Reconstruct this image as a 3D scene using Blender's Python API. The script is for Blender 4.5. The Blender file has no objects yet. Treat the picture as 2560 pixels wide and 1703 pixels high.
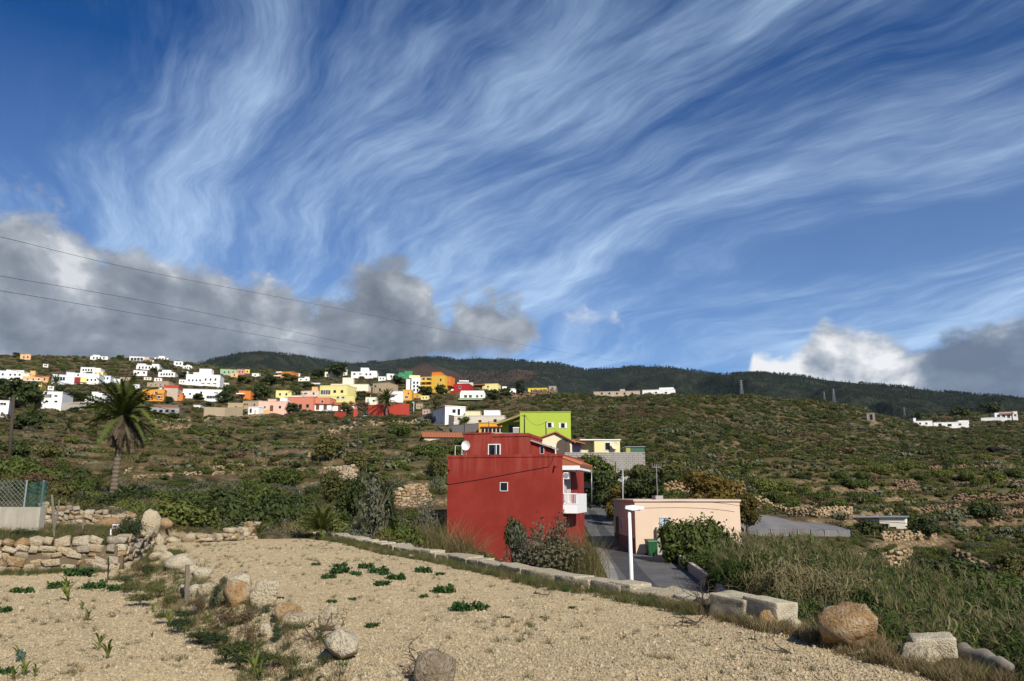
import bpy, math, random
import numpy as np
from mathutils import Vector, Matrix
R = math.radians
rng = np.random.default_rng(7)
random.seed(7)
S = bpy.context.scene
C = S.collection

# ------------------------------------------------------------------ camera
F_PX, CX, CY, HOR = 1900.0, 1280.0, 851.5, 1235.0
PITCH = math.atan((HOR - CY) / F_PX)
cam_d = bpy.data.cameras.new('camera')
cam_d.sensor_width = 36.0; cam_d.sensor_fit = 'HORIZONTAL'
cam_d.lens = F_PX / 2560.0 * 36.0
cam_d.clip_start = 0.1; cam_d.clip_end = 30000
cam = bpy.data.objects.new('camera', cam_d); C.objects.link(cam)
cam.rotation_euler = (math.pi / 2 + PITCH, 0, 0)
S.camera = cam

# ------------------------------------------------------------------ node helper
class V:
    """a node socket with arithmetic"""
    def __init__(s, nt, sock): s.nt, s.s = nt, sock
    def _m(s, op, *a):
        n = s.nt.nodes.new('ShaderNodeMath'); n.operation = op
        for i, x in enumerate((s,) + a):
            if isinstance(x, V): s.nt.links.new(x.s, n.inputs[i])
            else: n.inputs[i].default_value = x
        return V(s.nt, n.outputs[0])
    def __add__(s, o): return s._m('ADD', o)
    __radd__ = __add__
    def __sub__(s, o): return s._m('SUBTRACT', o)
    def __rsub__(s, o): return (s * -1.0) + o
    def __mul__(s, o): return s._m('MULTIPLY', o)
    __rmul__ = __mul__
    def __truediv__(s, o): return s._m('DIVIDE', o)
    def pw(s, o): return s._m('POWER', o)
    def mx(s, o): return s._m('MAXIMUM', o)
    def mn(s, o): return s._m('MINIMUM', o)
    def sstep(s, a, b):
        n = s.nt.nodes.new('ShaderNodeMapRange'); n.interpolation_type = 'SMOOTHSTEP'
        s.nt.links.new(s.s, n.inputs[0])
        for i, x in ((1, a), (2, b)):
            if isinstance(x, V): s.nt.links.new(x.s, n.inputs[i])
            else: n.inputs[i].default_value = x
        return V(s.nt, n.outputs[0])
    def lin(s, a, b, c=0.0, d=1.0):
        n = s.nt.nodes.new('ShaderNodeMapRange')
        s.nt.links.new(s.s, n.inputs[0])
        for i, x in ((1, a), (2, b), (3, c), (4, d)): n.inputs[i].default_value = x
        return V(s.nt, n.outputs[0])
def setin(nt, sock, x):
    if isinstance(x, V): nt.links.new(x.s, sock)
    elif hasattr(x, 'is_output'): nt.links.new(x, sock)
    elif x is not None:
        if isinstance(x, (tuple, list)) and len(x) == 3 and len(sock.default_value) == 4: x = (*x, 1)
        sock.default_value = x
def mixc(nt, f, a, b, mode='MIX'):
    n = nt.nodes.new('ShaderNodeMix'); n.data_type = 'RGBA'; n.blend_type = mode
    setin(nt, n.inputs[0], f); setin(nt, n.inputs[6], a); setin(nt, n.inputs[7], b)
    return V(nt, n.outputs[2])
def noise(nt, vec, scale, detail=4, rough=.55, dist=0., dims='3D'):
    n = nt.nodes.new('ShaderNodeTexNoise'); n.noise_dimensions = dims
    if vec is not None: setin(nt, n.inputs['Vector'], vec)
    n.inputs['Scale'].default_value = scale; n.inputs['Detail'].default_value = detail
    n.inputs['Roughness'].default_value = rough; n.inputs['Distortion'].default_value = dist
    return V(nt, n.outputs['Fac'])
def comb(nt, x, y, z=0.):
    n = nt.nodes.new('ShaderNodeCombineXYZ')
    for i, k in enumerate((x, y, z)): setin(nt, n.inputs[i], k)
    return V(nt, n.outputs[0])
def sep(nt, v):
    n = nt.nodes.new('ShaderNodeSeparateXYZ'); setin(nt, n.inputs[0], v)
    return [V(nt, o) for o in n.outputs]
def ramp(nt, f, stops, interp='LINEAR'):
    n = nt.nodes.new('ShaderNodeValToRGB'); setin(nt, n.inputs[0], f)
    cr = n.color_ramp; cr.interpolation = interp
    while len(cr.elements) > 1: cr.elements.remove(cr.elements[-1])
    for i, (p, c) in enumerate(stops):
        e = cr.elements[0] if i == 0 else cr.elements.new(p)
        e.position = p; e.color = (*c, 1) if len(c) == 3 else c
    return V(nt, n.outputs[0])

# ------------------------------------------------------------------ sky and sun
SUN_AZ, SUN_EL = R(28), R(36)           # the sun stands behind the camera, to its right
sun_dir = Vector((math.sin(SUN_AZ) * math.cos(SUN_EL), -math.cos(SUN_AZ) * math.cos(SUN_EL), math.sin(SUN_EL)))
sl = bpy.data.lights.new('sun', 'SUN'); sl.energy = 4.6; sl.angle = R(.53); sl.color = (1, .93, .82)
so = bpy.data.objects.new('sun', sl); C.objects.link(so)
so.rotation_euler = sun_dir.to_track_quat('Z', 'Y').to_euler()
so.location = (40, -60, 80)

def px_az(px): return math.atan((px - CX) / F_PX / (math.cos(PITCH) + .2 * math.sin(PITCH)))
def px_el(py):
    return math.atan(math.tan(math.atan((CY - py) / F_PX) + PITCH))

W = bpy.data.worlds.new('World'); S.world = W; W.use_nodes = True
nt = W.node_tree; nt.nodes.clear()
sky = nt.nodes.new('ShaderNodeTexSky'); sky.sky_type = 'NISHITA'; sky.sun_disc = False
sky.sun_elevation = SUN_EL; sky.sun_rotation = math.pi - SUN_AZ
sky.altitude = 1200; sky.air_density = 1.0; sky.dust_density = .3; sky.ozone_density = 2.2
tc = nt.nodes.new('ShaderNodeTexCoord')
dx, dy, dz = sep(nt, tc.outputs['Generated'])
az = dx._m('ARCTAN2', dy)                        # 0 straight ahead, + to the right
el = dz._m('ARCSINE')
SKYC = mixc(nt, 1.0, V(nt, sky.outputs[0]), (.050, .335, .68, 1), 'MULTIPLY')
# cirrus: streaks on a plane high above, running towards azimuth -25 deg
zz = (dz.mx(0.0) + .09)
u0, v0 = dx / zz, dy / zz
ca, sa = math.cos(R(-27)), math.sin(R(-27))
al = u0 * sa + v0 * ca                           # along the streaks
ac = u0 * ca - v0 * sa                           # across them
w1 = noise(nt, comb(nt, u0 * .35, v0 * .35, 32.5), 1.0, 2, .5)
w2 = noise(nt, comb(nt, u0 * .9, v0 * .9, 22.5), 1.0, 3, .55)
wx = (w1 - .5) * 1.7 + (w2 - .5) * .5
acw = ac + wx
feath = noise(nt, comb(nt, acw * 1.15, al * .34 + w2 * .35, 46.2), 1.0, 6, .62)
fine = noise(nt, comb(nt, acw * 3.6 + w2 * .5, al * .62, 68.6), 1.2, 7, .70)
big = noise(nt, comb(nt, u0 * .36 + 4.7, v0 * .36 + 1.3, 49.2), 1.0, 3, .5)
band = feath
cir = (feath * .95 + fine * .42 + big * .45).sstep(.78, 1.22)
cir = cir * (fine * .9 + .45).mn(1.)
veil = el.lin(.0, .52, .80, .0).mx(0.)           # thin milky veil low down
cirf = (cir * .78 + veil * (band * .7 + .35) * .80).mx(0.).mn(.88)
cirf = cirf * el.sstep(-.02, .06)
col = mixc(nt, cirf, SKYC, (4.9, 6.5, 8.4, 1))
# cumulus: a bank whose top height follows a curve over the azimuth
def az_curve(pts, lo=-1.6, hi=1.6, vlo=-.2, vhi=.6):
    n = nt.nodes.new('ShaderNodeFloatCurve')
    setin(nt, n.inputs['Value'], az.lin(lo, hi)); cv = n.mapping.curves[0]
    P_ = [((px_az(x) - lo) / (hi - lo), (px_el(y) - vlo) / (vhi - vlo)) for x, y in pts]
    P_ = [(0., P_[0][1])] + P_ + [(1., P_[-1][1])]
    while len(cv.points) < len(P_): cv.points.new(.5, .5)
    for p, q in zip(cv.points, P_): p.location = q; p.handle_type = 'VECTOR'
    n.mapping.update()
    return V(nt, n.outputs[0]) * (vhi - vlo) + vlo
n1 = noise(nt, comb(nt, az * 1.0, el * 1.25, 0.), 7.5, 7, .55, .2)
n2 = noise(nt, comb(nt, az * 1.0 + .31, el * 1.3, 4.), 26.0, 4, .58, .1)
def bank(top, base, soft, amp, seedn):
    ed = (top - el) + (seedn - .5) * amp
    m = ed.sstep(0.0, soft)
    if base is not None: m = m * ((el - base) + (n2 - .5) * .05).sstep(-.004, .022)
    return m, ed
topL = az_curve([(-900, 690), (-300, 650), (0, 632), (200, 640), (340, 668), (470, 695), (620, 690), (760, 720),
                 (860, 695), (930, 640), (985, 640), (1050, 690), (1088, 750), (1098, 1010), (1106, 760), (1150, 705), (1240, 700),
                 (1320, 740), (1360, 800), (1385, 1000), (1400, 1000)])
baseL = az_curve([(-900, 1300), (985, 1300), (1050, 920), (1090, 905), (1150, 908), (1300, 900), (1360, 870), (1400, 840)])
mL, eL = bank(topL, baseL, .034, .24, n1 * .72 + n2 * .28)
topR = az_curve([(1840, 1300), (1868, 1010), (1900, 895), (1960, 900), (2030, 870), (2085, 815), (2150, 838), (2230, 850), (2290, 895),
                 (2340, 905), (2420, 870), (2560, 862), (2700, 840), (3100, 900)])
mR, eR = bank(topR, None, .02, .085, n1 * .45 + n2 * .55)
frag_t = az_curve([(1380, 1300), (1400, 800), (1430, 760), (1500, 770), (1540, 762), (1590, 820), (1610, 1300)])
frag_b = az_curve([(1400, 800), (1500, 815), (1600, 830)])
mF, eF = bank(frag_t, frag_b, .03, .09, n2)
# cloud shade: bright towards the sun-lit rims, grey in the depth and at the base
n0 = noise(nt, comb(nt, az, el * 1.6, 7.), 4.2, 3, .5)
offs = noise(nt, comb(nt, az * 1.0 + .018, el * 1.25 + .022, 0.), 7.5, 7, .55, .2)
lit = ((n1 - offs) * 2.6 + .70 + eL * -2.1 + (n2 - .5) * .12 + (n0 - .5) * 1.3).mx(0.).mn(1.)
colL = ramp(nt, lit, [(0., (.10, .116, .142)), (.25, (.15, .172, .203)), (.55, (.225, .25, .285)), (.8, (.36, .385, .42)), (1., (.60, .61, .63))])
litR = ((n1 - offs) * 3.0 + 1.0 - eR * 3.2 + (n2 - .5) * .45 - az.sstep(px_az(2235), px_az(2380)) * .75).mx(0.).mn(1.)
colR = ramp(nt, litR, [(0., (.12, .15, .205)), (.35, (.17, .21, .27)), (.65, (.38, .41, .45)), (1., (.78, .78, .78))])
SK = 9.5
def sc(v, k):
    return mixc(nt, 1.0, v, (k, k, k, 1), 'MULTIPLY')
col = mixc(nt, mF * .7, col, sc(ramp(nt, eF.sstep(0., .05), [(0., (.75, .76, .78)), (1., (.42, .46, .52))]), SK))
col = mixc(nt, mR * .96, col, sc(colR, SK))
col = mixc(nt, mL * .97, col, sc(colL, SK))
bg = nt.nodes.new('ShaderNodeBackground'); bg.inputs[1].default_value = .1
nt.links.new(col.s, bg.inputs[0])
W.cycles.sampling_method = 'MANUAL'; W.cycles.sample_map_resolution = 512
wo = nt.nodes.new('ShaderNodeOutputWorld'); nt.links.new(bg.outputs[0], wo.inputs[0])

S.view_settings.view_transform = 'Standard'; S.view_settings.look = 'None'
S.view_settings.exposure = 0.35; S.view_settings.gamma = 1.0
S.cycles.use_denoising = True
S.cycles.max_bounces = 5; S.cycles.diffuse_bounces = 3; S.cycles.transmission_bounces = 3; S.cycles.transparent_max_bounces = 6

# ------------------------------------------------------------------ pixels to rays
cp, sp = math.cos(PITCH), math.sin(PITCH)
def ray(px, py):
    a, b = (px - CX) / F_PX, (CY - py) / F_PX
    return np.array([a, cp - b * sp, sp + b * cp])
def P(px, py, D):
    d = ray(px, py); return Vector(d * (D / d[1]))
def RZ(px, py, z):
    d = ray(px, py); return Vector(d * (z / d[2]))
def pxw(w, D): return w / F_PX * D * 1.02      # pixels to metres at a distance
def to_px(p):
    x, y, z = p; f = y * cp + z * sp; up = -y * sp + z * cp
    return CX + F_PX * x / f, CY - F_PX * up / f

# ------------------------------------------------------------------ object helpers
def tag(o, label=None, cat=None, group=None, kind=None):
    for k, v in (('label', label), ('category', cat), ('group', group), ('kind', kind)):
        if v: o[k] = v
    return o
def mesh_np(name, verts, faces, mats=(), smooth=False, midx=None):
    """faces: (n,4) or (n,3) int array, or a list of index lists"""
    me = bpy.data.meshes.new(name)
    if isinstance(faces, np.ndarray):
        v = np.asarray(verts, np.float32); n, k = faces.shape
        me.vertices.add(len(v)); me.vertices.foreach_set('co', v.ravel())
        me.loops.add(n * k); me.loops.foreach_set('vertex_index', faces.astype(np.int32).ravel())
        me.polygons.add(n); me.polygons.foreach_set('loop_start', np.arange(0, n * k, k, dtype=np.int32))
        me.polygons.foreach_set('loop_total', np.full(n, k, np.int32))
        me.update(calc_edges=True)
    else:
        me.from_pydata([tuple(v) for v in verts], [], faces); me.update()
    for m in mats: me.materials.append(m)
    if midx is not None: me.polygons.foreach_set('material_index', np.asarray(midx, np.int32))
    if smooth: me.polygons.foreach_set('use_smooth', np.ones(len(me.polygons), bool))
    return me
def link(name, me, parent=None, loc=None, rot=None, scale=None):
    o = bpy.data.objects.new(name, me); C.objects.link(o)
    if parent is not None: o.parent = parent
    if loc is not None: o.location = loc
    if rot is not None: o.rotation_euler = rot
    if scale is not None: o.scale = scale
    return o
def empty(name, loc=(0, 0, 0), rz=0., label=None, cat=None, group=None):
    o = bpy.data.objects.new(name, None); C.objects.link(o)
    o.location = loc; o.rotation_euler = (0, 0, rz); o.empty_display_size = .3
    return tag(o, label, cat, group)

class MB:
    def __init__(s): s.v, s.f, s.m = [], [], []
    def quad(s, *p, m=0):
        i = len(s.v); s.v += [tuple(q) for q in p]; s.f.append(list(range(i, i + len(p)))); s.m.append(m); return s
    def box(s, x0, x1, y0, y1, z0, z1, m=0, mat=None):
        c = [Vector((x, y, z)) for z in (z0, z1) for y in (y0, y1) for x in (x0, x1)]
        if mat is not None: c = [mat @ p for p in c]
        i = len(s.v); s.v += [tuple(p) for p in c]
        for f in ((0, 2, 3, 1), (4, 5, 7, 6), (0, 1, 5, 4), (1, 3, 7, 5), (3, 2, 6, 7), (2, 0, 4, 6)):
            s.f.append([i + k for k in f]); s.m.append(m)
        return s
    def prism(s, poly, a0, a1, axis='y', m=0):
        """poly of 2-D points extruded; axis y: poly is (x,z); axis x: (y,z); axis z: (x,y)"""
        mk = {'y': lambda p, a: (p[0], a, p[1]), 'x': lambda p, a: (a, p[0], p[1]), 'z': lambda p, a: (p[0], p[1], a)}[axis]
        i, n = len(s.v), len(poly)
        s.v += [mk(p, a0) for p in poly] + [mk(p, a1) for p in poly]
        s.f += [list(range(i, i + n)), list(range(i + 2 * n - 1, i + n - 1, -1))]; s.m += [m, m]
        for k in range(n):
            j = (k + 1) % n; s.f.append([i + k, i + n + k, i + n + j, i + j]); s.m.append(m)
        return s
    def tube(s, path, rad, n=8, m=0, cap=True):
        path = [Vector(p) for p in path]
        if not hasattr(rad, '__len__'): rad = [rad] * len(path)
        i0 = len(s.v)
        for k, p in enumerate(path):
            t = (path[min(k + 1, len(path) - 1)] - path[max(k - 1, 0)]).normalized()
            a = t.orthogonal() if abs(t.z) > .9 else t.cross(Vector((0, 0, 1)))
            a.normalize(); b = t.cross(a)
            for j in range(n):
                w = 2 * math.pi * j / n
                s.v.append(tuple(p + (a * math.cos(w) + b * math.sin(w)) * rad[k]))
        for k in range(len(path) - 1):
            for j in range(n):
                q = (j + 1) % n; a, b = i0 + k * n, i0 + (k + 1) * n
                s.f.append([a + j, a + q, b + q, b + j]); s.m.append(m)
        if cap:
            s.f.append([i0 + j for j in range(n)][::-1]); s.m.append(m)
            e = i0 + (len(path) - 1) * n; s.f.append([e + j for j in range(n)]); s.m.append(m)
        return s
    def mesh(s, name, mats, smooth=False):
        return mesh_np(name, s.v, s.f, mats if isinstance(mats, (list, tuple)) else [mats], smooth, s.m)
    def build(s, name, mats, parent=None, smooth=False, **k):
        return link(name, s.mesh(name, mats, smooth), parent, **k)

# ------------------------------------------------------------------ materials
MATS = {}
def newmat(name):
    m = bpy.data.materials.new(name); m.use_nodes = True; nt = m.node_tree
    b = nt.nodes['Principled BSDF']; b.inputs['Specular IOR Level'].default_value = .25
    return m, nt, b
def objc(nt):
    return nt.nodes.new('ShaderNodeTexCoord').outputs['Object']
def posc(nt):
    return nt.nodes.new('ShaderNodeNewGeometry').outputs['Position']
def bumpn(nt, b, h, strength=.3, dist=.05):
    n = nt.nodes.new('ShaderNodeBump'); n.inputs['Strength'].default_value = strength; n.inputs['Distance'].default_value = dist
    setin(nt, n.inputs['Height'], h); nt.links.new(n.outputs[0], b.inputs['Normal'])
def orand(nt): return V(nt, nt.nodes.new('ShaderNodeObjectInfo').outputs['Random'])
def plaster(name, c, stain=.35, scale=1.0, rough=.9):
    """painted render with streaks, patches and fine relief"""
    if name in MATS: return MATS[name]
    m, nt, b = newmat(name); p = posc(nt); x, y, z = sep(nt, p)
    n1 = noise(nt, p, .9 * scale, 5, .6); n2 = noise(nt, comb(nt, x * 3. * scale, y * 3. * scale, z * .25 * scale), 1., 4, .6)
    n3 = noise(nt, p, 14 * scale, 3, .6)
    f = (n1 * .5 + n2 * .5).sstep(.36, .72) * stain
    dark = tuple(k * .62 + .01 for k in c); pale = tuple(min(k * 1.12 + .02, .85) for k in c)
    cc = mixc(nt, f, c, dark); cc = mixc(nt, (n3 * n1).sstep(.3, .42) * stain * .8, cc, pale)
    setin(nt, b.inputs['Base Color'], cc); b.inputs['Roughness'].default_value = rough
    bumpn(nt, b, n3 + n1, .25, .03)
    MATS[name] = m; return m
def plain(name, c, rough=.6, metal=0., var=.12, scale=6.):
    if name in MATS: return MATS[name]
    m, nt, b = newmat(name); p = objc(nt)
    n = noise(nt, p, scale, 4, .6)
    setin(nt, b.inputs['Base Color'], mixc(nt, n, tuple(k * (1 - var) for k in c), tuple(min(1, k * (1 + var)) for k in c)))
    b.inputs['Roughness'].default_value = rough; b.inputs['Metallic'].default_value = metal
    MATS[name] = m; return m
def glass_dark():
    if 'glass' in MATS: return MATS['glass']
    m, nt, b = newmat('window_glass'); b.inputs['Base Color'].default_value = (.012, .015, .02, 1)
    b.inputs['Roughness'].default_value = .08; b.inputs['Specular IOR Level'].default_value = .5
    bumpn(nt, b, noise(nt, objc(nt), 2., 2), .05, .02)
    MATS['glass'] = m; return m
def leafmat(name, a, b_, trans=.22, rough=.65, vary=.35):
    """leaf colour between a and b_, by instance and by place; some light passes through"""
    if name in MATS: return MATS[name]
    m, nt, b = newmat(name); p = posc(nt)
    n = noise(nt, p, .55, 3, .6); n2 = noise(nt, p, 9., 2, .5)
    f = (orand(nt) * .5 + n * .4 + n2 * .35 - .12).mx(0.).mn(1.)
    col = mixc(nt, f, a, b_)
    setin(nt, b.inputs['Base Color'], col); b.inputs['Roughness'].default_value = rough
    b.inputs['Specular IOR Level'].default_value = .2
    tr = nt.nodes.new('ShaderNodeBsdfTranslucent'); nt.links.new(col.s, tr.inputs[0])
    mx = nt.nodes.new('ShaderNodeMixShader'); mx.inputs[0].default_value = trans
    nt.links.new(b.outputs[0], mx.inputs[1]); nt.links.new(tr.outputs[0], mx.inputs[2])
    nt.links.new(mx.outputs[0], nt.nodes['Material Output'].inputs[0])
    MATS[name] = m; return m
def stonemat(name, stops, scale=3.):
    if name in MATS: return MATS[name]
    m, nt, b = newmat(name); p = objc(nt); w = posc(nt)
    base = ramp(nt, orand(nt), stops)
    n1 = noise(nt, w, 2.2 * scale, 5, .65); n2 = noise(nt, w, 11 * scale, 4, .65)
    c = mixc(nt, n1.sstep(.42, .68) * .6, base, (.55, .47, .34))
    c = mixc(nt, n2.sstep(.50, .68) * .7, c, (.12, .085, .05))
    setin(nt, b.inputs['Base Color'], c); b.inputs['Roughness'].default_value = .95
    bumpn(nt, b, n2 * .9 + n1, 1., .07)
    MATS[name] = m; return m
STONE = stonemat('field_stone', [(0., (.52, .43, .29)), (.3, (.44, .33, .19)), (.5, (.35, .21, .085)), (.68, (.50, .42, .30)), (.85, (.30, .26, .20)), (1., (.57, .50, .37))])
CREAM = stonemat('cream_tuff', [(0., (.55, .47, .32)), (.5, (.48, .40, .26)), (1., (.60, .53, .39))])
OCHRE = stonemat('ochre_rock', [(0., (.34, .20, .085)), (1., (.40, .25, .11))])
GREYR = stonemat('grey_brown_rock', [(0., (.20, .165, .115)), (1., (.27, .21, .14))])
BARK = plain('grey_wood', (.16, .135, .105), .95, var=.4, scale=12)
DARKW = plain('dark_pole_wood', (.055, .042, .033), .9, var=.3)
CABLE = plain('black_cable', (.012, .012, .013), .6)
WHITE = plain('white_paint', (.78, .78, .77), .5, var=.04)
SHUT = plain('grey_blue_shutter', (.36, .44, .52), .6, var=.06)
BROWN = plain('brown_door_wood', (.12, .06, .03), .6, var=.2)
METAL = plain('galvanised_metal', (.42, .43, .44), .45, .6, var=.1)
GLASS = glass_dark()
def tilemat():
    m, nt, b = newmat('clay_tile'); r = orand(nt)
    n = noise(nt, posc(nt), 5., 4, .6)
    c = mixc(nt, n, (.30, .085, .035), (.42, .17, .09)); c = mixc(nt, n.sstep(.55, .75) * .5, c, (.16, .09, .06))
    setin(nt, b.inputs['Base Color'], c); b.inputs['Roughness'].default_value = .9
    MATS['tile'] = m; return m
TILE = tilemat()

# ------------------------------------------------------------------ terrain: profile lines (distance, image row) for columns of the picture
H0 = -1.65                                           # the gravel field lies 1.65 m below the eye
cols = {
 -1100: [(20, 1330), (40, 1235), (60, 1180), (90, 1110), (130, 1060), (190, 1010), (260, 965), (340, 925), (430, 895), (520, 880)],
 -300: [(20, 1350), (40, 1240), (50, 1200), (80, 1130), (120, 1075), (160, 1040), (230, 1000), (300, 960), (380, 920), (440, 900), (520, 885)],
 0: [(20, 1358), (40, 1242), (50, 1205), (80, 1135), (120, 1075), (160, 1042), (230, 1000), (300, 960), (380, 920), (440, 902), (520, 889)],
 300: [(20, 1362), (30, 1302), (40, 1270), (50, 1245), (62, 1215), (80, 1178), (105, 1130), (140, 1080), (180, 1040), (235, 1000), (300, 960), (380, 920), (450, 902), (500, 897)],
 600: [(20, 1400), (27, 1352), (34, 1325), (42, 1295), (50, 1272), (62, 1242), (78, 1205), (98, 1168), (128, 1122), (162, 1080), (205, 1042), (245, 1015), (300, 980), (370, 952), (450, 932), (520, 924)],
 900: [(24, 1420), (34, 1360), (42, 1315), (50, 1285), (62, 1245), (78, 1200), (98, 1155), (128, 1112), (165, 1075), (200, 1050), (228, 1030), (262, 1005), (310, 978), (370, 957), (430, 945), (480, 940)],
 1120: [(26, 1490), (35, 1430), (42, 1395), (50, 1352), (58, 1305), (68, 1255), (80, 1205), (98, 1153), (120, 1112), (150, 1084), (185, 1060), (225, 1030), (275, 1003), (330, 978), (380, 965), (430, 960)],
 1300: [(28, 1510), (38, 1460), (46, 1430), (56, 1395), (66, 1330), (78, 1270), (92, 1215), (107, 1168), (126, 1120), (146, 1090), (170, 1062), (205, 1033), (250, 1003), (290, 988), (335, 980)],
 1500: [(30, 1500), (40, 1440), (55, 1388), (65, 1350), (80, 1300), (100, 1258), (112, 1218), (122, 1185), (135, 1150), (150, 1117), (170, 1082), (195, 1052), (225, 1022), (260, 1000), (290, 989)],
 1700: [(30, 1515), (40, 1452), (56, 1386), (70, 1320), (84, 1250), (95, 1205), (110, 1168), (130, 1130), (155, 1090), (185, 1052), (215, 1022), (245, 1000), (275, 989)],
 1900: [(30, 1545), (40, 1470), (50, 1420), (60, 1378), (70, 1345), (80, 1312), (92, 1278), (106, 1245), (125, 1202), (150, 1152), (175, 1108), (205, 1062), (240, 1020), (275, 992), (295, 984)],
 2100: [(30, 1580), (40, 1500), (52, 1430), (62, 1380), (72, 1345), (82, 1312), (95, 1280), (112, 1240), (130, 1202), (150, 1162), (180, 1112), (210, 1072), (245, 1042), (280, 1022), (310, 1011)],
 2350: [(30, 1600), (42, 1515), (52, 1455), (62, 1408), (72, 1372), (85, 1333), (100, 1292), (118, 1250), (140, 1202), (170, 1152), (200, 1118), (240, 1092), (295, 1075), (360, 1062), (440, 1045), (520, 1036)],
 2560: [(30, 1620), (42, 1540), (52, 1480), (60, 1440), (70, 1398), (84, 1348), (98, 1305), (115, 1258), (138, 1205), (170, 1152), (215, 1112), (290, 1085), (370, 1065), (450, 1046), (560, 1032)],
 2900: [(30, 1640), (42, 1560), (60, 1450), (84, 1360), (115, 1265), (150, 1190), (215, 1115), (300, 1070), (400, 1045), (560, 1015)],
 3700: [(30, 1660), (60, 1450), (115, 1270), (215, 1130), (300, 1080), (400, 1055), (560, 1035)],
}
UMAX, NU, NV = 1.25, 420, 420
LD0, LD1 = math.log(3.2), math.log(2600.)
gu = np.linspace(-UMAX, UMAX, NU); gl = np.linspace(LD0, LD1, NV)
ck, cz = [], []
for px in sorted(cols):
    d0 = ray(px, HOR); ck.append(d0[0] / d0[1])
    D = np.array([r[0] for r in cols[px]], float)
    z = np.array([P(px, r[1], r[0]).z for r in cols[px]])
    # beyond the crest the land falls away gently
    D = np.concatenate([D, [D[-1] * 1.35, D[-1] * 2.0, 2600]]); zr = z[-1]
    z = np.concatenate([z, [zr - 5, zr - 22, zr - 40]])
    D = np.concatenate([[3.2], D]); z = np.concatenate([[z[0]], z])
    cz.append(np.interp(gl, np.log(D), z))
ck = np.array(ck); cz = np.array(cz)
# across the columns: smooth cubic through the columns
def across(u):
    i = np.clip(np.searchsorted(ck, u) - 1, 0, len(ck) - 2)
    t = np.clip((u - ck[i]) / (ck[i + 1] - ck[i]), 0, 1); t = t * .5 + (3 * t * t - 2 * t ** 3) * .5
    return cz[i] * (1 - t)[:, None] + cz[i + 1] * t[:, None]
TG = across(gu)
def blur(A, k, ax):
    w = np.exp(-np.linspace(-2, 2, 2 * k + 1) ** 2); w /= w.sum()
    B = np.pad(A, [(k, k) if a == ax else (0, 0) for a in (0, 1)], mode='edge')
    return sum(w[j] * np.take(B, range(j, j + A.shape[ax]), axis=ax) for j in range(2 * k + 1))
TG = blur(blur(TG, 5, 0), 4, 1)
def _h(ix, iy, s): 
    v = np.sin(ix * 127.1 + iy * 311.7 + s * 74.7) * 43758.5453
    return v - np.floor(v)
def vnoise(x, y, s=0.):
    ix, iy = np.floor(x), np.floor(y); fx, fy = x - ix, y - iy
    fx = fx * fx * (3 - 2 * fx); fy = fy * fy * (3 - 2 * fy)
    a, b, c, d = _h(ix, iy, s), _h(ix + 1, iy, s), _h(ix, iy + 1, s), _h(ix + 1, iy + 1, s)
    return a + (b - a) * fx + (c - a) * fy + (a - b - c + d) * fx * fy - .5
def fbm(x, y, s=0., o=4):
    r, a = 0., 1.
    for k in range(o): r = r + a * vnoise(x * 2 ** k, y * 2 ** k, s + k * 7.3); a *= .5
    return r
def T0(x, y):
    x = np.asarray(x, float); y = np.maximum(np.asarray(y, float), 3.2)
    fu = np.clip((x / y + UMAX) / (2 * UMAX) * (NU - 1), 0, NU - 1.001)
    fl = np.clip((np.log(y) - LD0) / (LD1 - LD0) * (NV - 1), 0, NV - 1.001)
    i, j = fu.astype(int), fl.astype(int); a, b = fu - i, fl - j
    z = (TG[i, j] * (1 - a) + TG[i + 1, j] * a) * (1 - b) + (TG[i, j + 1] * (1 - a) + TG[i + 1, j + 1] * a) * b
    k = np.clip((y - 26) / 40, 0, 1)
    # old terraces: treads and risers on the village slope and on the sunny side
    u = x / y
    tm = np.clip((y - 52) / 20, 0, 1) * np.clip((235 - y) / 60, 0, 1) * np.maximum(np.clip((.02 - u) / .08, 0, 1), np.clip((u - .27) / .06, 0, 1) * np.clip((165 - y) / 30, 0, 1))
    q = z / 1.5 + fbm(x * .016, y * .016, 17, 3) * 1.3; fq = q - np.floor(q); st = np.clip((fq - .74) / .26, 0, 1); st = np.floor(q) + st * st * (3 - 2 * st)
    z = z + tm * .8 * (st - q + .42) * 1.5
    return z + k * (1 - .5 * tm) * (fbm(x * .06, y * .06, 3, 4) * 1.1 + fbm(x * .35, y * .35, 5, 2) * .35) * np.clip(y / 120, .4, 1.6)

# field outline on its plane
FIELD_PX = [(0, 1432), (120, 1428), (290, 1424), (355, 1392), (372, 1362), (430, 1344), (560, 1351), (700, 1346), (785, 1338),
            (900, 1357), (1000, 1380), (1160, 1408), (1300, 1440), (1420, 1463), (1540, 1482), (1700, 1507), (1830, 1530),
            (1960, 1562), (2100, 1598), (2230, 1630), (2400, 1668), (2560, 1712)]
FIELD = [RZ(x, y, (H0 - .22, H0 - .22, H0 - .22, H0 - .12)[k] if k < 4 else H0) for k, (x, y) in enumerate(FIELD_PX)]
FIELD = [(p.x, p.y) for p in FIELD]
a0, b0 = FIELD[0], FIELD[1]
poly = np.array([(-30, a0[1] - 1.5)] + FIELD + [(9, 3.5), (12, -2), (14, -12), (-30, -12)])
def inside(x, y, poly):
    r = np.zeros(np.shape(x), bool); n = len(poly)
    for k in range(n):
        (x1, y1), (x2, y2) = poly[k], poly[(k + 1) % n]
        if y1 == y2: continue
        r ^= ((y1 > y) != (y2 > y)) & (x < (x2 - x1) * (y - y1) / (y2 - y1) + x1)
    return r
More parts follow.
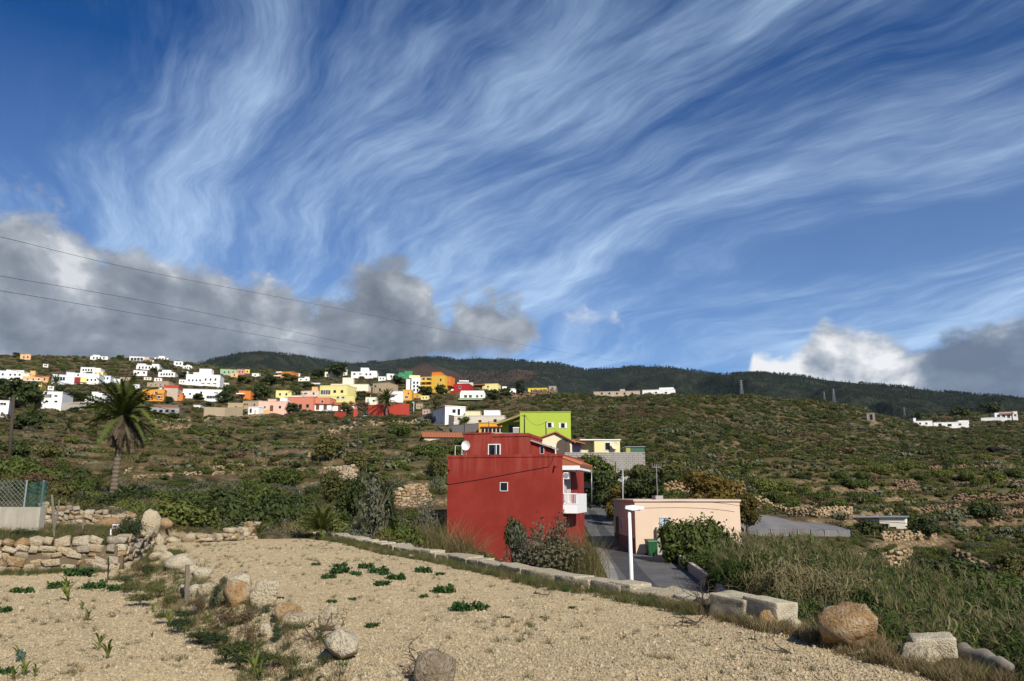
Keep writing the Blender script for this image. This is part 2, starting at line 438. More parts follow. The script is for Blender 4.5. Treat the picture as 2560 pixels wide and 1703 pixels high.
def seg_dist(x, y, path):
    best = np.full(np.shape(x), 1e9); tz = np.zeros(np.shape(x))
    for k in range(len(path) - 1):
        a, b = path[k], path[k + 1]; ex, ey = b[0] - a[0], b[1] - a[1]; L2 = ex * ex + ey * ey
        t = np.clip(((x - a[0]) * ex + (y - a[1]) * ey) / L2, 0, 1)
        d = np.hypot(x - a[0] - t * ex, y - a[1] - t * ey)
        if len(a) > 2: tz = np.where(d < best, a[2] + (b[2] - a[2]) * t, tz)
        best = np.minimum(best, d)
    return best, tz
DIV = [RZ(x, y, H0) for x, y in [(372, 1362), (400, 1410), (470, 1450), (560, 1490), (640, 1530), (720, 1575), (800, 1625), (880, 1690), (960, 1800)]]
DIV = [(p.x, p.y) for p in DIV] + [(-1.0, 3.0), (-1.0, -8)]
LOWP = np.array([(-30, a0[1] - 1.5)] + FIELD[:4] + DIV + [(-30, -12)])
def F(x, y):
    d, _ = seg_dist(x, y, DIV); low = inside(x, y, LOWP)
    z = H0 + fbm(x * .5, y * .5, 1, 3) * .07 + fbm(x * 2.2, y * 2.2, 2, 2) * .035
    # furrows of the ploughed strip
    z = z + np.sin((x * .85 + y * .5) * 5.2 + fbm(x * .8, y * .8, 9, 2) * 2) * .012
    return z - np.where(low, np.clip(d / .5, 0, 1) * .22, 0)
# the lane: centre line, height; land is cut flat to it
LANE = [RZ(1742, 1600, -4.75), RZ(1690, 1530, -4.65), RZ(1640, 1462, -4.55), P(1592, 1405, 50.5), P(1562, 1366, 60), P(1538, 1335, 69),
        P(1515, 1304, 80), P(1495, 1276, 93), P(1477, 1254, 107), P(1440, 1236, 120)]
LANE = [tuple(p) for p in LANE]
PADS = []                                            # (x, y, radius, z): levelled ground under houses
def Hh(x, y):
    x = np.asarray(x, float); y = np.asarray(y, float)
    z = T0(x, y)
    d, lz = seg_dist(x, y, LANE); k = np.clip((5.5 - d) / 3.0, 0, 1); k = k * k * (3 - 2 * k)
    z = z * (1 - k) + (lz - .06) * k
    for (a, b, r, pz) in PADS:
        d = np.hypot(x - a, y - b); k = np.clip((r * 1.5 - d) / (r * .5), 0, 1)
        z = z * (1 - k) + pz * k
    f = inside(x, y, poly)
    return np.where(f, F(x, y), z)
def hz(x, y): return float(Hh(np.array([x]), np.array([y]))[0])
def G(px, py, lo=14., hi=900.):
    """where the ray of a picture point first meets the land"""
    d = ray(px, py); d = d / d[1]
    t = np.exp(np.linspace(math.log(lo), math.log(hi), 700))
    b = Hh(d[0] * t, t) - d[2] * t
    k = np.argmax(b > 0)
    if not (b > 0).any(): k = int(np.argmax(b))
    if k > 0 and b[k] > 0:
        w = b[k] / (b[k] - b[k - 1]); t0 = t[k] + (t[k - 1] - t[k]) * w
    else: t0 = t[k]
    return Vector((d[0] * t0, t0, hz(d[0] * t0, t0)))

# ------------------------------------------------------------------ ground sheet
NA, NR = 620, 560
uu = np.linspace(-1.15, 1.15, NA)
rr = np.exp(np.linspace(math.log(4.2), math.log(2500), NR))
U2, R2 = np.meshgrid(uu, rr)                          # rows = distance
X, Y = (U2 * R2).ravel(), R2.ravel()
Z = Hh(X, Y)
fm = inside(X, Y, poly).astype(np.float32)
def grid_faces(nr, nc):
    i = np.arange((nr - 1) * (nc - 1)); r, c = i // (nc - 1), i % (nc - 1)
    a = r * nc + c
    return np.stack([a, a + 1, a + nc + 1, a + nc], 1)
def ground_mat():
    m, nt, b = newmat('ground_soil'); p = posc(nt)
    at = nt.nodes.new('ShaderNodeAttribute'); at.attribute_name = 'field'; fld = V(nt, at.outputs['Fac'])
    gx_, gy_, gz_ = sep(nt, p)
    # field: pale crushed tuff with darker soil showing between
    g1 = noise(nt, p, 1.1, 5, .6); g2 = noise(nt, p, 22., 3, .7); g3 = noise(nt, p, 60., 2, .7); g4 = noise(nt, p, .22, 3, .5)
    fc = mixc(nt, g2.sstep(.34, .66), (.34, .260, .150), (.58, .460, .275))
    fc = mixc(nt, g3.sstep(.5, .75) * .6, fc, (.66, .55, .36))
    fc = mixc(nt, g1.sstep(.55, .78) * .45, fc, (.28, .215, .13))
    fc = mixc(nt, g4.sstep(.45, .7) * .35, fc, (.33, .26, .165))
    g5 = noise(nt, p, 6.5, 5, .75); g6 = noise(nt, comb(nt, gx_ * 1.6 + gy_ * .9, gy_ * 3.2 - gx_ * 1.2, 0.), 1., 5, .7)
    fc = mixc(nt, g5.sstep(.54, .68) * .75, fc, (.19, .140, .082))
    fc = mixc(nt, g6.sstep(.54, .70) * .6, fc, (.21, .160, .095))
    # slope: brown soil, dry yellow grass, green cover
    s1 = noise(nt, p, .12, 5, .6); s2 = noise(nt, p, .9, 5, .65); s3 = noise(nt, p, .03, 3, .5)
    x, y, z = sep(nt, p)
    s4 = noise(nt, comb(nt, x * .05, y * .35, z * 1.2), 1., 4, .6)
    sc_ = mixc(nt, s2.sstep(.35, .65), (.055, .040, .022), (.120, .088, .047))
    sc_ = mixc(nt, s1.sstep(.42, .62) * .7, sc_, (.062, .068, .024))
    sc_ = mixc(nt, s4.sstep(.52, .70) * .75, sc_, (.17, .135, .066))
    sc_ = mixc(nt, s3.sstep(.5, .75) * .5, sc_, (.085, .048, .026))
    nz = sep(nt, nt.nodes.new('ShaderNodeNewGeometry').outputs['Normal'])[2]       # rubble faces of the old terraces
    vo = nt.nodes.new('ShaderNodeTexVoronoi'); vo.inputs['Scale'].default_value = 2.6; nt.links.new(p, vo.inputs['Vector']); vd = V(nt, vo.outputs['Distance'])
    rub = mixc(nt, vd.sstep(.15, .5), (.36, .28, .17), (.15, .105, .06))
    sc_ = mixc(nt, (nz * -1. + .93 + (s2 - .5) * .25).sstep(0., .07) * .85, sc_, rub)
    setin(nt, b.inputs['Base Color'], mixc(nt, fld, sc_, fc))
    b.inputs['Roughness'].default_value = 1.0; b.inputs['Specular IOR Level'].default_value = .05
    bumpn(nt, b, g2 * .5 + g3 * .35 + g1 * .3 + s2 * .4, .75, .06)
    return m
gm = mesh_np('ground', np.stack([X, Y, Z], 1), grid_faces(NR, NA), [ground_mat()], True)
at = gm.attributes.new('field', 'FLOAT', 'POINT'); at.data.foreach_set('value', fm)
tag(link('ground', gm), 'pale gravel field and scrubby hillside soil rising beyond it', kind='structure')

# ------------------------------------------------------------------ lane of asphalt with a darker repaired strip and a concrete edge
def asphalt(name, c, sc_=1.):
    m, nt, b = newmat(name); p = posc(nt)
    n = noise(nt, p, .8, 4, .6); n2 = noise(nt, p, 30., 2, .6)
    cc = mixc(nt, n.sstep(.35, .7), tuple(k * .82 for k in c), tuple(k * 1.18 for k in c))
    cc = mixc(nt, n2.sstep(.5, .8) * .4, cc, tuple(min(k * 1.6, .4) for k in c))
    setin(nt, b.inputs['Base Color'], cc); b.inputs['Roughness'].default_value = .85
    bumpn(nt, b, n2, .3, .01); return m
ASPH, ASPD, CONC = asphalt('grey_asphalt', (.105, .103, .102)), asphalt('dark_asphalt', (.055, .056, .058)), asphalt('road_concrete', (.23, .215, .19))
def ribbon(path, o0, o1, dz, n=10):
    """strip between two side offsets of a path, following its height"""
    pts = [Vector(p) for p in path]; out = []
    fine = []
    for k in range(len(pts) - 1):
        for j in range(n):
            t = j / n
            p0, p1, p2, p3 = pts[max(k - 1, 0)], pts[k], pts[k + 1], pts[min(k + 2, len(pts) - 1)]
            fine.append(.5 * ((2 * p1) + (p2 - p0) * t + (2 * p0 - 5 * p1 + 4 * p2 - p3) * t * t + (3 * p1 - p0 - 3 * p2 + p3) * t ** 3))
    fine.append(pts[-1])
    for k, p in enumerate(fine):
        t = fine[min(k + 1, len(fine) - 1)] - fine[max(k - 1, 0)]; t.z = 0; t.normalize()
        s = Vector((t.y, -t.x, 0))
        a = o0(k / (len(fine) - 1)) if callable(o0) else o0; b = o1(k / (len(fine) - 1)) if callable(o1) else o1
        out += [p + s * a + Vector((0, 0, dz)), p + s * b + Vector((0, 0, dz))]
    f = np.array([[2 * k, 2 * k + 1, 2 * k + 3, 2 * k + 2] for k in range(len(fine) - 1)])
    return np.array([tuple(v) for v in out]), f
v, f = ribbon(LANE, -2.3, 2.45, 0.0)
lane = link('lane', mesh_np('lane', v, f, [ASPH], True)); tag(lane, 'narrow grey asphalt lane dipping between the red and pink houses', kind='structure')
v, f = ribbon(LANE[:8], lambda t: -1.35 + .15 * math.sin(9 * t), lambda t: .35 - .9 * t + .12 * math.sin(14 * t), .006)
tag(link('asphalt_patch', mesh_np('asphalt_patch', v, f, [ASPD], True), lane), kind='structure')
v, f = ribbon(LANE[:5], -2.32, lambda t: -1.75 + .1 * math.sin(11 * t), .010)
tag(link('lane_edge', mesh_np('lane_edge', v, f, [CONC], True), lane), kind='structure')
g = RZ(1636, 1408, -4.46)
gr = MB().box(-.42, .42, -.26, .26, 0, .02)
gr.build('drain_frame', CONC, lane, loc=(g.x, g.y, -4.5), rot=(0, 0, .1))
db = MB()
for k in range(6): db.box(-.34, .34, -.2 + k * .075, -.16 + k * .075, .02, .03)
db.build('drain_grate', plain('black_iron', (.02, .02, .02), .5, .5), lane, loc=(g.x, g.y, -4.5), rot=(0, 0, .1))

# ------------------------------------------------------------------ mountains
RIDGE = [(-1100, 900), (-300, 905), (300, 915), (470, 915), (540, 898), (600, 886), (650, 882), (720, 886), (800, 899), (880, 908), (950, 903), (1000, 897), (1040, 894), (1090, 893),
         (1150, 898), (1200, 895), (1290, 901), (1350, 905), (1400, 909), (1440, 920), (1470, 925), (1510, 921), (1560, 918), (1640, 916), (1700, 920), (1750, 930),
         (1790, 937), (1850, 934), (1900, 932), (2000, 939), (2070, 950), (2150, 958), (2250, 966), (2330, 976), (2420, 985), (2500, 990), (2560, 1000), (2700, 1012), (3300, 1060)]
MU, MR = 520, 130
mu = np.linspace(-1.0, 1.05, MU)
rk = np.array([[ray(x, y)[0] / ray(x, y)[1], ray(x, y)[2] / ray(x, y)[1]] for x, y in RIDGE])
re_ = np.interp(mu, rk[:, 0], rk[:, 1])
rD = np.interp(mu, [-1, -.2, .1, .25, .5, 1.05], [4200, 4000, 3900, 3300, 2500, 1900])
tt = np.linspace(0, 1.25, MR)
U3, T3 = np.meshgrid(mu, tt)
D0 = 760.
D3 = D0 + (rD[None, :] - D0) * T3
X3, Y3 = U3 * D3, D3
zb = T0(mu * D0, np.full(MU, D0)) - 25
zr = re_ * rD
s_ = np.clip(T3, 0, 1)
prof = .42 * s_ + .58 * s_ ** 1.7
Z3 = zb[None, :] + (zr - zb)[None, :] * prof
gul = np.abs(fbm(X3 * .0021 + .4, Y3 * .0011, 11, 5)) * -2 + .5
bump_ = (gul * 120 + fbm(X3 * .0012, Y3 * .0012, 21, 4) * 170 + fbm(X3 * .012, Y3 * .012, 23, 3) * 14)
Z3 = Z3 + bump_ * np.clip(T3 * 3, 0, 1) * np.clip((1.0 - T3) * 2.4, 0, 1)
Z3 = np.where(T3 > 1, zr[None, :] - (T3 - 1) * 900, Z3)
# keep every slope under the line of sight to the crest
cap_ = (re_[None, :] - .0006) * D3
Z3 = np.where(T3 < 1, np.minimum(Z3, cap_), Z3)
def mount_mat():
    m, nt, b = newmat('mountain_slope'); p = posc(nt); x, y, z = sep(nt, p)
    n = noise(nt, p, .004, 5, .62); n2 = noise(nt, p, .022, 4, .65); n3 = noise(nt, p, .0013, 3, .5)
    c = mixc(nt, n2.sstep(.35, .68), (.014, .020, .014), (.034, .038, .024))
    c = mixc(nt, n.sstep(.57, .70) * .55, c, (.070, .052, .036))
    rd_ = ((x + 180.) / 330.).pw(2.) + ((y - 3150.) / 420.).pw(2.)
    c = mixc(nt, (1.2 - rd_ + (n2 - .5) * 1.6).sstep(0., .6) * .5, c, (.10, .055, .040))
    setin(nt, b.inputs['Base Color'], c); b.inputs['Roughness'].default_value = 1.; b.inputs['Specular IOR Level'].default_value = 0.
    bumpn(nt, b, n2, 1., 12.); return m
mm = mesh_np('mountain', np.stack([X3.ravel(), Y3.ravel(), Z3.ravel()], 1), grid_faces(MR, MU), [mount_mat()], True)
tag(link('mountain', mm), 'dark forested mountain ridge beyond the village', kind='structure')

# ------------------------------------------------------------------ instanced masses
PROTO = bpy.data.collections.new('prototypes')
def scatter_mass(name, label, pts, idx, rot, scl, protos):
    """one mass of many copies: points carry which, turn and size"""
    col = bpy.data.collections.new(name + '_sources')
    for k, me in enumerate(protos):
        o = bpy.data.objects.new('%s_source_%02d' % (name, k), me); col.objects.link(o)
    me = bpy.data.meshes.new(name); n = len(pts)
    me.vertices.add(n); me.vertices.foreach_set('co', np.asarray(pts, np.float32).ravel())
    a = me.attributes.new('which', 'INT', 'POINT'); a.data.foreach_set('value', np.asarray(idx, np.int32))
    a = me.attributes.new('turn', 'FLOAT_VECTOR', 'POINT'); a.data.foreach_set('vector', np.asarray(rot, np.float32).ravel())
    a = me.attributes.new('size', 'FLOAT_VECTOR', 'POINT'); a.data.foreach_set('vector', np.asarray(scl, np.float32).ravel())
    o = link(name, me); tag(o, label, kind='stuff')
    g = bpy.data.node_groups.new(name, 'GeometryNodeTree')
    g.interface.new_socket('Geometry', in_out='INPUT', socket_type='NodeSocketGeometry')
    g.interface.new_socket('Geometry', in_out='OUTPUT', socket_type='NodeSocketGeometry')
    gi, go = g.nodes.new('NodeGroupInput'), g.nodes.new('NodeGroupOutput')
    ip = g.nodes.new('GeometryNodeInstanceOnPoints'); ci = g.nodes.new('GeometryNodeCollectionInfo')
    ci.inputs['Collection'].default_value = col; ci.inputs['Separate Children'].default_value = True; ci.inputs['Reset Children'].default_value = True
    def attr(nm, ty):
        q = g.nodes.new('GeometryNodeInputNamedAttribute'); q.data_type = ty; q.inputs['Name'].default_value = nm; return q.outputs[0]
    g.links.new(gi.outputs[0], ip.inputs['Points']); g.links.new(ci.outputs[0], ip.inputs['Instance'])
    ip.inputs['Pick Instance'].default_value = True
    g.links.new(attr('which', 'INT'), ip.inputs['Instance Index'])
    g.links.new(attr('turn', 'FLOAT_VECTOR'), ip.inputs['Rotation']); g.links.new(attr('size', 'FLOAT_VECTOR'), ip.inputs['Scale'])
    g.links.new(ip.outputs[0], go.inputs[0])
    md = o.modifiers.new('copies', 'NODES'); md.node_group = g
    return o

def leaves(n, blobs, size, seed, out=.6, aspect=.5, shell=.55, up=.2, fold=False):
    """n small leaf faces spread through lumpy volumes; blobs are (x,y,z,rx,ry,rz)"""
    r = np.random.default_rng(seed); B = np.array(blobs, float)
    w = (B[:, 3] * B[:, 4] * B[:, 5]) ** (2 / 3); k = r.choice(len(B), n, p=w / w.sum())
    d = r.normal(size=(n, 3)); d /= np.linalg.norm(d, axis=1)[:, None]
    rad = shell + (1 - shell) * r.random(n) ** .6; rad *= 1 + .16 * r.normal(size=n)
    c = B[k, :3] + d * rad[:, None] * B[k, 3:]
    c[:, 2] = np.abs(c[:, 2])
    nn = d * out + r.normal(size=(n, 3)) * (1 - out) * .8; nn[:, 2] += up
    nn /= np.linalg.norm(nn, axis=1)[:, None]
    a = np.cross(nn, r.normal(size=(n, 3))); a /= np.linalg.norm(a, axis=1)[:, None] + 1e-9
    b = np.cross(nn, a); s = size * (.55 + .9 * r.random(n))[:, None]
    v = np.stack([c - a * s, c - b * s * aspect + nn * s * .15, c + a * s, c + b * s * aspect + nn * s * .15], 1).reshape(-1, 3)
    return v, np.arange(4 * n).reshape(n, 4)
def blades(n, rx, ry, h, w, seed, lean=.35, wind=(0, 0), seg=3, base=.0, curl=.5):
    """n narrow tapering blades growing from a patch"""
    r = np.random.default_rng(seed); V_, F_ = [], []
    bx = r.normal(size=n) * rx * .5; by = r.normal(size=n) * ry * .5
    hh = h * (.5 + .7 * r.random(n)); an = r.random(n) * 6.283; ln = lean * (.3 + r.random(n))
    ox, oy = np.cos(an) * ln + wind[0], np.sin(an) * ln + wind[1]
    tw = r.random(n) * 3.14
    pts = []
    for k in range(seg + 1):
        t = k / seg; q = t + curl * t * t * .6
        c = np.stack([bx + ox * hh * t * q, by + oy * hh * t * q, hh * (t - .28 * curl * t * t * np.hypot(ox, oy)) + base], 1)
        ww = (w * (1 - t * .92))[..., None] if np.ndim(w) else w * (1 - t * .92)
        s = np.stack([np.cos(tw), np.sin(tw), 0 * tw], 1) * ww
        pts += [c - s, c + s]
    Vn = np.stack(pts, 1).reshape(-1, 3); m = 2 * (seg + 1)
    f = np.concatenate([np.stack([np.arange(n) * m + 2 * k, np.arange(n) * m + 2 * k + 1, np.arange(n) * m + 2 * k + 3, np.arange(n) * m + 2 * k + 2], 1) for k in range(seg)])
    return Vn, f
def cat_np(*parts):
    V_, F_, M_, o = [], [], [], 0
    for v, f, m in parts:
        V_.append(np.asarray(v)); F_.append(np.asarray(f) + o); M_.append(np.full(len(f), m)); o += len(v)
    return np.concatenate(V_), np.concatenate(F_), np.concatenate(M_)

L_DARK = leafmat('leaf_dark_green', (.026, .038, .012), (.066, .086, .022))
L_MID = leafmat('leaf_mid_green', (.045, .066, .014), (.110, .136, .028))
L_YEL = leafmat('leaf_yellow_green', (.075, .095, .018), (.155, .165, .035))
L_OLIVE = leafmat('leaf_olive', (.060, .066, .018), (.130, .122, .036))
L_GREY = leafmat('leaf_grey_green', (.075, .082, .038), (.150, .158, .085), trans=.1)
L_DRY = leafmat('leaf_dry_brown', (.075, .050, .026), (.155, .110, .055), trans=.1)
L_STRAW = leafmat('dry_straw', (.17, .125, .06), (.30, .235, .12), trans=.2)
L_PINE = leafmat('pine_needles', (.010, .020, .010), (.030, .045, .018), trans=.05)
L_AGAVE = leafmat('agave_blue_grey', (.10, .135, .125), (.24, .28, .265), trans=.05)
L_REED = leafmat('reed_green', (.034, .062, .012), (.105, .138, .032), trans=.3)
L_REEDS = leafmat('reed_straw', (.16, .14, .06), (.27, .23, .115), trans=.25)
L_GRASS = leafmat('short_grass', (.050, .068, .018), (.115, .115, .038))
L_MAIZE = leafmat('maize_leaf', (.095, .13, .020), (.18, .20, .045), trans=.35)
L_WEED = leafmat('weed_leaf', (.022, .060, .014), (.050, .100, .026))
L_PALM = leafmat('palm_leaf', (.060, .085, .016), (.125, .140, .030), trans=.2)
L_PALMD = leafmat('palm_dead_leaf', (.045, .033, .020), (.15, .115, .070), trans=.1)

# pine wood on the mountain, one mass
npn = 42000
a_ = rng.random(npn); tk = rng.random(npn) ** .7
ui = rng.uniform(-.72, .80, npn)
iu = np.clip(((ui + 1.0) / 2.05 * (MU - 1)), 0, MU - 2).astype(int); it = np.clip(tk / 1.25 * (MR - 1), 0, MR - 2).astype(int)
ridge_n = 5000
iu[:ridge_n] = rng.integers(int(.14 * MU), int(.9 * MU), ridge_n); it[:ridge_n] = int(1.0 / 1.25 * (MR - 1)) - rng.integers(0, 2, ridge_n)
px_, py_, pz_ = X3[it, iu] + rng.normal(size=npn) * 6, Y3[it, iu] + rng.normal(size=npn) * 8, Z3[it, iu]
keep = (fbm(px_ * .0025, py_ * .0025, 31, 3) > -.22) | (np.arange(npn) < ridge_n)
keep &= ~((np.arange(npn) < ridge_n) & (fbm(px_ * .008, py_ * .004, 35, 3) < -.05))
px_, py_, pz_ = px_[keep], py_[keep], pz_[keep]
pine = []
for k in range(3):
    bl = [(0, 0, .30, .22, .22, .16), (.03, 0, .52, .20, .19, .17), (0, .03, .74, .14, .14, .16), (0, 0, .92, .07, .07, .10)]
    v, f = leaves(60, bl, .11, 50 + k, shell=.5)
    mb = MB().tube([(0, 0, -.1), (0, 0, .9)], [.03, .01], 4)
    v2 = np.array(mb.v); f2 = np.array([q for q in mb.f if len(q) == 4])
    v, f, mi = cat_np((v, f, 0), (v2, f2, 1)); pine.append(mesh_np('pine', v, f, [L_PINE, BARK], midx=mi))
n_ = len(px_); sz = rng.uniform(6, 11, n_) * np.clip(py_ / 3000, .6, 1.15)
scatter_mass('pine_wood', 'dark pine wood covering the mountain and its crest', np.stack([px_, py_, pz_ - .5], 1), rng.integers(0, 3, n_),
             np.stack([0 * sz, 0 * sz, rng.random(n_) * 6.28], 1), np.stack([sz, sz, sz], 1), pine)

# ------------------------------------------------------------------ houses
EXCL = []                                             # (x, y, r): no scrub grows here
def paint(c, stain=.3):
    return plaster('plaster_%02d_%02d_%02d' % tuple(int(k * 99) for k in c), c, stain, .5)
WH, CRM, YEL, PYEL, ORA, DOR = (.80, .79, .76), (.78, .72, .55), (.72, .50, .10), (.74, .66, .27), (.68, .29, .055), (.60, .19, .04)
RED, DRED, SAL, PNK, PEA = (.44, .055, .035), (.26, .028, .026), (.60, .22, .14), (.70, .44, .34), (.70, .42, .19)
GRN, SAGE, LIME, TAN, BLU, GRY, TEAL = (.045, .24, .11), (.30, .42, .26), (.40, .62, .075), (.40, .31, .20), (.62, .66, .70), (.32, .30, .28), (.30, .58, .62)
class House:
    """a house placed by the pixel corner of its facade; parts are children in house space:
    x along the facade, y into the house, z up"""
    def __init__(s, name, label, px, py, D=None, yaw=0., cat='house', group=None, r=None):
        p = G(px, py) if D is None else P(px, py, D)
        
        if group: yaw -= math.degrees(math.atan2(p.x, p.y)) * (.75 if yaw > -11 else .4)
        s.o = p; s.yaw = R(yaw); s.root = empty(name, p, s.yaw, label, cat, group)
        s.t = Vector((math.cos(s.yaw), math.sin(s.yaw), 0)); s.b = Vector((-math.sin(s.yaw), math.cos(s.yaw), 0))
        if r is None: r = 5
        EXCL.append((p.x, p.y, r))
    def q(s, px, py, off=0.):
        """picture point -> (x, z) on the facade plane moved back by off"""
        d = Vector(ray(px, py)); n = s.b; k = (s.o + n * off).dot(n) / d.dot(n)
        h = d * k - s.o
        return h.dot(s.t), h.z
    def block(s, x0, x1, yt, yb, c, dep=7., off=0., name='wall', sink=0., cap=.12, ov=.08, capc=None, parent=None):
        ym = (yt + yb) / 2
        a, zt = s.q(x0, yt, off); b, zb = s.q(x1, yb, off)
        zt2 = s.q(x1, yt, off)[1]; zt = (zt + zt2) / 2
        m = MB().box(a, b, off, off + dep, zb - sink, zt)
        w = m.build(name, paint(c), s.root if parent is None else parent)
        mid = s.o + s.t * ((a + b) / 2) + s.b * (off + dep / 2); EXCL.append((mid.x, mid.y, max(b - a, dep) * .62))
        if cap:
            cc = capc or tuple(min(k * 1.05 + .02, .82) for k in c)
            p = MB()
            for u0, u1, v0, v1 in ((a - ov, b + ov, off - ov, off + .22), (a - ov, b + ov, off + dep - .22, off + dep + ov), (a - ov, a + .22, off + .22, off + dep - .22), (b - .22, b + ov, off + .22, off + dep - .22)):
                p.box(u0, u1, v0, v1, zt + .002, zt + cap)
            p.build('parapet', paint(cc), w)
        return a, b, zb, zt
    def win(s, px, py, w, h, off=0., kind='w', parent=None, grow=1.3):
        """a window or door at a picture point, w and h in pixels"""
        D = (s.o + s.b * off).y
        a, z = s.q(px, py, off); gk = grow if D > 150 and w < 7 else 1.; ww, hh = pxw(w, D) / 2 * gk, pxw(h, D) / 2 * gk
        s.winm(a, z, ww, hh, off, kind)
    def winm(s, a, z, ww, hh, off=0., kind='w', axis='y', at=None):
        fr = {'w': WHITE, 'b': BROWN, 'd': BROWN, 's': SHUT, 'k': paint(GRY), 'o': WHITE}[kind]
        t = min(.06, ww * .13)
        f = MB()
        for u0, u1, v0, v1 in ((-ww, -ww + t, -hh, hh), (ww - t, ww, -hh, hh), (-ww + t, ww - t, -hh, -hh + t), (-ww + t, ww - t, hh - t, hh)):
            f.box(u0, u1, -.05, .04, v0, v1)
        if kind in 'w' and ww > .45: f.box(-t * .3, t * .3, -.04, .03, -hh + t, hh - t)
        pn = MB().box(-ww + t, ww - t, -.015, .02, -hh + t, hh - t)
        sill = MB().box(-ww - .06, ww + .06, -.12, -.05, -hh - .06, -hh) if kind in 'ws' and ww > .4 else None
        loc, rot = (a, off, z), (0, 0, 0)
        if axis == 'x': loc, rot = (at, a, z), (0, 0, math.pi / 2)
        if axis == '-x': loc, rot = (at, a, z), (0, 0, -math.pi / 2)
        fo = f.build('door' if kind == 'd' else 'window', fr, s.root, loc=loc, rot=rot)
        pn.build('panel' if kind in 'ds' else 'pane', {'d': BROWN, 's': SHUT}.get(kind, GLASS), fo)
        if sill: sill.build('sill', fr, fo)
        return fo
    def row(s, x0, x1, py, n, w, h, off=0., kind='w'):
        for k in range(n): s.win(x0 + (x1 - x0) * (k + .5) / n, py, w, h, off, kind)
    def roof(s, x0, x1, ye, yr, dep=6., off=0., mat=None, ov=.35, hip=0.):
        """pitched roof: front eave row ye, ridge row yr; slabs with some thickness and tile courses"""
        a, ze = s.q(x0, ye, off); b, _ = s.q(x1, ye, off); D = (s.o + s.b * off).y
        zr = ze + max(pxw(ye - yr, D), .3); a -= ov; b += ov; y0, y1, ym = off - ov, off + dep + ov, off + dep / 2
        m = MB()
        e = min(hip, (b - a) / 2 - .1)
        lo = [(a, y0, ze), (b, y0, ze), (b, y1, ze), (a, y1, ze)]; hi = [(a + e, ym, zr), (b - e, ym, zr)]
        up = lambda p: (p[0], p[1], p[2] + .12)
        for k in (0, 1):
            pts = [lo[0], lo[1], hi[1], hi[0]] if k == 0 else [lo[2], lo[3], hi[0], hi[1]]
            m.quad(*[up(p) for p in pts]); m.quad(*pts[::-1]); m.quad(pts[0], pts[1], up(pts[1]), up(pts[0]))
        m.quad(lo[1], lo[2], hi[1]); m.quad(lo[3], lo[0], hi[0])
        m.quad(up(lo[1]), up(lo[2]), up(hi[1])); m.quad(up(lo[3]), up(lo[0]), up(hi[0]))
        ro = m.build('roof', mat or TILE, s.root)
        n = max(3, int((b - a) / .45)); c = MB()
        for k in range(n):                             # courses of round tiles running down the front slope
            x = a + (b - a) * (k + .5) / n; t = min(1., min(x - a, b - x) / (e + 1e-6)) if e > .2 else 1.
            c.tube([(x, y0, ze + .13), (x, y0 + (ym - y0) * t, ze + .13 + (zr - ze) * t)], .09, 5)
        c.build('tile_course', mat or TILE, ro)
        return ro

HC = 'houses of the hillside village'
def simple(label, x0, x1, yt, yb, c, yaw=0., dep=7., wins=(), name='hillside_house', D=None, more=(), sink=2.5, **k):
    """a flat-roofed house of one or more blocks; wins = (x, y, w, h, kind[, off])"""
    h = House(name, label, (x0 + x1) / 2, yb, D, yaw, group=HC)
    h.block(x0, x1, yt, yb, c, dep, sink=sink, **k)
    for m in more:
        kw = dict(m[5]) if len(m) > 5 else {}
        h.block(*m[:5], **kw)
    for w in wins:
        h.win(w[0], w[1], w[2], w[3], w[5] if len(w) > 5 else 0., w[4] if len(w) > 4 else 'w')
    return h
def wr(x0, x1, y, n, w=3.2, h=4.5, kind='w'): return [(x0 + (x1 - x0) * (k + .5) / n, y, w, h, kind) for k in range(n)]
O = lambda **k: k

simple('small peach house on the bare crest', 51, 76, 887, 900, PEA, 8, 6, wr(55, 74, 893, 2), more=[(64, 76, 886, 893, PEA, O(off=1., dep=4))])
simple('low white house with a side wing, alone on the skyline', 226, 269, 891, 900, WH, -6, 6, wr(230, 264, 895, 4), more=[(232, 248, 888, 894, WH, O(off=1.2, dep=3.5))])
simple('white house with big dark windows next to a pinkish annexe', 324, 360, 892, 903, WH, -8, 6, wr(326, 358, 898, 4, 5, 6), more=[(360.6, 372, 893, 905, (.55, .40, .32), O(off=.6, dep=6, sink=2))])
simple('low pale pink store below the skyline houses', 367, 384, 900, 906, (.66, .52, .42), 0, 4, wr(370, 382, 903, 2, 2.5, 3))
simple('white stepped house high on the crest road', 386, 421, 895, 902, WH, -4, 6, wr(389, 418, 898, 4), more=[(397, 411, 891, 897, WH, O(off=1, dep=4))])
simple('white box house at the end of the crest', 435, 457, 904, 916, WH, 8, 6, wr(438, 455, 909, 2))
simple('low white sheds under the crest end house', 457, 479, 915, 923, WH, -5, 5, wr(460, 477, 919, 3, 2.4, 3), more=[(466, 474, 913, 917, WH, O(off=1, dep=3))])
simple('long white house with an upper room on the slope', 341, 398, 914, 925, WH, -7, 6, wr(345, 394, 919, 6), more=[(344, 364, 910, 916, WH, O(off=1, dep=4)), (380, 397, 911, 917, WH, O(off=1, dep=4))])
simple('white cube house with two square windows', 334, 367, 927, 940, WH, 3, 7, [(346, 932, 4, 4.5), (360, 932, 4, 4.5)])
h = simple('white house with a low gabled middle and arched porch', 396, 437, 931, 942, WH, -6, 7, wr(400, 434, 936, 5), more=[(406, 427, 926, 932, WH, O(off=1., dep=4))])
simple('white two-storey house behind the yellow-fronted one', 202, 236, 919, 941, WH, -10, 8, wr(205, 232, 925, 4) + wr(205, 222, 934, 2), more=[(236.5, 250, 921, 936, WH, O(off=.8, dep=6))])
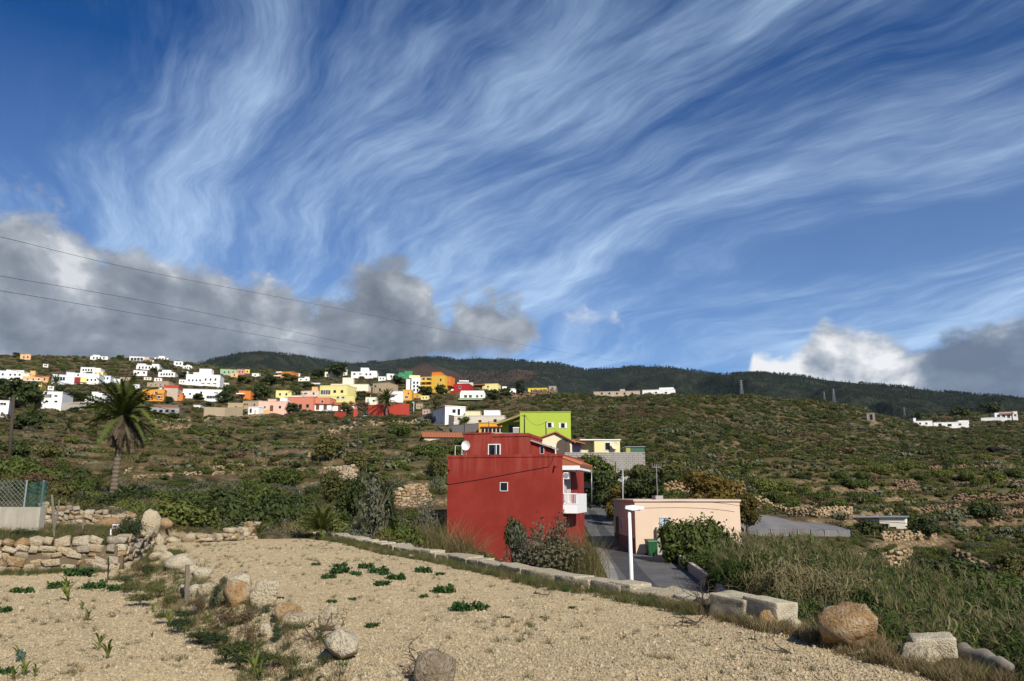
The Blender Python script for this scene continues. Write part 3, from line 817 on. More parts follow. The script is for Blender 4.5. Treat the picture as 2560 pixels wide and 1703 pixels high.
simple('pale yellow rounded-front house above the white terrace', 222, 257, 929, 942, PYEL, -8, 6, wr(225, 254, 935, 3), name='hillside_house')
simple('long white terrace house with a dark red garage', 170, 246, 934, 960, WH, -8, 7, wr(205, 243, 950, 4) + wr(172, 200, 938, 3), more=[(182, 200, 943, 957, DRED, O(off=-.5, dep=.49, cap=0)), (200.3, 216, 943, 956, PYEL, O(off=-.4, dep=.39, cap=0))])
simple('white house with a pale turquoise ground floor', 246, 275, 940, 961, BLU, -8, 6, wr(248, 273, 946, 3), more=[(245, 261, 952, 961, TEAL, O(off=-.4, dep=.39, cap=0))])
h = simple('white two-storey house with blue shade painted on its walls and a tall end tower', 131, 166, 937, 963, BLU, 9, 8, wr(136, 163, 947, 4, 4, 7), more=[(166.3, 184, 931, 967, BLU, O(off=-.3, dep=8.5, sink=3))])  # bluish wall colour puts the shade on this white house into its paint
simple('white corner house with a row of square windows', 16, 57, 926, 953, WH, -8, 9, wr(20, 55, 937, 3, 4, 4) + wr(24, 53, 946, 3, 4, 4))
simple('white house end half hidden past the corner house', -12, 14, 927, 949, BLU, -6, 8, wr(-8, 12, 936, 2))
h = simple('peach house with a red tiled roof and a block chimney room', 57, 121, 943, 956, PEA, -5, 8, wr(62, 118, 949, 4), more=[(76, 87, 928, 944, PEA, O(off=1, dep=3)), (57, 76, 933, 944, CRM, O(off=1.5, dep=5))])
h.roof(84, 121, 943, 937, 6, .3)
h = simple('yellow house with flat white slab roofs and a shaded terrace', 47, 102, 955, 981, YEL, -4, 7, [(88, 959, 9, 5), (68, 959, 9, 5)] + wr(52, 98, 972, 3, 7, 9), more=[(43, 103, 950, 953, WH, O(off=-1.6, dep=8.5, cap=0, name='roof_slab')), (43, 100, 963, 966, WH, O(off=-1.6, dep=1.59, cap=0, name='balcony_slab'))])
h = House('hillside_house', 'white house with a long dark window strip and blank side wall', 107, 1022, None, -9, group=HC)
h.block(107, 152, 980, 1022, WH, 9, sink=4); h.row(109, 128, 990, 5, 4.4, 7); h.win(140, 990, 8, 5); h.win(117, 1004, 6, 4); h.win(140, 1004, 6, 4)
h.block(88, 106.5, 981, 1012, TAN, 6, off=1.0, sink=3, name='side_wing')
simple('dark red low annexe beside a tan wing', 72, 87, 983, 1000, DRED, -10, 4, [(80, 990, 4, 5)])
simple('plain white house standing behind the wooden pole', -30, 18, 1002, 1048, WH, 4, 9, [(5, 1033, 5, 5), (8, 1010, 14, 7)], more=[(-30, 19, 1046, 1054, GRY, O(off=-.3, dep=.29, cap=0, name='plinth'))])
simple('white house with a stepped roof behind the tall palm', 213, 262, 993, 1007, WH, -8, 7, [(240, 1003, 6, 4), (225, 1001, 4, 4)], more=[(230, 255, 981, 994, WH, O(off=1.2, dep=5))])
simple('bright orange house with a square dark window', 356, 409, 974, 1003, ORA, -6, 8, [(391, 982, 5.5, 6), (398, 993, 5, 5), (372, 992, 5, 6)], more=[(397, 404, 969, 975, WH, O(off=1, dep=2))])
simple('grey rendered house with a red parapet beside the orange one', 410, 443, 970, 1001, (.46, .38, .30), -6, 7, [(424, 983, 7, 3)], capc=RED, cap=.9)
simple('small brick red box house beside the long white one', 429, 456, 986, 1002, DOR, -4, 5, [(447, 990, 3, 4)])
simple('tan rough rendered house above the orange house', 368, 421, 957, 970, TAN, -12, 6, wr(372, 418, 962, 4, 2.6, 3.5), more=[(385, 420, 954, 958, TAN, O(off=.8, dep=4))])
simple('long low white house with blue-grey glazed corner', 444, 553, 974, 999, WH, -5, 9, wr(450, 500, 985, 3, 4, 4) + [(503, 983, 4, 7)] + wr(516, 548, 993, 4, 6, 6) + [(540, 982, 10, 3)])
simple('big white two-storey house with a roof room', 466, 549, 937, 964, WH, -6, 9, wr(468, 505, 951, 4, 3.4, 4) + wr(508, 545, 949, 3, 3.4, 5) + wr(500, 544, 959, 3, 8, 3), more=[(499, 528, 923, 938, WH, O(off=1.5, dep=5)), (484, 499, 932, 938, WH, O(off=2, dep=4))])
h = simple('grey low shed with a brown sheet roof on posts', 376, 447, 1020, 1036, GRY, -4, 6, wr(380, 440, 1028, 4, 9, 8, 'k')); h.block(384, 446, 1012, 1019, (.20, .11, .08), 4, off=.6, cap=0, name='roof_sheet')
simple('sage green house half behind the crest', 551, 592, 924, 939, SAGE, 7, 8, wr(556, 588, 931, 3))
simple('small peach annexe with a flat roof below the sage house', 577, 595, 933, 943, PEA, 5, 4, [(586, 938, 3, 4)])
simple('pink house next to a little yellow one', 593, 612, 924, 937, (.50, .20, .16), 6, 6, wr(595, 610, 930, 2))
simple('little yellow house next to the pink one', 612.5, 624, 924, 934, YEL, 6, 6, [(618, 929, 3, 4)])
simple('tiny white shed on the ridge path', 630, 647, 934, 942, WH, -8, 4, [(638, 938, 3, 3)])
simple('brick red house with white balcony lines', 693, 728, 930, 949, DOR, -16, 8, [(702, 935, 10, 3), (700, 943, 8, 3)], more=[(684, 700, 938, 941, CRM, O(off=-1.5, dep=1.49, cap=0, name='balcony_slab')), (690, 703, 929, 932, CRM, O(off=-1., dep=.99, cap=0, name='balcony_slab'))])
simple('low white sheds with rounded tops by dark trees', 746, 774, 946, 953, WH, 4, 5, [(752, 949, 3, 3), (766, 949, 3, 3)], more=[(762, 773, 943, 948, WH, O(off=.6, dep=3))])
simple('cream house with white slab roofs among dark trees', 813, 868, 923, 943, CRM, 6, 8, [(823, 930, 4, 8)] + wr(832, 866, 928, 4, 4, 4), more=[(833, 867, 918, 921, WH, O(off=.5, dep=6, cap=0, name='roof_slab'))])
simple('bright white house with a square tower on the crest', 878, 942, 930, 946, WH, -4, 8, [(886, 935, 4, 4), (901, 935, 7, 3), (916, 936, 4, 4), (926, 936, 4, 4)], more=[(902, 921, 920, 931, WH, O(off=1, dep=5)), (921.4, 942, 928, 932, WH, O(off=2, dep=4))])
h = simple('small orange house with a white porch slab', 597, 626, 978, 1001, DOR, -8, 6, [(604, 989, 7, 6)]); h.block(590, 610, 983, 985.5, WH, 1.9, off=-2., cap=0, name='porch_slab')
simple('pale yellow flat house behind a small palm', 690, 728, 977, 995, PYEL, -8, 6, [(700, 986, 4, 5), (716, 986, 4, 5)])
simple('low white and terracotta house behind the salmon one', 752, 797, 978, 992, (.66, .50, .40), -6, 5, [(764, 984, 8, 5), (784, 984, 4, 5)], more=[(780, 794, 968, 979, PEA, O(off=1, dep=3))])
h = House('hillside_house', 'lemon yellow house with a wide blue window band', 800, 1006, None, -16, group=HC)
h.block(800, 867, 964, 1006, PYEL, 8, sink=3); h.row(802, 826, 981, 4, 5.6, 9, kind='w'); h.win(837, 979, 7, 7, kind='k'); h.win(855, 979, 7, 7, kind='k')
h.block(794, 884, 990, 1006, PYEL, 1.2, off=-1.25, sink=3, name='front_wing'); h.win(845, 994, 6, 4, -1.25); h.win(858, 994, 6, 4, -1.25)
h = House('hillside_house', 'tall cream house with a roof tower and a red tiled ledge', 827, 994, None, -6, group=HC)
h.block(827, 920, 961, 996, CRM, 9, sink=3, off=1.); h.block(857, 882, 945, 962, CRM, 4, off=2.5); h.win(890, 971, 4, 4, 1.)
h.roof(884, 925, 983, 978, 2.0, -.6)
h = simple('pale pink long house with arched doorway', 647, 718, 1004, 1032, PNK, -7, 8, [(662, 1020, 4, 7), (679, 1021, 6, 11, 'd'), (700, 1018, 5, 6)], more=[(670, 690, 999, 1005, PNK, O(off=1, dep=4)), (700, 718, 996, 1005, WH, O(off=1.2, dep=4))])
h = House('hillside_house', 'salmon pink house with a white roof room', 720, 1029, None, -12, group=HC)
h.block(720, 782, 993, 1029, SAL, 9, sink=3); h.win(733, 1016, 6, 7, kind='k'); h.win(751, 1017, 9, 13, kind='k'); h.win(769, 1015, 6, 7, kind='k')
h.block(728, 755, 990, 999, WH, 3, off=.8); h.block(782.5, 824, 995, 1012, SAL, 6, off=2.); h.win(806, 1004, 5, 5, 2.)
h = simple('whitewashed cottage with two brown doors and a tiled roof', 783, 828, 1011, 1027, WH, -6, 5, [(794, 1018, 8, 13, 'd'), (813, 1018, 8, 13, 'd')], cap=0); h.roof(783, 828, 1011, 1003, 5)
h = simple('whitewashed cottage with one brown door and a tiled roof', 829, 885, 1013, 1028, WH, -6, 5, [(849, 1020, 6, 11, 'd'), (870, 1019, 4, 4)], cap=0); h.roof(829, 885, 1013, 1005, 5)
simple('old tan stone house with small openings', 608, 652, 1003, 1026, TAN, -14, 7, [(613, 1011, 2.5, 4, 'k'), (618, 1011, 2.5, 4, 'k'), (636, 1012, 3, 4, 'k')])
simple('roofless tan stone barn', 570, 607, 1010, 1026, (.42, .33, .19), -10, 6, [(590, 1020, 4, 7, 'k')], cap=.3)
simple('little white shed in front of the pale pink house', 621, 646, 1018, 1036, WH, -16, 4, [(627, 1027, 4, 8, 'k')])
simple('bare tan block house with dark openings', 932, 973, 958, 988, TAN, -20, 8, [(939, 966, 3.5, 4, 'k'), (950, 975, 4, 6, 'k')])
simple('small cream store with a blue-grey door', 914, 941, 994, 1012, CRM, -4, 5, [(920, 1003, 4, 9, 's'), (934, 1002, 4, 4)])
simple('plain white house side next to an orange one', 974, 1007, 979, 1006, WH, -4, 8, [(984, 990, 3.5, 4)])
simple('small orange-yellow house with a dark window', 1007.5, 1029, 975, 1001, (.66, .34, .05), -4, 7, [(1016, 993, 6, 5), (1021, 984, 3, 4)])
simple('low orange-yellow annexe with a white step', 1034, 1052, 986, 996, (.66, .34, .05), -6, 4, [(1043, 991, 3, 4)])
simple('white three-storey block against the yellow flats', 1029, 1050, 945, 984, WH, 6, 8, wr(1031, 1048, 957, 2, 4, 5) + wr(1031, 1048, 966, 2, 4, 5) + wr(1031, 1048, 975, 2, 4, 5), more=[(1016, 1028.6, 949, 980, WH, O(off=1.5, dep=6)), (1023, 1050, 939, 946, PYEL, O(off=2, dep=6))])
h = House('hillside_house', 'yellow apartment block with three storeys of balconies and an orange roof room', 1079, 981, None, -14, group=HC)
h.block(1079, 1112, 939, 981, (.66, .40, .055), 9, sink=3); h.block(1080, 1102, 931, 940, DOR, 4, off=1.5); h.block(1112.5, 1127, 942, 964, DOR, 6, off=3.)
h.win(1102, 950, 4, 6); h.win(1095, 962, 3, 6); h.win(1102, 972, 3, 5)
h.block(1050, 1078.6, 943, 981, (.60, .42, .12), 6, off=1.6, sink=3, name='balcony_back')
for k, y in enumerate((950, 961, 973)):
    h.block(1050, 1078.6, y + 1.5, y + 4.5, YEL, 1.55, off=.03, cap=0, name='balcony')
    h.win(1059, y - 2.5, 7, 5, 1.58, 'k'); h.win(1071, y - 2.5, 9, 5, 1.58, 'k')
simple('emerald green stepped house on the crest', 986, 1021, 937, 948, GRN, 8, 7, [(994, 942, 4, 4), (1008, 942, 4, 4)], more=[(997, 1010, 932, 938, GRN, O(off=1, dep=4)), (1011, 1031, 928, 944, GRN, O(off=1.5, dep=6, sink=2))])
simple('white house joined to the emerald green one', 967, 985.5, 935, 950, WH, 8, 6, [(978, 941, 4, 5)])
h = simple('dark red house with a covered terrace', 1135, 1172, 960, 980, (.36, .025, .025), -12, 8, [(1150, 968, 4, 5)], more=[(1108, 1134.5, 962, 966, DRED, O(off=.2, dep=5, cap=0, name='roof_slab')), (1110, 1134.5, 973, 977, WH, O(off=.3, dep=.5, cap=0, name='terrace_rail')), (1108, 1134.5, 977.5, 984, DRED, O(off=.3, dep=6, sink=3, cap=0))])
simple('white and grey house with a pitched slab roof', 1143, 1183, 957, 968, (.62, .60, .57), 4, 6, [(1152, 962, 5, 4), (1170, 962, 7, 4)], more=[(1148, 1172, 951, 954, WH, O(off=.5, dep=5, cap=0, name='roof_slab'))])
h = simple('yellow house with a brown sheet carport', 1206, 1245, 960, 976, PYEL, -10, 7, [(1220, 967, 4, 4)], more=[(1183, 1212, 960, 962.5, (.25, .13, .08), O(off=-.6, dep=5, cap=0, name='carport_roof')), (1184, 1205, 963, 974, (.34, .25, .17), O(off=2.5, dep=2))])
h = House('hillside_house', 'long white house with a green-edged balcony on dark pillars', 1150, 1002, None, -4, group=HC)
h.block(1150, 1212, 982, 996, WH, 8, sink=0); h.row(1158, 1182, 991, 2, 6, 6); h.win(1193, 991, 5, 5); h.win(1204, 990, 3.5, 4)
h.block(1152, 1210, 977, 981, WH, 6, off=.8, cap=0, name='roof_slab'); h.block(1146, 1214, 995.5, 999.5, SAGE, 1.4, off=-1.45, cap=.05, name='balcony')
h.block(1150, 1212, 999.6, 1006, (.16, .14, .12), 7, off=.3, cap=0, sink=3, name='basement_wall'); h.win(1160, 1003, 9, 4, .3, 'k'); h.win(1180, 1003, 14, 4, .3, 'k')
simple('low white house with a long sloping parapet', 1255, 1290, 972, 985, WH, 6, 6, [(1266, 978, 4, 4), (1280, 979, 4, 4)], more=[(1256, 1267, 967, 973, WH, O(off=.5, dep=4))])
simple('single bright yellow flat house on the ridge', 1320, 1368, 971, 985, (.72, .55, .05), -5, 7, [(1329, 977, 4, 5), (1345, 977, 3, 4), (1358, 977, 3, 4)])
simple('grey unfinished hut by the yellow ridge house', 1372, 1390, 966, 979, GRY, -5, 4, [(1381, 972, 4, 5, 'k')])
h = House('hillside_house', 'white two-storey house with a brown door above the parked cars', 1113, 1062, None, 20, group=HC)
h.block(1113, 1163, 1017, 1062, WH, 9, sink=4, cap=.15); h.win(1135, 1028, 9, 9, kind='k'); h.win(1147, 1030, 7, 15, kind='b'); h.win(1130, 1050, 3, 8, kind='k')
h.roof(1113, 1163, 1017, 1009, 8, .3, hip=3.)
for k in (1.8, 4.6): h.winm(k, h.q(1113, 1028)[1], .45, .6, 0, 'k', '-x', -.002 + h.q(1113, 1040)[0])
simple('old white rubble house with peeling plaster', 1130, 1261, 1040, 1066, (.60, .54, .44), -5, 6, [(1200, 1053, 8, 6, 'k'), (1238, 1052, 6, 6, 'k')], more=[(1210, 1249, 1027, 1041, WH, O(off=1.5, dep=4)), (1163, 1200, 1029, 1041, (.66, .60, .38), O(off=2., dep=4))])
h = simple('orange house with a white glazed veranda', 1197, 1262, 1058, 1092, (.66, .34, .03), -4, 7, [(1207 + k * 9.6, 1076, 8.4, 12, 'o') for k in range(6)]); h.block(1201, 1262, 1066.5, 1068.5, DRED, .3, off=-.31, cap=0, name='veranda_beam')
h = House('old_cottage', 'low old cottage with a long sagging red tiled roof', 1068, 1104, None, 4, group=HC)
h.block(1060, 1152, 1092, 1106, (.62, .52, .38), 5, cap=0, sink=2); h.roof(1060, 1152, 1093, 1080, 5); h.win(1117, 1100, 11, 7, kind='k')
simple('long white warehouse roof on the ridge of the scrubby hill', 1606, 1688, 975, 988, WH, -5, 9, [(1640, 982, 5, 4), (1665, 982, 5, 4)], more=[(1648, 1684, 970, 976, WH, O(off=1.5, dep=5))])
simple('long low tan wall building on the ridge', 1484, 1600, 979, 990, (.46, .37, .28), -4, 5, wr(1495, 1590, 984, 5, 4, 4, 'k'), more=[(1550, 1562, 974, 980, (.5, .42, .33), O(off=1, dep=3))])
h = House('concrete_hut', 'small grey concrete hut alone among the scrub', 2166, 1050, None, -26); h.block(2166, 2188, 1033, 1051, (.30, .26, .21), 3.6, sink=2, cap=.1); h.win(2178, 1043, 5.5, 11, kind='k')
simple('small white house with a pointed end gable on the far slope', 2284, 2332, 1053, 1066, WH, 6, 7, [(2300, 1059, 4, 4), (2316, 1059, 4, 4)], more=[(2283, 2290, 1046, 1054, WH, O(off=.4, dep=3))])
simple('long low white house with dark openings on the far slope', 2334, 2423, 1056, 1071, WH, 4, 7, [(2350, 1062, 7, 6, 'k'), (2374, 1063, 9, 6, 'k'), (2400, 1061, 5, 4)], more=[(2396, 2423, 1052, 1060, WH, O(off=1, dep=4))])
h = House('hillside_house', 'large white house with a red tiled porch above a white terrace', 2486, 1050, None, -14, group=HC)
h.block(2486, 2530, 1032, 1052, WH, 9, sink=4); h.block(2530.3, 2546, 1029, 1053, WH, 6, off=1.2, sink=4); h.roof(2500, 2532, 1036, 1030, 4, -.5); h.win(2538, 1038, 4, 4, 1.2); h.row(2490, 2528, 1041, 3, 5, 6); h.block(2452, 2512, 1044, 1056, WH, 3, off=-3.1, sink=4, cap=.1, name='terrace_wall')

for lab, x0, x1, yt, yb, c, yaw in (('tiny white house under the skyline on the bare slope', 108, 120, 911, 918, WH, 4), ('small white house below the long white slope house', 386, 404, 946, 954, WH, -3), ('low white shed between slope terraces', 360, 378, 944, 950, CRM, 2), ('white hut beside the big two-storey house', 448, 464, 950, 960, WH, 3),
    ('pair of low white rooms by the roof-room house', 456, 470, 929, 937, WH, -2), ('small cream house above the long white one', 556, 572, 958, 968, CRM, 0), ('low cream annexe just under the sage house', 600, 616, 943, 950, CRM, 2), ('white cabin on the crest path past the red house', 736, 750, 934, 941, WH, 4), ('low white house behind the lemon yellow one', 770, 800, 958, 966, WH, -4),
    ('grey unplastered house by the cream tower house', 925, 934, 966, 980, GRY, -3), ('small white house under the green crest house', 946, 964, 942, 952, WH, 5), ('pale yellow house below the white three-storey block', 1052, 1072, 990, 1000, PYEL, -3), ('cream store on the slope above the cottages', 890, 906, 1016, 1030, CRM, -4), ('tan wall house behind the old cottage', 1040, 1056, 1010, 1024, TAN, -6),
    ('small terracotta roofed hut by the upper lane', 1056, 1074, 1024, 1036, (.42, .30, .22), -4), ('white hut low on the village edge', 484, 500, 1014, 1026, WH, -10), ('small white house between the palm and the orange house', 330, 348, 962, 972, WH, 0), ('low white wall house under the peach roof house', 120, 134, 966, 975, WH, 3), ('white terrace house beside the turquoise floor', 278, 300, 948, 960, WH, -4), ('small tan house under the white cube house', 300, 326, 944, 952, TAN, -4)):
    simple(lab, x0, x1, yt, yb, c, yaw, 5, wr(x0 + 2, x1 - 2, (yt + yb) / 2 - .5, 2, 2.6, 3.2))

# ------------------------------------------------------------------ the red house
def redmat():
    m, nt, b = newmat('red_render'); p = objc(nt); x, y, z = sep(nt, p)
    n1 = noise(nt, p, .55, 5, .6); n2 = noise(nt, comb(nt, x * 2.6, y * 2.6, z * .16), 1., 5, .65); n3 = noise(nt, p, 9., 4, .65); n4 = noise(nt, p, 38., 2, .6)
    c = mixc(nt, n1.sstep(.3, .7), (.215, .023, .015), (.270, .033, .022))
    c = mixc(nt, n2.sstep(.50, .75) * .28, c, (.17, .018, .013))
    c = mixc(nt, (n3 * .6 + n1 * .4).sstep(.54, .70) * .32, c, (.34, .085, .06))
    top = z.sstep(6.0, 7.3); c = mixc(nt, top * n2.sstep(.42, .62) * .45, c, (.34, .085, .06))
    setin(nt, b.inputs['Base Color'], c); b.inputs['Roughness'].default_value = .92
    bumpn(nt, b, n4 * .5 + n3 * .5 + n2 * .3, .35, .02); return m
REDM = redmat()
h = House('red_house', 'deep red rendered house with a white balcony beside the lane', 1407, 1448, 50., -14., r=8)
xl = h.q(1117, 1300)[0]; zt = h.q(1405, 1136)[1]; zs = h.q(1117, 1147)[1]; DEP = 9.5
ztl = zt - .12
m = MB()
lo = [(xl, 0, -1.2), (0, 0, -1.2), (0, DEP, -1.2), (xl, DEP, -1.2)]; hi = [(xl, 0, ztl), (0, 0, zt), (0, DEP, zt - .05), (xl, DEP, ztl)]
m.v = lo + hi; m.f = [[3, 2, 1, 0], [0, 1, 5, 4], [1, 2, 6, 5], [2, 3, 7, 6], [3, 0, 4, 7]]; m.m = [0] * 5
m.quad((xl + .2, .2, zt - .75), (-.2, .2, zt - .75), (-.2, DEP - .2, zt - .75), (xl + .2, DEP - .2, zt - .75))
wall = m.build('wall', REDM, h.root)
EXCL.append((h.o.x - 2, h.o.y + 5, 8.5))
p = MB()
for a, b, c_, d in ((xl - .03, .05, -.04, .2), (xl - .03, .05, DEP - .2, DEP + .03), (xl - .03, xl + .2, .2, DEP - .2), (-.2, .05, .2, DEP - .2)): p.box(a, b, c_, d, zt - .14, zt + .03)
p.build('parapet', REDM, wall)
# stair room on the roof
u0, zr0 = h.q(1161, 1084, 1.6); u1, _ = h.q(1321, 1085, 1.6); zb = zt - .75; zr0 = h.q(1240, 1084, 1.6)[1]
m = MB().box(u0, u1, 1.6, 6.2, zb, zr0); m.box(u0 - .04, u0 + (u1 - u0) * .42, 1.55, 6.25, zr0 + .002, zr0 + .09); m.box(u0 + (u1 - u0) * .45, u1 + .04, 1.55, 6.25, zr0 - .22, zr0 - .13)
m.build('roof_room', REDM, h.root)
u2, zl = h.q(1363, 1112, 2.4); m = MB().prism([(u1 + .002, zb), (u2, zb), (u2, zl - .12), (u1 + .002, zl + .25)], 2.4, 6.0)
m.build('roof_annexe', REDM, h.root)
m = MB().prism([(u1 - .3, zl + .37), (u2 + .25, zl - .17), (u2 + .25, zl - .08), (u1 - .3, zl + .46)], 2.2, 6.1); m.build('annexe_roof', plain('grey_sheet', (.36, .33, .30), .8), h.root)
h.winm((h.q(1355, 1126, 2.4)[0]), h.q(1355, 1126, 2.4)[1], .14, .24, 2.398, 'w')
w_ = pxw(32, 52) / 2; hh_ = pxw(29, 52) / 2
fo = h.winm(h.q(1236, 1125, 1.6)[0], h.q(1236, 1125, 1.6)[1], w_, hh_, 1.598, 'w')
sh = MB().box(-.02, .02, -.55, -.03, -hh_ + .08, hh_ - .08); sh.build('open_sash', WHITE, fo, rot=(0, 0, .5))
h.winm(h.q(1260, 1217)[0], h.q(1260, 1217)[1], .27, .29, -.002, 'w')
# spouts
for px, py in ((1124, 1176), (1389, 1167)):
    a, z = h.q(px, py); MB().tube([(a - .1, .02, z + .05), (a + .1, -.32, z - .05)], .045, 8).build('rain_spout', plain('dark_red_pipe', (.09, .012, .01)), h.root)
# cable clipped to the wall
def hang(a, b, sag, n=14):
    a, b = Vector(a), Vector(b)
    return [a.lerp(b, k / n) - Vector((0, 0, sag * 4 * (k / n) * (1 - k / n))) for k in range(n + 1)]
cq = lambda *l: [(h.q(x, y)[0], -.02, h.q(x, y)[1]) for x, y in l]
MB().tube(cq((1118, 1212), (1200, 1199), (1290, 1182), (1372, 1167), (1380, 1155), (1383, 1143), (1400, 1138)), .018, 5).build('wall_cable', CABLE, h.root)
# canopy of tiles on the lane side
zc = h.q(1410, 1170)[1]
cy0, cy1, cx = .35, 5.2, 1.15
m = MB().box(.002, cx, cy0, cy1, zc - .12, zc + .16); can = m.build('canopy', WHITE, h.root)
tl = MB(); n = 17
for k in range(n):
    y = cy0 + (cy1 - cy0) * (k + .5) / n
    tl.tube([(.0, y, zc + .68), (cx + .12, y, zc + .2)], .15, 6)
tl.build('canopy_tile', TILE, can)
MB().prism([(0.002, zc + .162), (cx + .05, zc + .162), (0.002, zc + .60)], cy0, cy1, 'y').build('canopy_bed', TILE, can)
# balcony
zf, zu, zrl = h.q(1413, 1262)[1], h.q(1413, 1284)[1], h.q(1413, 1234)[1]
bx, by0, by1 = .92, .45, 4.6
bal = MB().box(.002, bx, by0, by1, zu, zf).build('balcony', WHITE, h.root)
MB().box(bx - .06, bx, by0 + .06, by1, zf + .002, zrl).build('balcony_panel', WHITE, bal)
rl = MB().box(.01, bx, by0, by0 + .055, zrl - .05, zrl + .02).box(.01, bx, by0 + .005, by0 + .05, zf + .02, zf + .07)
rl.build('rail', WHITE, bal)
for k in range(9): MB().box(.06 + k * .095, .085 + k * .095, by0 + .012, by0 + .038, zf + .07, zrl - .05).build('baluster', WHITE, bal)
for yy in (1.0, 2.6): 
    fo = h.winm(yy, (zf + zc) / 2 - .12, .48, (zc - zf) / 2 - .25, 0, 'w', 'x', .003)
ac = MB().box(.05, .36, .5, 1.25, zc - 1.0 + .3, zc - .25).build('air_conditioner', WHITE, h.root)
MB().tube([(.21, .49, zc - .48), (.21, .485, zc - .48)], .18, 12).build('fan_grille', METAL, ac)
# satellite dish on the roof
dx_, dz_ = h.q(1165, 1114, .6)
dish = empty('satellite_dish', h.o + h.t * dx_ + h.b * .6 + Vector((0, 0, zt - .75)), h.yaw, 'white satellite dish on the red house roof', 'satellite dish')
dd = MB(); n = 24; rg = 6; rad_ = .31; zc_ = dz_ - (zt - .75)
for j in range(rg + 1):
    r_ = rad_ * j / rg
    for k in range(n): a = 2 * math.pi * k / n; dd.v.append((r_ * math.cos(a), -.05 + .10 * (1 - (j / rg) ** 2), zc_ + r_ * math.sin(a) * 1.06))
for j in range(rg):
    for k in range(n): dd.f.append([j * n + k, j * n + (k + 1) % n, (j + 1) * n + (k + 1) % n, (j + 1) * n + k]); dd.m.append(0)
dd.build('reflector', WHITE, dish, True)
MB().tube([(0, .05, zc_ - .1), (0, .22, zc_ - .25), (-.1, .22, 0)], .025, 6).build('mast', METAL, dish)
MB().tube([(0, 0, zc_ - rad_), (.05, -.36, zc_ - .08)], .012, 5).build('feed_arm', METAL, dish)
fx = h.q(1138, 1120, .3)[0]; fx2 = h.q(1155, 1120, .3)[0]
fr = empty('clothes_frame', h.o + h.t * fx + h.b * .3 + Vector((0, 0, zt - .75)), h.yaw, 'thin white pipe frame beside the roof dish', 'clothes frame')
for k in (0, fx2 - fx): MB().tube([(k, 0, 0), (k, 0, 1.45)], .02, 6).build('post', WHITE, fr)
MB().tube([(0, 0, 1.43), (fx2 - fx, 0, 1.43)], .012, 5).build('line', WHITE, fr)
RH = h

# ------------------------------------------------------------------ the pink house and its gate
h = House('pink_house', 'pale pink flat-roofed house with a blue-grey shutter beside the lane', 1590, 1374, 55., 2.5, r=6)
PINKM = plaster('pink_render', (.655, .50, .37), .22, .6)
x1 = h.q(1851, 1300)[0]; zt = h.q(1700, 1254)[1]
wall = MB().box(0, x1, 0, 8.5, -1.6, zt).build('wall', PINKM, h.root); EXCL.append((h.o.x + 4, h.o.y + 4, 6.5))
MB().box(-.1, x1 + .08, -.1, 8.55, zt + .002, zt + .13).build('roof_edge', plaster('pink_edge', (.62, .48, .40), .3), wall)
MB().box(-.012, -.002, 0, 8.5, -1.5, .75).build('painted_plinth', plaster('plinth_brown', (.20, .12, .10), .3), wall)
a, z = h.q(1662, 1312); h.winm(a, z, .36, .50, -.002, 's')
MB().box(a - .015, a + .015, -.065, -.02, z - .42, z + .42).build('shutter_joint', METAL, h.root)
for yy, ww, hh_, zz_ in ((2.2, .42, 1.0, 1.05), (5.2, .35, .4, 1.6), (6.9, .4, 1.0, 1.05)): h.winm(yy, zz_, ww, hh_, 0, 'd' if hh_ > .5 else 'w', '-x', -.016)
ant = empty('tv_antenna', h.o + h.t * h.q(1642, 1200, 2.)[0] + h.b * 2. + Vector((0, 0, zt + .13)), .3, 'grey television antenna on a mast on the pink house roof', 'antenna')
at_ = pxw(85, 57) * .97
MB().tube([(0, 0, 0), (0, 0, at_)], .02, 6).build('mast', METAL, ant)
MB().box(-.3, .3, -.3, .3, 0, .28).build('mast_block', paint(GRY), ant)
bm = MB().tube([(-.4, 0, at_ - .2), (.4, 0, at_ - .2)], .012, 5)
for k in range(5): bm.tube([(-.36 + .18 * k, -.25, at_ - .1 - .05 * (k % 2)), (-.36 + .18 * k, .25, at_ - .1 - .05 * (k % 2))], .012, 5); bm.tube([(-.36 + .18 * k, 0, at_ - .22), (-.3 + .18 * k, 0, at_ + .1)], .01, 4)
bm.build('elements', METAL, ant)
PH = h
for px, py, hgt, lab in ((1557, 1252, 2.6, 'bare grey pole at the corner of the pink house roof'),):
    q_ = h.q(px, py, .5); po = MB().tube([(0, 0, 0), (.03, 0, hgt)], [.045, .03], 7).build('roof_pole', METAL, None, loc=h.o + h.t * q_[0] + h.b * .5 + Vector((0, 0, zt + .13)))
    tag(po, lab, 'pole')
# gate pillar, gate, bin, kerb walls
zg = -4.5
pp = P(1652, 1386, 55.0); CONW = plaster('old_concrete', (.42, .39, .34), .7, 1.5)
gp = MB().box(-.28, .28, -.28, .28, -.4, 1.86).build('gate_pillar', CONW, None, loc=pp, rot=(0, 0, .05)); tag(gp, 'weathered concrete gate pillar beside the green bin', 'pillar')
ga = empty('garden_gate', P(1614, 1378, 56.), .05, 'dark iron bar gate between the pink house and a pillar', 'gate')
IRON = plain('dark_iron', (.025, .025, .025), .5, .4)
MB().box(0, .07, -.035, .035, 0, 1.9).box(.85, .92, -.035, .035, 0, 1.95).box(.07, .85, -.02, .02, 1.35, 1.4).box(.07, .85, -.02, .02, .15, .2).build('frame', IRON, ga)
for k in range(6): MB().tube([(.16 + k * .12, 0, .2), (.16 + k * .12, 0, 1.75 + .1 * (k % 2))], .012, 5).build('bar', IRON, ga)
bp = P(1629, 1391, 54.2)
bn = empty('wheelie_bin', bp, .15, 'dark green wheelie bin on the lane in front of the gate', 'bin')
GREENP = plain('green_plastic', (.020, .090, .035), .45, var=.1)
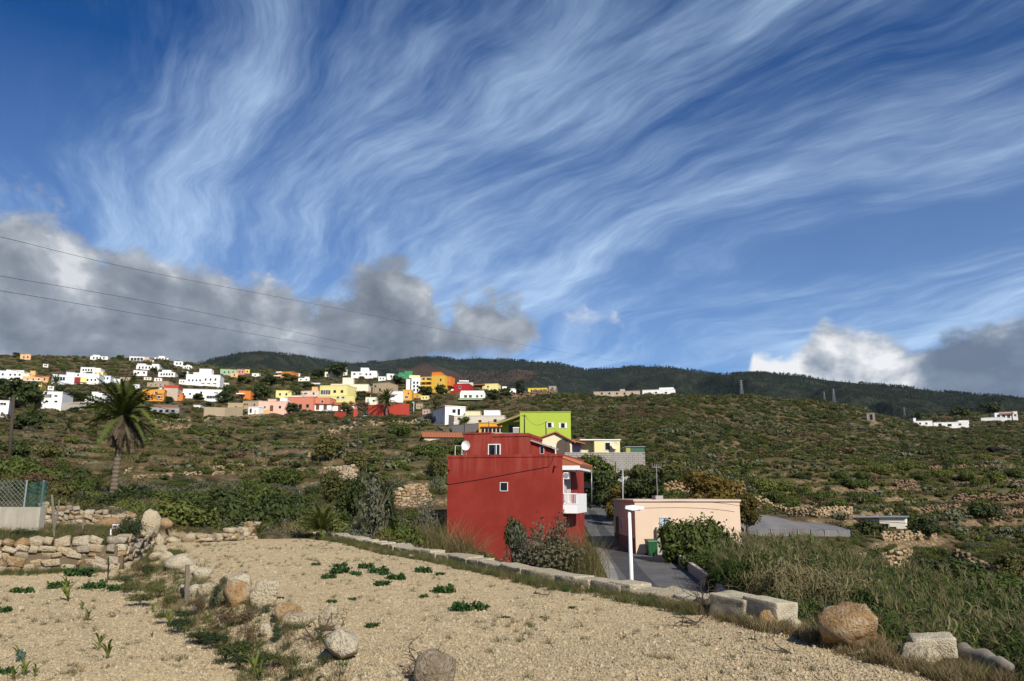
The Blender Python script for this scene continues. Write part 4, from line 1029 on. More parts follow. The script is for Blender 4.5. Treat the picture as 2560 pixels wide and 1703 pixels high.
b_ = MB(); lo = [(-.27, -.30, .06), (.27, -.30, .06), (.27, .28, .06), (-.27, .28, .06)]; hi = [(-.34, -.40, 1.0), (.34, -.40, 1.0), (.34, .36, 1.06), (-.34, .36, 1.06)]
b_.v = lo + hi; b_.f = [[3, 2, 1, 0], [0, 1, 5, 4], [1, 2, 6, 5], [2, 3, 7, 6], [3, 0, 4, 7], [4, 5, 6, 7]]; b_.m = [0] * 6
for k in (-.2, 0, .2): b_.box(k - .02, k + .02, -.36, -.33, .25, .9)
b_.build('bin_body', GREENP, bn)
MB().prism([(-.44, 1.0), (-.42, 1.05), (.30, 1.15), (.42, 1.12), (.42, 1.06)], -.36, .36, 'x').build('lid', GREENP, bn)
for k in (-.3, .3): MB().tube([(k - .03, .3, .1), (k + .03, .3, .1)], .1, 12).build('wheel', CABLE, bn)
MB().tube([(-.25, .44, 1.04), (.25, .44, 1.04)], .02, 6).build('handle', GREENP, bn)
PKW = plaster('kerb_wall', (.50, .42, .34), .5, 1.5)
def lowwall(label, pts, hgt, th, m=PKW, name='kerb_wall'):
    mb = MB(); pts = [Vector(p) for p in pts]
    for k in range(len(pts) - 1):
        a, b = pts[k], pts[k + 1]; s = Vector((b.y - a.y, a.x - b.x, 0)).normalized() * th
        base = [a, b, b + s, a + s]
        lo = [p - Vector((0, 0, .5)) for p in base]; hi = [p + Vector((0, 0, hgt)) for p in base]; i = len(mb.v)
        mb.v += [tuple(p) for p in lo + hi]
        for f in ((0, 1, 5, 4), (1, 2, 6, 5), (2, 3, 7, 6), (3, 0, 4, 7), (4, 5, 6, 7)): mb.f.append([i + q for q in f]); mb.m.append(0)
    o = mb.build(name, m); tag(o, label, 'wall'); return o
def lanes(off, i0, i1, n=6):
    v, f = ribbon(LANE, off, off + .1, 0.); k0, k1 = int(i0 * 10), int(i1 * 10)
    return [Vector(v[2 * k]) for k in range(k0, k1 + 1, max(1, (k1 - k0) // n))]
lowwall('low pink kerb wall running down the lane from the gate pillar', lanes(2.5, 1.9, 3.0)[::-1], .55, -.22)
lowwall('second pink kerb wall lower down the lane', lanes(2.55, .9, 1.82)[::-1], .42, -.22)

# ------------------------------------------------------------------ lime green house
h = House('lime_house', 'bright lime green house with two white shuttered windows', 1300, 1098, 122., -3., r=7)
LM = plaster('lime_render', (.374, .477, .062), .18, .4)
x1 = h.q(1427, 1060)[0]; zt = h.q(1360, 1031)[1]
MB().box(0, x1, 0, 8, -4, zt).build('wall', LM, h.root); EXCL.append((h.o.x + 4, h.o.y + 4, 7))
p = MB()
for a, b, c_, d in ((-.08, x1 + .08, -.08, .2), (-.08, x1 + .08, 7.8, 8.08), (-.08, .2, .2, 7.8), (x1 - .2, x1 + .08, .2, 7.8)): p.box(a, b, c_, d, zt + .002, zt + .12)
p.build('parapet', LM, h.root)
for px, py in ((1374, 1063), (1407, 1064)):
    a, z = h.q(px, py); fo = h.winm(a, z, .34, .42, -.002, 'w')
    for s_ in (-1, 1): MB().box(s_ * .36, s_ * .64, -.06, -.02, -.42, .42).build('shutter', WHITE, fo)
xa = h.q(1254, 1060, 2.)[0]; zp = h.q(1290, 1058)[1]
MB().box(xa, -.002, 3.4, 8, -4, zp + .5).build('porch_wall', LM, h.root)
MB().box(xa, -.002, .2, 3.39, h.q(1290, 1088)[1], h.q(1290, 1082)[1]).build('porch_floor', paint(GRY), h.root)
MB().prism([(xa - .7, zp - .05), (-.002, zp + 1.25), (-.002, zp + 1.45), (xa - .7, zp + .12)], -.2, 4.2).build('porch_roof', TILE, h.root)
MB().prism([(xa - .72, zp - .2), (-.002, zp + 1.1), (-.002, zp + 1.245), (xa - .72, zp - .055)], -.25, 4.2).build('porch_ceiling', paint((.30, .42, .12)), h.root)
for k in range(7): MB().box(-1.1 + k * .16, -1.04 + k * .16, .22, .28, h.q(1290, 1082)[1] + .002, h.q(1290, 1070)[1]).build('baluster', WHITE, h.root)
MB().box(-1.15, -.01, .2, .3, h.q(1290, 1070)[1] + .002, h.q(1290, 1068)[1]).build('rail', WHITE, h.root)
h.winm(xa * .5, h.q(1280, 1072)[1], .5, .9, 3.398, 'k')

# ------------------------------------------------------------------ cream gabled house, yellow flat house, block retaining wall
CREAMW = plaster('cream_render', (.72, .62, .44), .25, .5)
h = House('cream_house', 'cream gabled house with an arched porch below the lime house', 1366, 1136, 104., 4., r=6)
xa, xb = h.q(1322, 1120)[0], h.q(1430, 1120)[0]; zg_, ze = h.q(1390, 1083)[1], h.q(1322, 1104)[1]; xm = h.q(1388, 1100)[0]
MB().prism([(xa, -3), (xb, -3), (xb, ze), (xm, zg_), (xa, ze)], 0, 7).build('wall', CREAMW, h.root); EXCL.append((h.o.x + 1, h.o.y + 3, 6))
MB().prism([(xa - .5, ze - .22), (xm, zg_ + .06), (xb + .5, ze - .22), (xb + .5, ze - .08), (xm, zg_ + .22), (xa - .5, ze - .08)], -.4, 7.2).build('roof', TILE, h.root)
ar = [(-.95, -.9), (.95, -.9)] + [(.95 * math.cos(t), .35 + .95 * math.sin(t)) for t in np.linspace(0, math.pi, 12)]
ax, azz = h.q(1408, 1120); MB().prism([(x + ax, z + azz - .1) for x, z in ar], -.02, .02).build('porch_arch_shade', plain('painted_deep_shade', (.09, .07, .055), .9), h.root)  # flat dark panel painted as the shade inside the arched porch
ax2, az2 = h.q(1375, 1122); h.winm(ax2, az2, .3, .45, -.002, 'w')
xe, ze2 = h.q(1462, 1104)[0], h.q(1440, 1108)[1]
MB().prism([(xb - .3, ze2 + .35), (xe, ze2 - .15), (xe, ze2), (xb - .3, ze2 + .5)], -.3, 4).build('side_roof', TILE, h.root)
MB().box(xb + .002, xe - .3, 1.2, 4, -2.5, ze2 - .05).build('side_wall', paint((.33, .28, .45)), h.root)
h = House('yellow_house', 'pale yellow flat house with a window and a dish above the block wall', 1485, 1131, 106., 2., r=6)
YW = plaster('pale_yellow_render', (.70, .64, .33), .2, .5)
x0, x1 = h.q(1452, 1120)[0], h.q(1550, 1120)[0]; xm = h.q(1486, 1120)[0]; zt = h.q(1500, 1101)[1]
MB().box(xm, x1, 0, 5, -2.5, zt).build('wall', YW, h.root); MB().box(x0, xm - .002, 1.4, 5, -2.5, zt).build('recessed_wall', YW, h.root)
MB().box(x0 - .1, x1 + .12, -.15, 5.1, zt + .002, zt + .14).build('roof_slab', WHITE, h.root); EXCL.append((h.o.x + 1, h.o.y + 2, 5))
a, z = h.q(1519, 1116); h.winm(a, z, .38, .55, -.002, 'w')
sd = empty('satellite_dish', h.o + h.t * h.q(1537, 1113, -.6)[0] + h.b * -.6 + Vector((0, 0, -.6)), .2, 'pale dish in front of the yellow house', 'satellite dish')
dd2 = [(v[0], v[1], v[2] - zc_) for v in dd.v]; zz_ = h.q(1537, 1113, -.6)[1] + .6
link('reflector', mesh_np('reflector', [(v[0] * 1.6, v[1], v[2] * 1.6 + zz_) for v in dd2], dd.f, [CREAMW], True), sd); MB().tube([(0, .06, 0), (0, .06, zz_)], .03, 6).build('mast', METAL, sd)
h = House('garden_shed', 'little shed with yellow and green panels at the end of the block wall', 1568, 1132, 101., 0., cat='shed')
x0, x1 = h.q(1564, 1120)[0], h.q(1611, 1120)[0]; zt = h.q(1590, 1118)[1]
MB().box(x0, x1, 0, 2.5, -1.5, zt).build('wall', plain('green_panel', (.05, .12, .08), .6), h.root); MB().box(x0 - .1, x1 + .1, -.15, 2.6, zt + .002, zt + .07).build('roof', METAL, h.root)
MB().box(x0 + .05, x0 + .6, -.02, -.002, -.8, zt - .08).build('yellow_panel', plain('yellow_panel', (.38, .34, .08), .7), h.root)
h = House('block_wall', 'long grey concrete block retaining wall below the yellow house', 1414, 1170, 98., -3., cat='wall')
BLK = plaster('concrete_block', (.36, .335, .30), .5, 1.)
x0, x1 = h.q(1412, 1150)[0], h.q(1613, 1150)[0]; zt = h.q(1500, 1133)[1]
MB().box(x0, x1, .06, .5, -2.5, zt - .01).build('mortar_core', plaster('mortar', (.24, .22, .20), .4), h.root)
bw, bh = .52, .27; nz = int((zt + .4) / bh)
bme = MB().box(0, bw - .035, 0, .2, 0, bh - .03).mesh('block', [BLK])
for j in range(nz):
    for k in range(int((x1 - x0) / bw)):
        link('block', bme, h.root, loc=(x0 + (k + .5 * (j % 2)) * bw, rng.uniform(-.012, .012), zt - (j + 1) * bh))
        if len(h.root.children) > 300: break
MB().box(x0, x1, -.02, .5, zt + .002, zt + .1).build('coping', CONW, h.root)
MB().box(x0, x1, -.01, .05, -2.5, zt - nz * bh - .02).build('footing', BLK, h.root)

# ------------------------------------------------------------------ net greenhouse and white shed on the valley side
h = House('net_greenhouse', 'grey net-covered greenhouse with sagging roof and wire-braced sides', 1862, 1354, 72., -2., cat='greenhouse', r=7)
def netmat():
    m, nt, b = newmat('shade_net'); p = objc(nt); x, y, z = sep(nt, p)
    n = noise(nt, p, 1.1, 4, .6); n2 = noise(nt, comb(nt, x * 8, y * 8, z * .8), 1., 3, .6)
    c = mixc(nt, n, (.11, .105, .10), (.20, .19, .185)); c = mixc(nt, n2.sstep(.5, .7) * .4, c, (.28, .27, .255))
    setin(nt, b.inputs['Base Color'], c); b.inputs['Roughness'].default_value = .8; bumpn(nt, b, n2, .4, .05); return m
NET = netmat()
xb_ = h.q(2130, 1340)[0]; zw = h.q(1990, 1322)[1]; zk = h.q(1935, 1296)[1]; xk = h.q(1935, 1300)[0]
gx = np.linspace(0, xb_, 40); gy = np.linspace(0, 11, 22); GX, GY = np.meshgrid(gx, gy)
GZ = zw + np.clip(GY / 5, 0, 1) * (zk - zw) * np.exp(-((GX - xk) / 3.6) ** 2) + np.clip(GY / 11, 0, 1) * .35 - .12 * np.abs(np.sin(GX * 1.25)) + fbm(GX * .7, GY * .7, 41, 2) * .16
link('net_roof', mesh_np('net_roof', np.stack([GX.ravel(), GY.ravel(), GZ.ravel()], 1), grid_faces(22, 40), [NET], True), h.root); EXCL.append((h.o.x + 5, h.o.y + 5, 7.5))
wz = np.linspace(-2.2, 1, 9); WX, WT = np.meshgrid(gx, np.linspace(0, 1, 9)); top = GZ[0][None, :]
WZ = -2.2 + (top + 2.2) * WT; WY = .12 * np.sin(WX * 1.25 + 1) * np.sin(WT * 3.1) + fbm(WX * .8, WT * 3, 43, 2) * .1
link('net_side', mesh_np('net_side', np.stack([WX.ravel(), WY.ravel(), WZ.ravel()], 1), grid_faces(9, 40), [NET], True), h.root)
EY = np.linspace(0, 11, 12)
for xx, nm in ((0., 'net_end'), (xb_, 'net_end')):
    A, B = np.meshgrid(EY, [0, 1]); zt_ = zw + np.clip(EY / 11, 0, 1) * .3
    link(nm, mesh_np(nm, np.stack([np.full(24, xx), A.ravel(), np.where(B.ravel() > 0, np.tile(zt_, 2), -2.2)], 1), grid_faces(2, 12), [NET], True), h.root)
for k in range(9):
    x = xb_ * k / 8; MB().tube([(x, -.06, -2), (x, -.06, zw + .05)], .03, 6).build('post', METAL, h.root)
    if k % 2: MB().tube([(x, -.08, zw), (x + .9, -1.2, -1.)], .012, 5).build('guy_wire', METAL, h.root)
h = House('white_shed', 'cream white shed with a slanted sheet roof behind the greenhouse', 2201, 1330, 84., -30., cat='shed', r=4)
x1 = h.q(2264, 1310)[0]; zt = h.q(2230, 1296)[1]
MB().prism([(0, -1.5), (x1, -1.5), (x1, zt + .1), (0, zt)], 0, 3.2).build('wall', plaster('shed_white', (.76, .72, .60), .2), h.root)
MB().prism([(-2.6, -1.5), (-.002, -1.5), (-.002, zt), (-2.6, zt)], .1, 3.1).build('side_wall', paint((.34, .31, .28)), h.root)  # grey colour paints in the shade on this side of the shed
MB().prism([(-2.8, zt + .02), (x1 + .25, zt + .12), (x1 + .25, zt + .2), (-2.8, zt + .1)], -.25, 3.4).build('roof', METAL, h.root); h.win(2233, 1320, 14, 5, -.002, 'b')

# ------------------------------------------------------------------ stones
import bmesh
def rock(seed, sub=1, sq=.55, rough=.16, sx=1., sy=1., sz=1., cuts=9):
    """a rounded, chipped block about 1 m across"""
    bm = bmesh.new(); bmesh.ops.create_icosphere(bm, subdivisions=sub, radius=.5)
    r = np.random.default_rng(seed); off = r.random(3) * 20
    co = np.array([v.co for v in bm.verts]); d = co / np.linalg.norm(co, axis=1)[:, None]
    pn = 2 / (1 - sq * .8)
    k = (np.abs(d) ** pn).sum(1) ** (-1 / pn)
    n = fbm(d[:, 0] * 1.6 + off[0] + d[:, 2], d[:, 1] * 1.6 + off[1] - d[:, 2] * .7, seed, 3)
    n2 = fbm(d[:, 0] * 5 + off[1] + d[:, 2] * 3, d[:, 1] * 5 + off[2], seed + 3, 2)
    rad = .5 * k * (1 + rough * 2 * n + rough * .5 * n2)
    pl = r.normal(size=(cuts, 3)); pl /= np.linalg.norm(pl, axis=1)[:, None]   # flat breaks
    co = d * rad[:, None]
    for q in pl:
        h_ = co @ q; lim = .31 + .12 * r.random(); co = co - np.clip(h_ - lim, 0, None)[:, None] * q * .95
    if sub > 1: co = co * (1 + .17 * fbm(d[:, 0] * 9 + off[2] + d[:, 2] * 7, d[:, 1] * 9 + d[:, 2] * 4, seed + 9, 3))[:, None]
    co /= np.abs(co).max(0) * 2
    co *= np.array([sx, sy, sz])
    for v, c in zip(bm.verts, co): v.co = c
    me = bpy.data.meshes.new('stone'); bm.to_mesh(me); bm.free()
    return me
def rocks(n, mat, sub=1, seed=0, **k):
    out = []
    for i in range(n):
        me = rock(seed + i, sub, **k); me.materials.append(mat)
        me.polygons.foreach_set('use_smooth', np.ones(len(me.polygons), bool)) if sub > 1 else None
        out.append(me)
    return out
def wallstone(seed, mat):
    """one dressed-by-hand stone for a dry wall"""
    r = random.Random(seed); bm = bmesh.new(); bmesh.ops.create_cube(bm, size=1.)
    for v in bm.verts: v.co += Vector([r.gauss(0, .10) for _ in range(3)])
    bmesh.ops.bevel(bm, geom=list(bm.edges), offset=r.uniform(.13, .2), segments=2, affect='EDGES', profile=.55)
    for v in bm.verts: v.co += Vector([r.gauss(0, .012) for _ in range(3)])
    co = np.array([v.co for v in bm.verts]); ext = np.abs(co).max(0) * 2
    for v in bm.verts: v.co = Vector([c / e for c, e in zip(v.co, ext)])
    me = bpy.data.meshes.new('stone'); bm.to_mesh(me); bm.free(); me.materials.append(mat); me.polygons.foreach_set('use_smooth', np.ones(len(me.polygons), bool)); return me
WS = [wallstone(100 + k, STONE) for k in range(9)]
WC = [wallstone(140 + k, CREAM) for k in range(6)]
CORE = plain('earth_fill', (.13, .098, .062), 1., var=.4)
RO = rocks(3, OCHRE, 2, 180, sq=.3, rough=.16) + rocks(2, STONE, 2, 185, sq=.4, rough=.18)
def stone_wall(name, label, pts, hgt, sw, protos, depth=.35, face=None, courses=None, core=True, jitter=.06, lean=0., maxn=290, group=None):
    """dry stone wall: courses of separate stones along a base line; pts are 3-D base points"""
    pts = [Vector(p) for p in pts]; root = empty(name, pts[0], 0., label, 'wall', group)
    L = [0.]
    for k in range(len(pts) - 1): L.append(L[-1] + (pts[k + 1] - pts[k]).length)
    def at(s):
        k = min(max(int(np.searchsorted(L, s)) - 1, 0), len(pts) - 2); t = (s - L[k]) / (L[k + 1] - L[k]); d = (pts[k + 1] - pts[k]); d.z = 0; d.normalize()
        return pts[k].lerp(pts[k + 1], t), d
    hf = hgt if callable(hgt) else (lambda t: hgt)
    z = 0.; n = 0; lvl = 0
    while z < max(hf(t) for t in (0, .25, .5, .75, 1)) and n < maxn:
        ch = sw * random.uniform(.55, .8); s = -sw * .4 * random.random()
        while s < L[-1] and n < maxn:
            w = sw * random.uniform(.6, 1.55); c = s + w / 2; s += w * .93
            if c < 0 or c > L[-1]: continue
            if z + ch * .5 > hf(c / L[-1]): continue
            p, d = at(c); hh_ = ch * random.uniform(.85, 1.25)
            o = link('stone', random.choice(protos), root)
            o.location = p - pts[0] + Vector((random.gauss(0, jitter) * sw, random.gauss(0, jitter) * sw - lean * z, z + ch / 2))
            o.rotation_euler = (random.gauss(0, .15), random.gauss(0, .2), math.atan2(d.y, d.x) + random.gauss(0, .12))
            o.scale = (w * 1.02, depth * random.uniform(.85, 1.2), hh_ * 1.12); n += 1
        z += ch * .84; lvl += 1
    if core:
        mb = MB()
        for k in range(len(pts) - 1):
            a, b = pts[k] - pts[0], pts[k + 1] - pts[0]; t = b - a; t.z = 0; t.normalize(); nn = Vector((-t.y, t.x, 0)) * (depth * .32)
            ha, hb = Vector((0, 0, hf(L[k] / L[-1]) * .82)), Vector((0, 0, hf(L[k + 1] / L[-1]) * .82)); dn = Vector((0, 0, -.5))
            i = len(mb.v); mb.v += [tuple(q) for q in (a - nn + dn, b - nn + dn, b + nn + dn, a + nn + dn, a - nn + ha, b - nn + hb, b + nn + hb, a + nn + ha)]
            for f in ((0, 1, 5, 4), (1, 2, 6, 5), (2, 3, 7, 6), (3, 0, 4, 7), (4, 5, 6, 7)): mb.f.append([i + q for q in f]); mb.m.append(0)
        mb.build('earth_core', CORE, root)
    return root
zf_ = H0 - .22
wall_pts = lambda l, z: [RZ(x, y, z) for x, y in l]
stone_wall('dry_stone_wall', 'knee-high dry stone wall of orange and cream stones closing the gravel plot', wall_pts([(-70, 1436), (60, 1433), (180, 1430), (290, 1427)], zf_) + [RZ(352, 1396, zf_ + .1), RZ(370, 1366, H0)], lambda t: .74 if t < .72 else .74 - 1.1 * (t - .72), .29, WS + WC[:3] + RO, .42, jitter=.1)
a = [P(90, 1342, 24.), P(170, 1340, 24.6), P(250, 1338, 25.2), P(330, 1335, 26)]
stone_wall('dry_stone_wall', 'rough wall of small brown and cream rubble behind the knee-high wall', a, lambda t: .98 - .42 * t, .21, WS, .4)
# tumbled row between the two plots
def lay(name, label, px, py, w, h_, me, z=None, rot=None, group=None, cat='stone', sink=.12, dscale=1., D=None):
    """a single stone seated on the ground at a picture point, sized in pixels"""
    p = (RZ(px, py, zf_) if z is None else RZ(px, py, z)) if D is None else P(px, py, D)
    p.z = hz(p.x, p.y) if D is None else p.z
    W_, H_ = pxw(w, p.y) * 1.1, pxw(h_, p.y) * 1.12
    o = link(name, me, None, (p.x, p.y + W_ * .3, p.z + H_ * (.5 - sink)), rot if rot is not None else (random.gauss(0, .1), random.gauss(0, .1), random.random() * .8 - .4), (W_ * 1.05, W_ * .85 * dscale, H_ * 1.15))
    tag(o, label, cat, group); return o
BIG = lambda m, s, **k: rocks(1, m, 3, s, **k)[0]
TG_ = 'tumbled stones between the two plots'
BR = rocks(8, CREAM, 2, 200, sq=.45, rough=.2); BO = rocks(4, OCHRE, 2, 230, sq=.35, rough=.16); BG_ = rocks(3, GREYR, 2, 250, sq=.3, rough=.12)
tri = BIG(CREAM, 301, sq=.6, rough=.14)
o = lay('standing_slab', 'tall pale triangular slab standing at the plot corner', 358, 1374, 46, 62, tri, H0); o.rotation_euler = (0, .35, .2)
o = lay('standing_slab', 'short upright slab leaning beside the triangular one', 391, 1364, 24, 30, BR[1], H0); o.rotation_euler = (0, .05, .1)
lay('stone', 'flat grey stone at the foot of the triangular slab', 326, 1372, 32, 18, BG_[0], H0)
for (x, y, w, h_) in [(395, 1392, 40, 24), (385, 1402, 30, 22), (410, 1404, 32, 22), (440, 1424, 62, 36), (470, 1436, 44, 24), (500, 1446, 46, 28), (455, 1468, 24, 22), (485, 1472, 34, 24), (512, 1482, 40, 34), (420, 1412, 26, 20), (592, 1476, 58, 40)]:
    lay('stone', 'pale weathered stone tumbled along the bank between the plots', x, y, w, h_, random.choice(BR), H0, group=TG_)
for (x, y, w, h_) in [(462, 1482, 22, 20), (480, 1500, 30, 14), (405, 1490, 24, 12), (440, 1486, 30, 14)]:
    lay('stone', 'small ochre stone half sunk in the bank between the plots', x, y, w, h_, random.choice(BO), H0 - .1, group='small sunk bank stones')
lay('boulder', 'orange-brown lichened boulder leaning out of the bank shrubs', 585, 1518, 66, 58, BIG(OCHRE, 311, sq=.3, rough=.12, cuts=5), H0 - .05)
lay('boulder', 'broad cream boulder beside the orange-brown one', 652, 1530, 66, 62, BIG(CREAM, 312, sq=.4, rough=.2), H0 - .05)
lay('boulder', 'cream stone with a broken ochre face', 716, 1574, 62, 48, BIG(OCHRE, 313, sq=.35, rough=.18), H0 - .05)
lay('stone', 'chunky white stone capping the broken ochre one', 702, 1548, 44, 24, BR[3], H0 + .02)
lay('stone', 'long pale stone lying in front of the broken ochre one', 738, 1602, 76, 34, BR[4], H0 - .1)
lay('stone', 'small pale upright stone among dark bank shrubs', 660, 1600, 32, 28, BR[5], H0 - .12)
lay('stone', 'tall narrow pitted white stone standing on the bank', 812, 1602, 46, 60, BIG(CREAM, 315, sq=.4, rough=.24), H0 - .05)
lay('boulder', 'big angular cream block with a dry stalk leaning on it', 852, 1676, 80, 66, BIG(CREAM, 316, sq=.55, rough=.2), H0 - .08)
lay('boulder', 'smooth round grey-brown boulder at the end of the bank', 1086, 1716, 96, 80, BIG(GREYR, 317, sq=.15, rough=.06, cuts=2), H0)
lay('stone', 'fist-sized pale stone near the smooth boulder', 978, 1695, 24, 20, BR[6], H0)
def pitted():
    m, nt, b = newmat('pitted_block'); p = posc(nt); v = nt.nodes.new('ShaderNodeTexVoronoi'); v.inputs['Scale'].default_value = 60; nt.links.new(p, v.inputs['Vector'])
    d = V(nt, v.outputs['Distance']); n = noise(nt, p, 7., 4, .6)
    n9 = noise(nt, p, 2.2, 4, .6); c = mixc(nt, d.sstep(.1, .38), (.20, .17, .125), (.44, .385, .275)); c = mixc(nt, n.sstep(.48, .66) * .6, c, (.26, .215, .15)); c = mixc(nt, n9.sstep(.5, .68) * .55, c, (.19, .165, .125))
    setin(nt, b.inputs['Base Color'], c); b.inputs['Roughness'].default_value = 1.; bumpn(nt, b, d * .8 + n * .5, .6, .02); return m
PIT = pitted()
def blockmesh(seed, amp=.045, bev=.05, cuts=7):
    bm = bmesh.new(); bmesh.ops.create_cube(bm, size=1.); bmesh.ops.bevel(bm, geom=list(bm.edges), offset=bev, segments=2, affect='EDGES', profile=.6)
    bmesh.ops.subdivide_edges(bm, edges=[e for e in bm.edges if e.calc_length() > .3], cuts=cuts, use_grid_fill=True)
    for v in bm.verts:
        n = fbm(np.array([v.co.x * 3 + seed]), np.array([v.co.y * 3 + v.co.z * 2.3]), seed, 4)[0]; v.co += v.co.normalized() * n * amp * 1.6
    me = bpy.data.meshes.new('block'); bm.to_mesh(me); bm.free(); me.materials.append(PIT); me.polygons.foreach_set('use_smooth', np.ones(len(me.polygons), bool)); return me
# edge wall above the lane: flat cream coping stones in a row
ep = []
EP = FIELD[8:17]
for k in range(len(EP) - 1): ep.append((EP[k], EP[k + 1]))
ew = empty('edge_wall', (EP[0][0], EP[0][1], H0), 0., 'low wall of flat cream stones along the edge of the gravel field', 'wall')
CT = []
for k in range(7):
    me = blockmesh(40 + k, .045, .05, 3); me.materials.clear(); me.materials.append(CREAM); CT.append(me)
mb = MB(); org = Vector((EP[0][0], EP[0][1], H0))
for (a, b) in ep:
    A, B = Vector((*a, H0)) - org, Vector((*b, H0)) - org; t = (B - A).normalized(); nn = Vector((-t.y, t.x, 0)) * .2
    if nn.y < 0: nn = -nn
    i = len(mb.v); dn, up = Vector((0, 0, -3.6)), Vector((0, 0, .1))
    mb.v += [tuple(q) for q in (A - nn * .3 + dn, B - nn * .3 + dn, B + nn * 1.6 + dn, A + nn * 1.6 + dn, A - nn * .3 + up, B - nn * .3 + up, B + nn * 1.3 + up, A + nn * 1.3 + up)]
    for f in ((0, 1, 5, 4), (1, 2, 6, 5), (2, 3, 7, 6), (3, 0, 4, 7), (4, 5, 6, 7)): mb.f.append([i + q for q in f]); mb.m.append(0)
    s, Ls = 0., (B - A).length
    while s < Ls:
        w = random.uniform(.42, .95); p = A + t * min(s + w / 2, Ls); s += w * .97
        link('coping_stone', random.choice(CT), ew, p + nn * .45 + Vector((random.gauss(0, .025), random.gauss(0, .025), .07 + random.gauss(0, .02))), (random.gauss(0, .05), random.gauss(0, .05), math.atan2(t.y, t.x) + random.gauss(0, .06)), (w * 1.03, random.uniform(.40, .55), random.uniform(.16, .22)))
mb.build('wall_core', CONW, ew)
# loose stones on that wall
lay('stone', 'loose flat stone left on the edge wall by the white flowers', 1300, 1420, 22, 12, BR[0], H0 + .18); lay('stone', 'squared loose stone on the edge wall', 1356, 1430, 26, 12, BR[2], H0 + .18)
lay('stone', 'little orange stone on the gravel beside the edge wall', 1456, 1482, 16, 14, BO[0], H0); lay('stone', 'lone pale stone on the gravel below the palm clump', 500, 1404, 12, 9, BR[0], H0)
lay('stone', 'white stone lying by the green verge of the edge wall', 1025, 1398, 16, 10, BR[1], H0)
# blocks and boulders at the corner
def seat(name, label, px, py, z, L_, W_, H_, rz, me, cat='block', tilt=(0, 0)):
    p = RZ(px, py, z); o = link(name, me, None, (p.x, p.y, z + H_ / 2), (tilt[0], tilt[1], rz), (L_, W_, H_)); tag(o, label, cat); return o
seat('stone_block', 'pitted pale tuff block ending the edge wall', 1846, 1545, H0, .62, .46, .30, -1.0, blockmesh(1, .035, .045), tilt=(.03, .05))
seat('stone_block', 'squared tuff block with a dark shaded side resting on small stones', 1926, 1548, H0 + .06, .62, .36, .25, -1.12, blockmesh(2, .03, .04), tilt=(-.04, .03))
for (x, y, w, h_, me, lab) in [(1882, 1560, 30, 22, BR[0], 'white stone propping the tuff blocks'), (1935, 1572, 60, 36, BO[1], 'ochre wedge stone under the squared tuff block'), (1988, 1580, 40, 34, BR[1], 'small pale stone next to the ochre wedge'), (2016, 1574, 48, 36, BR[2], 'white rough stone in the row beside the big boulder'),
                               (2052, 1584, 60, 44, BO[2], 'yellowish stone tucked in the row beside the big boulder'), (2085, 1596, 46, 48, BG_[1], 'brown shaded stone wedged against the big boulder'), (2222, 1612, 64, 34, BR[3], 'white pitted stone half hidden past the big boulder'), (2112, 1630, 34, 14, BR[4], 'flat white stone at the foot of the big boulder')]:
    lay('stone', lab, x, y, w, h_, me, H0)
bo = lay('boulder', 'big round orange-brown boulder at the field edge', 2146, 1634, 124, 104, BIG(OCHRE, 331, sq=.35, rough=.11, cuts=4), H0); 
seat('stone_block', 'pitted grey tuff block perched above the reeds', 2334, 1640, H0 + .04, .40, .3, .2, -.35, blockmesh(3, .05, .09), tilt=(.05, -.08))
lay('stone', 'pitted rounded stone under the perched tuff block', 2330, 1668, 92, 44, BIG(CREAM, 335, sq=.4, rough=.12), H0)
lp = RZ(2395, 1646, H0); lq = RZ(2530, 1690, H0)
mb = MB(); rr_ = [.06, .085, .09, .08, .085, .075, .07, .06, .04]; mb.tube([tuple(lp.lerp(lq, k / 8) + Vector((.02 * math.sin(k * 1.7), .03 * math.sin(k * 1.1), .07 + .02 * math.sin(k * 2)))) for k in range(9)], rr_, 12)
tag(mb.build('log', plain('log_bark', (.19, .165, .135), 1., var=.55, scale=30), None, True), 'grey weathered tree log lying at the field edge', 'log')
# dead roots and sticks
def branchy(name, label, p, L_, seed, n=5, mat=None, flat=.5):
    r = random.Random(seed); mb = MB(); p = Vector(p)
    def grow(a, d, l, rad, dep):
        pts, rs = [a], [rad]; q = a
        for k in range(4):
            d = (d + Vector((r.gauss(0, .28), r.gauss(0, .28), r.gauss(0, .2)))).normalized(); q = q + d * l / 4; q.z = max(q.z, .01); pts.append(q); rs.append(rad * (1 - .2 * (k + 1)))
            if dep and r.random() < .75: grow(q, (d + Vector((r.gauss(0, .8), r.gauss(0, .8), r.gauss(0, .5)))).normalized(), l * .55, rad * .6, dep - 1)
        mb.tube(pts, rs, 5)
    for k in range(n):
        a = r.random() * 6.28; grow(Vector((0, 0, .02)), Vector((math.cos(a), math.sin(a), r.random() * flat + .1)).normalized(), L_ * r.uniform(.5, 1.0), .011, 2)
    o = mb.build(name, mat or plain('dead_branch', (.07, .055, .042), .95, var=.4), None, loc=p); tag(o, label, 'branch'); return o
branchy('dead_branch', 'tangle of dark dead roots on the edge wall beside the tuff blocks', RZ(1762, 1530, H0), .62, 5, 7, flat=1.3)
branchy('dead_branch', 'bent dry stick on the open gravel', RZ(1334, 1486, H0), .4, 6, 2, flat=.2)
branchy('dead_branch', 'flat dry branch on the gravel before the big boulder', RZ(1980, 1640, H0), .45, 7, 3, flat=.1)
branchy('dead_branch', 'dark dry brush heap at the corner of the field edge', RZ(1740, 1560, H0), .35, 9, 5, flat=.2)
branchy('dead_branch', 'pale bare twigs sticking out of the bank shrubs', RZ(480, 1535, zf_), .6, 8, 4, BARK, flat=.5)
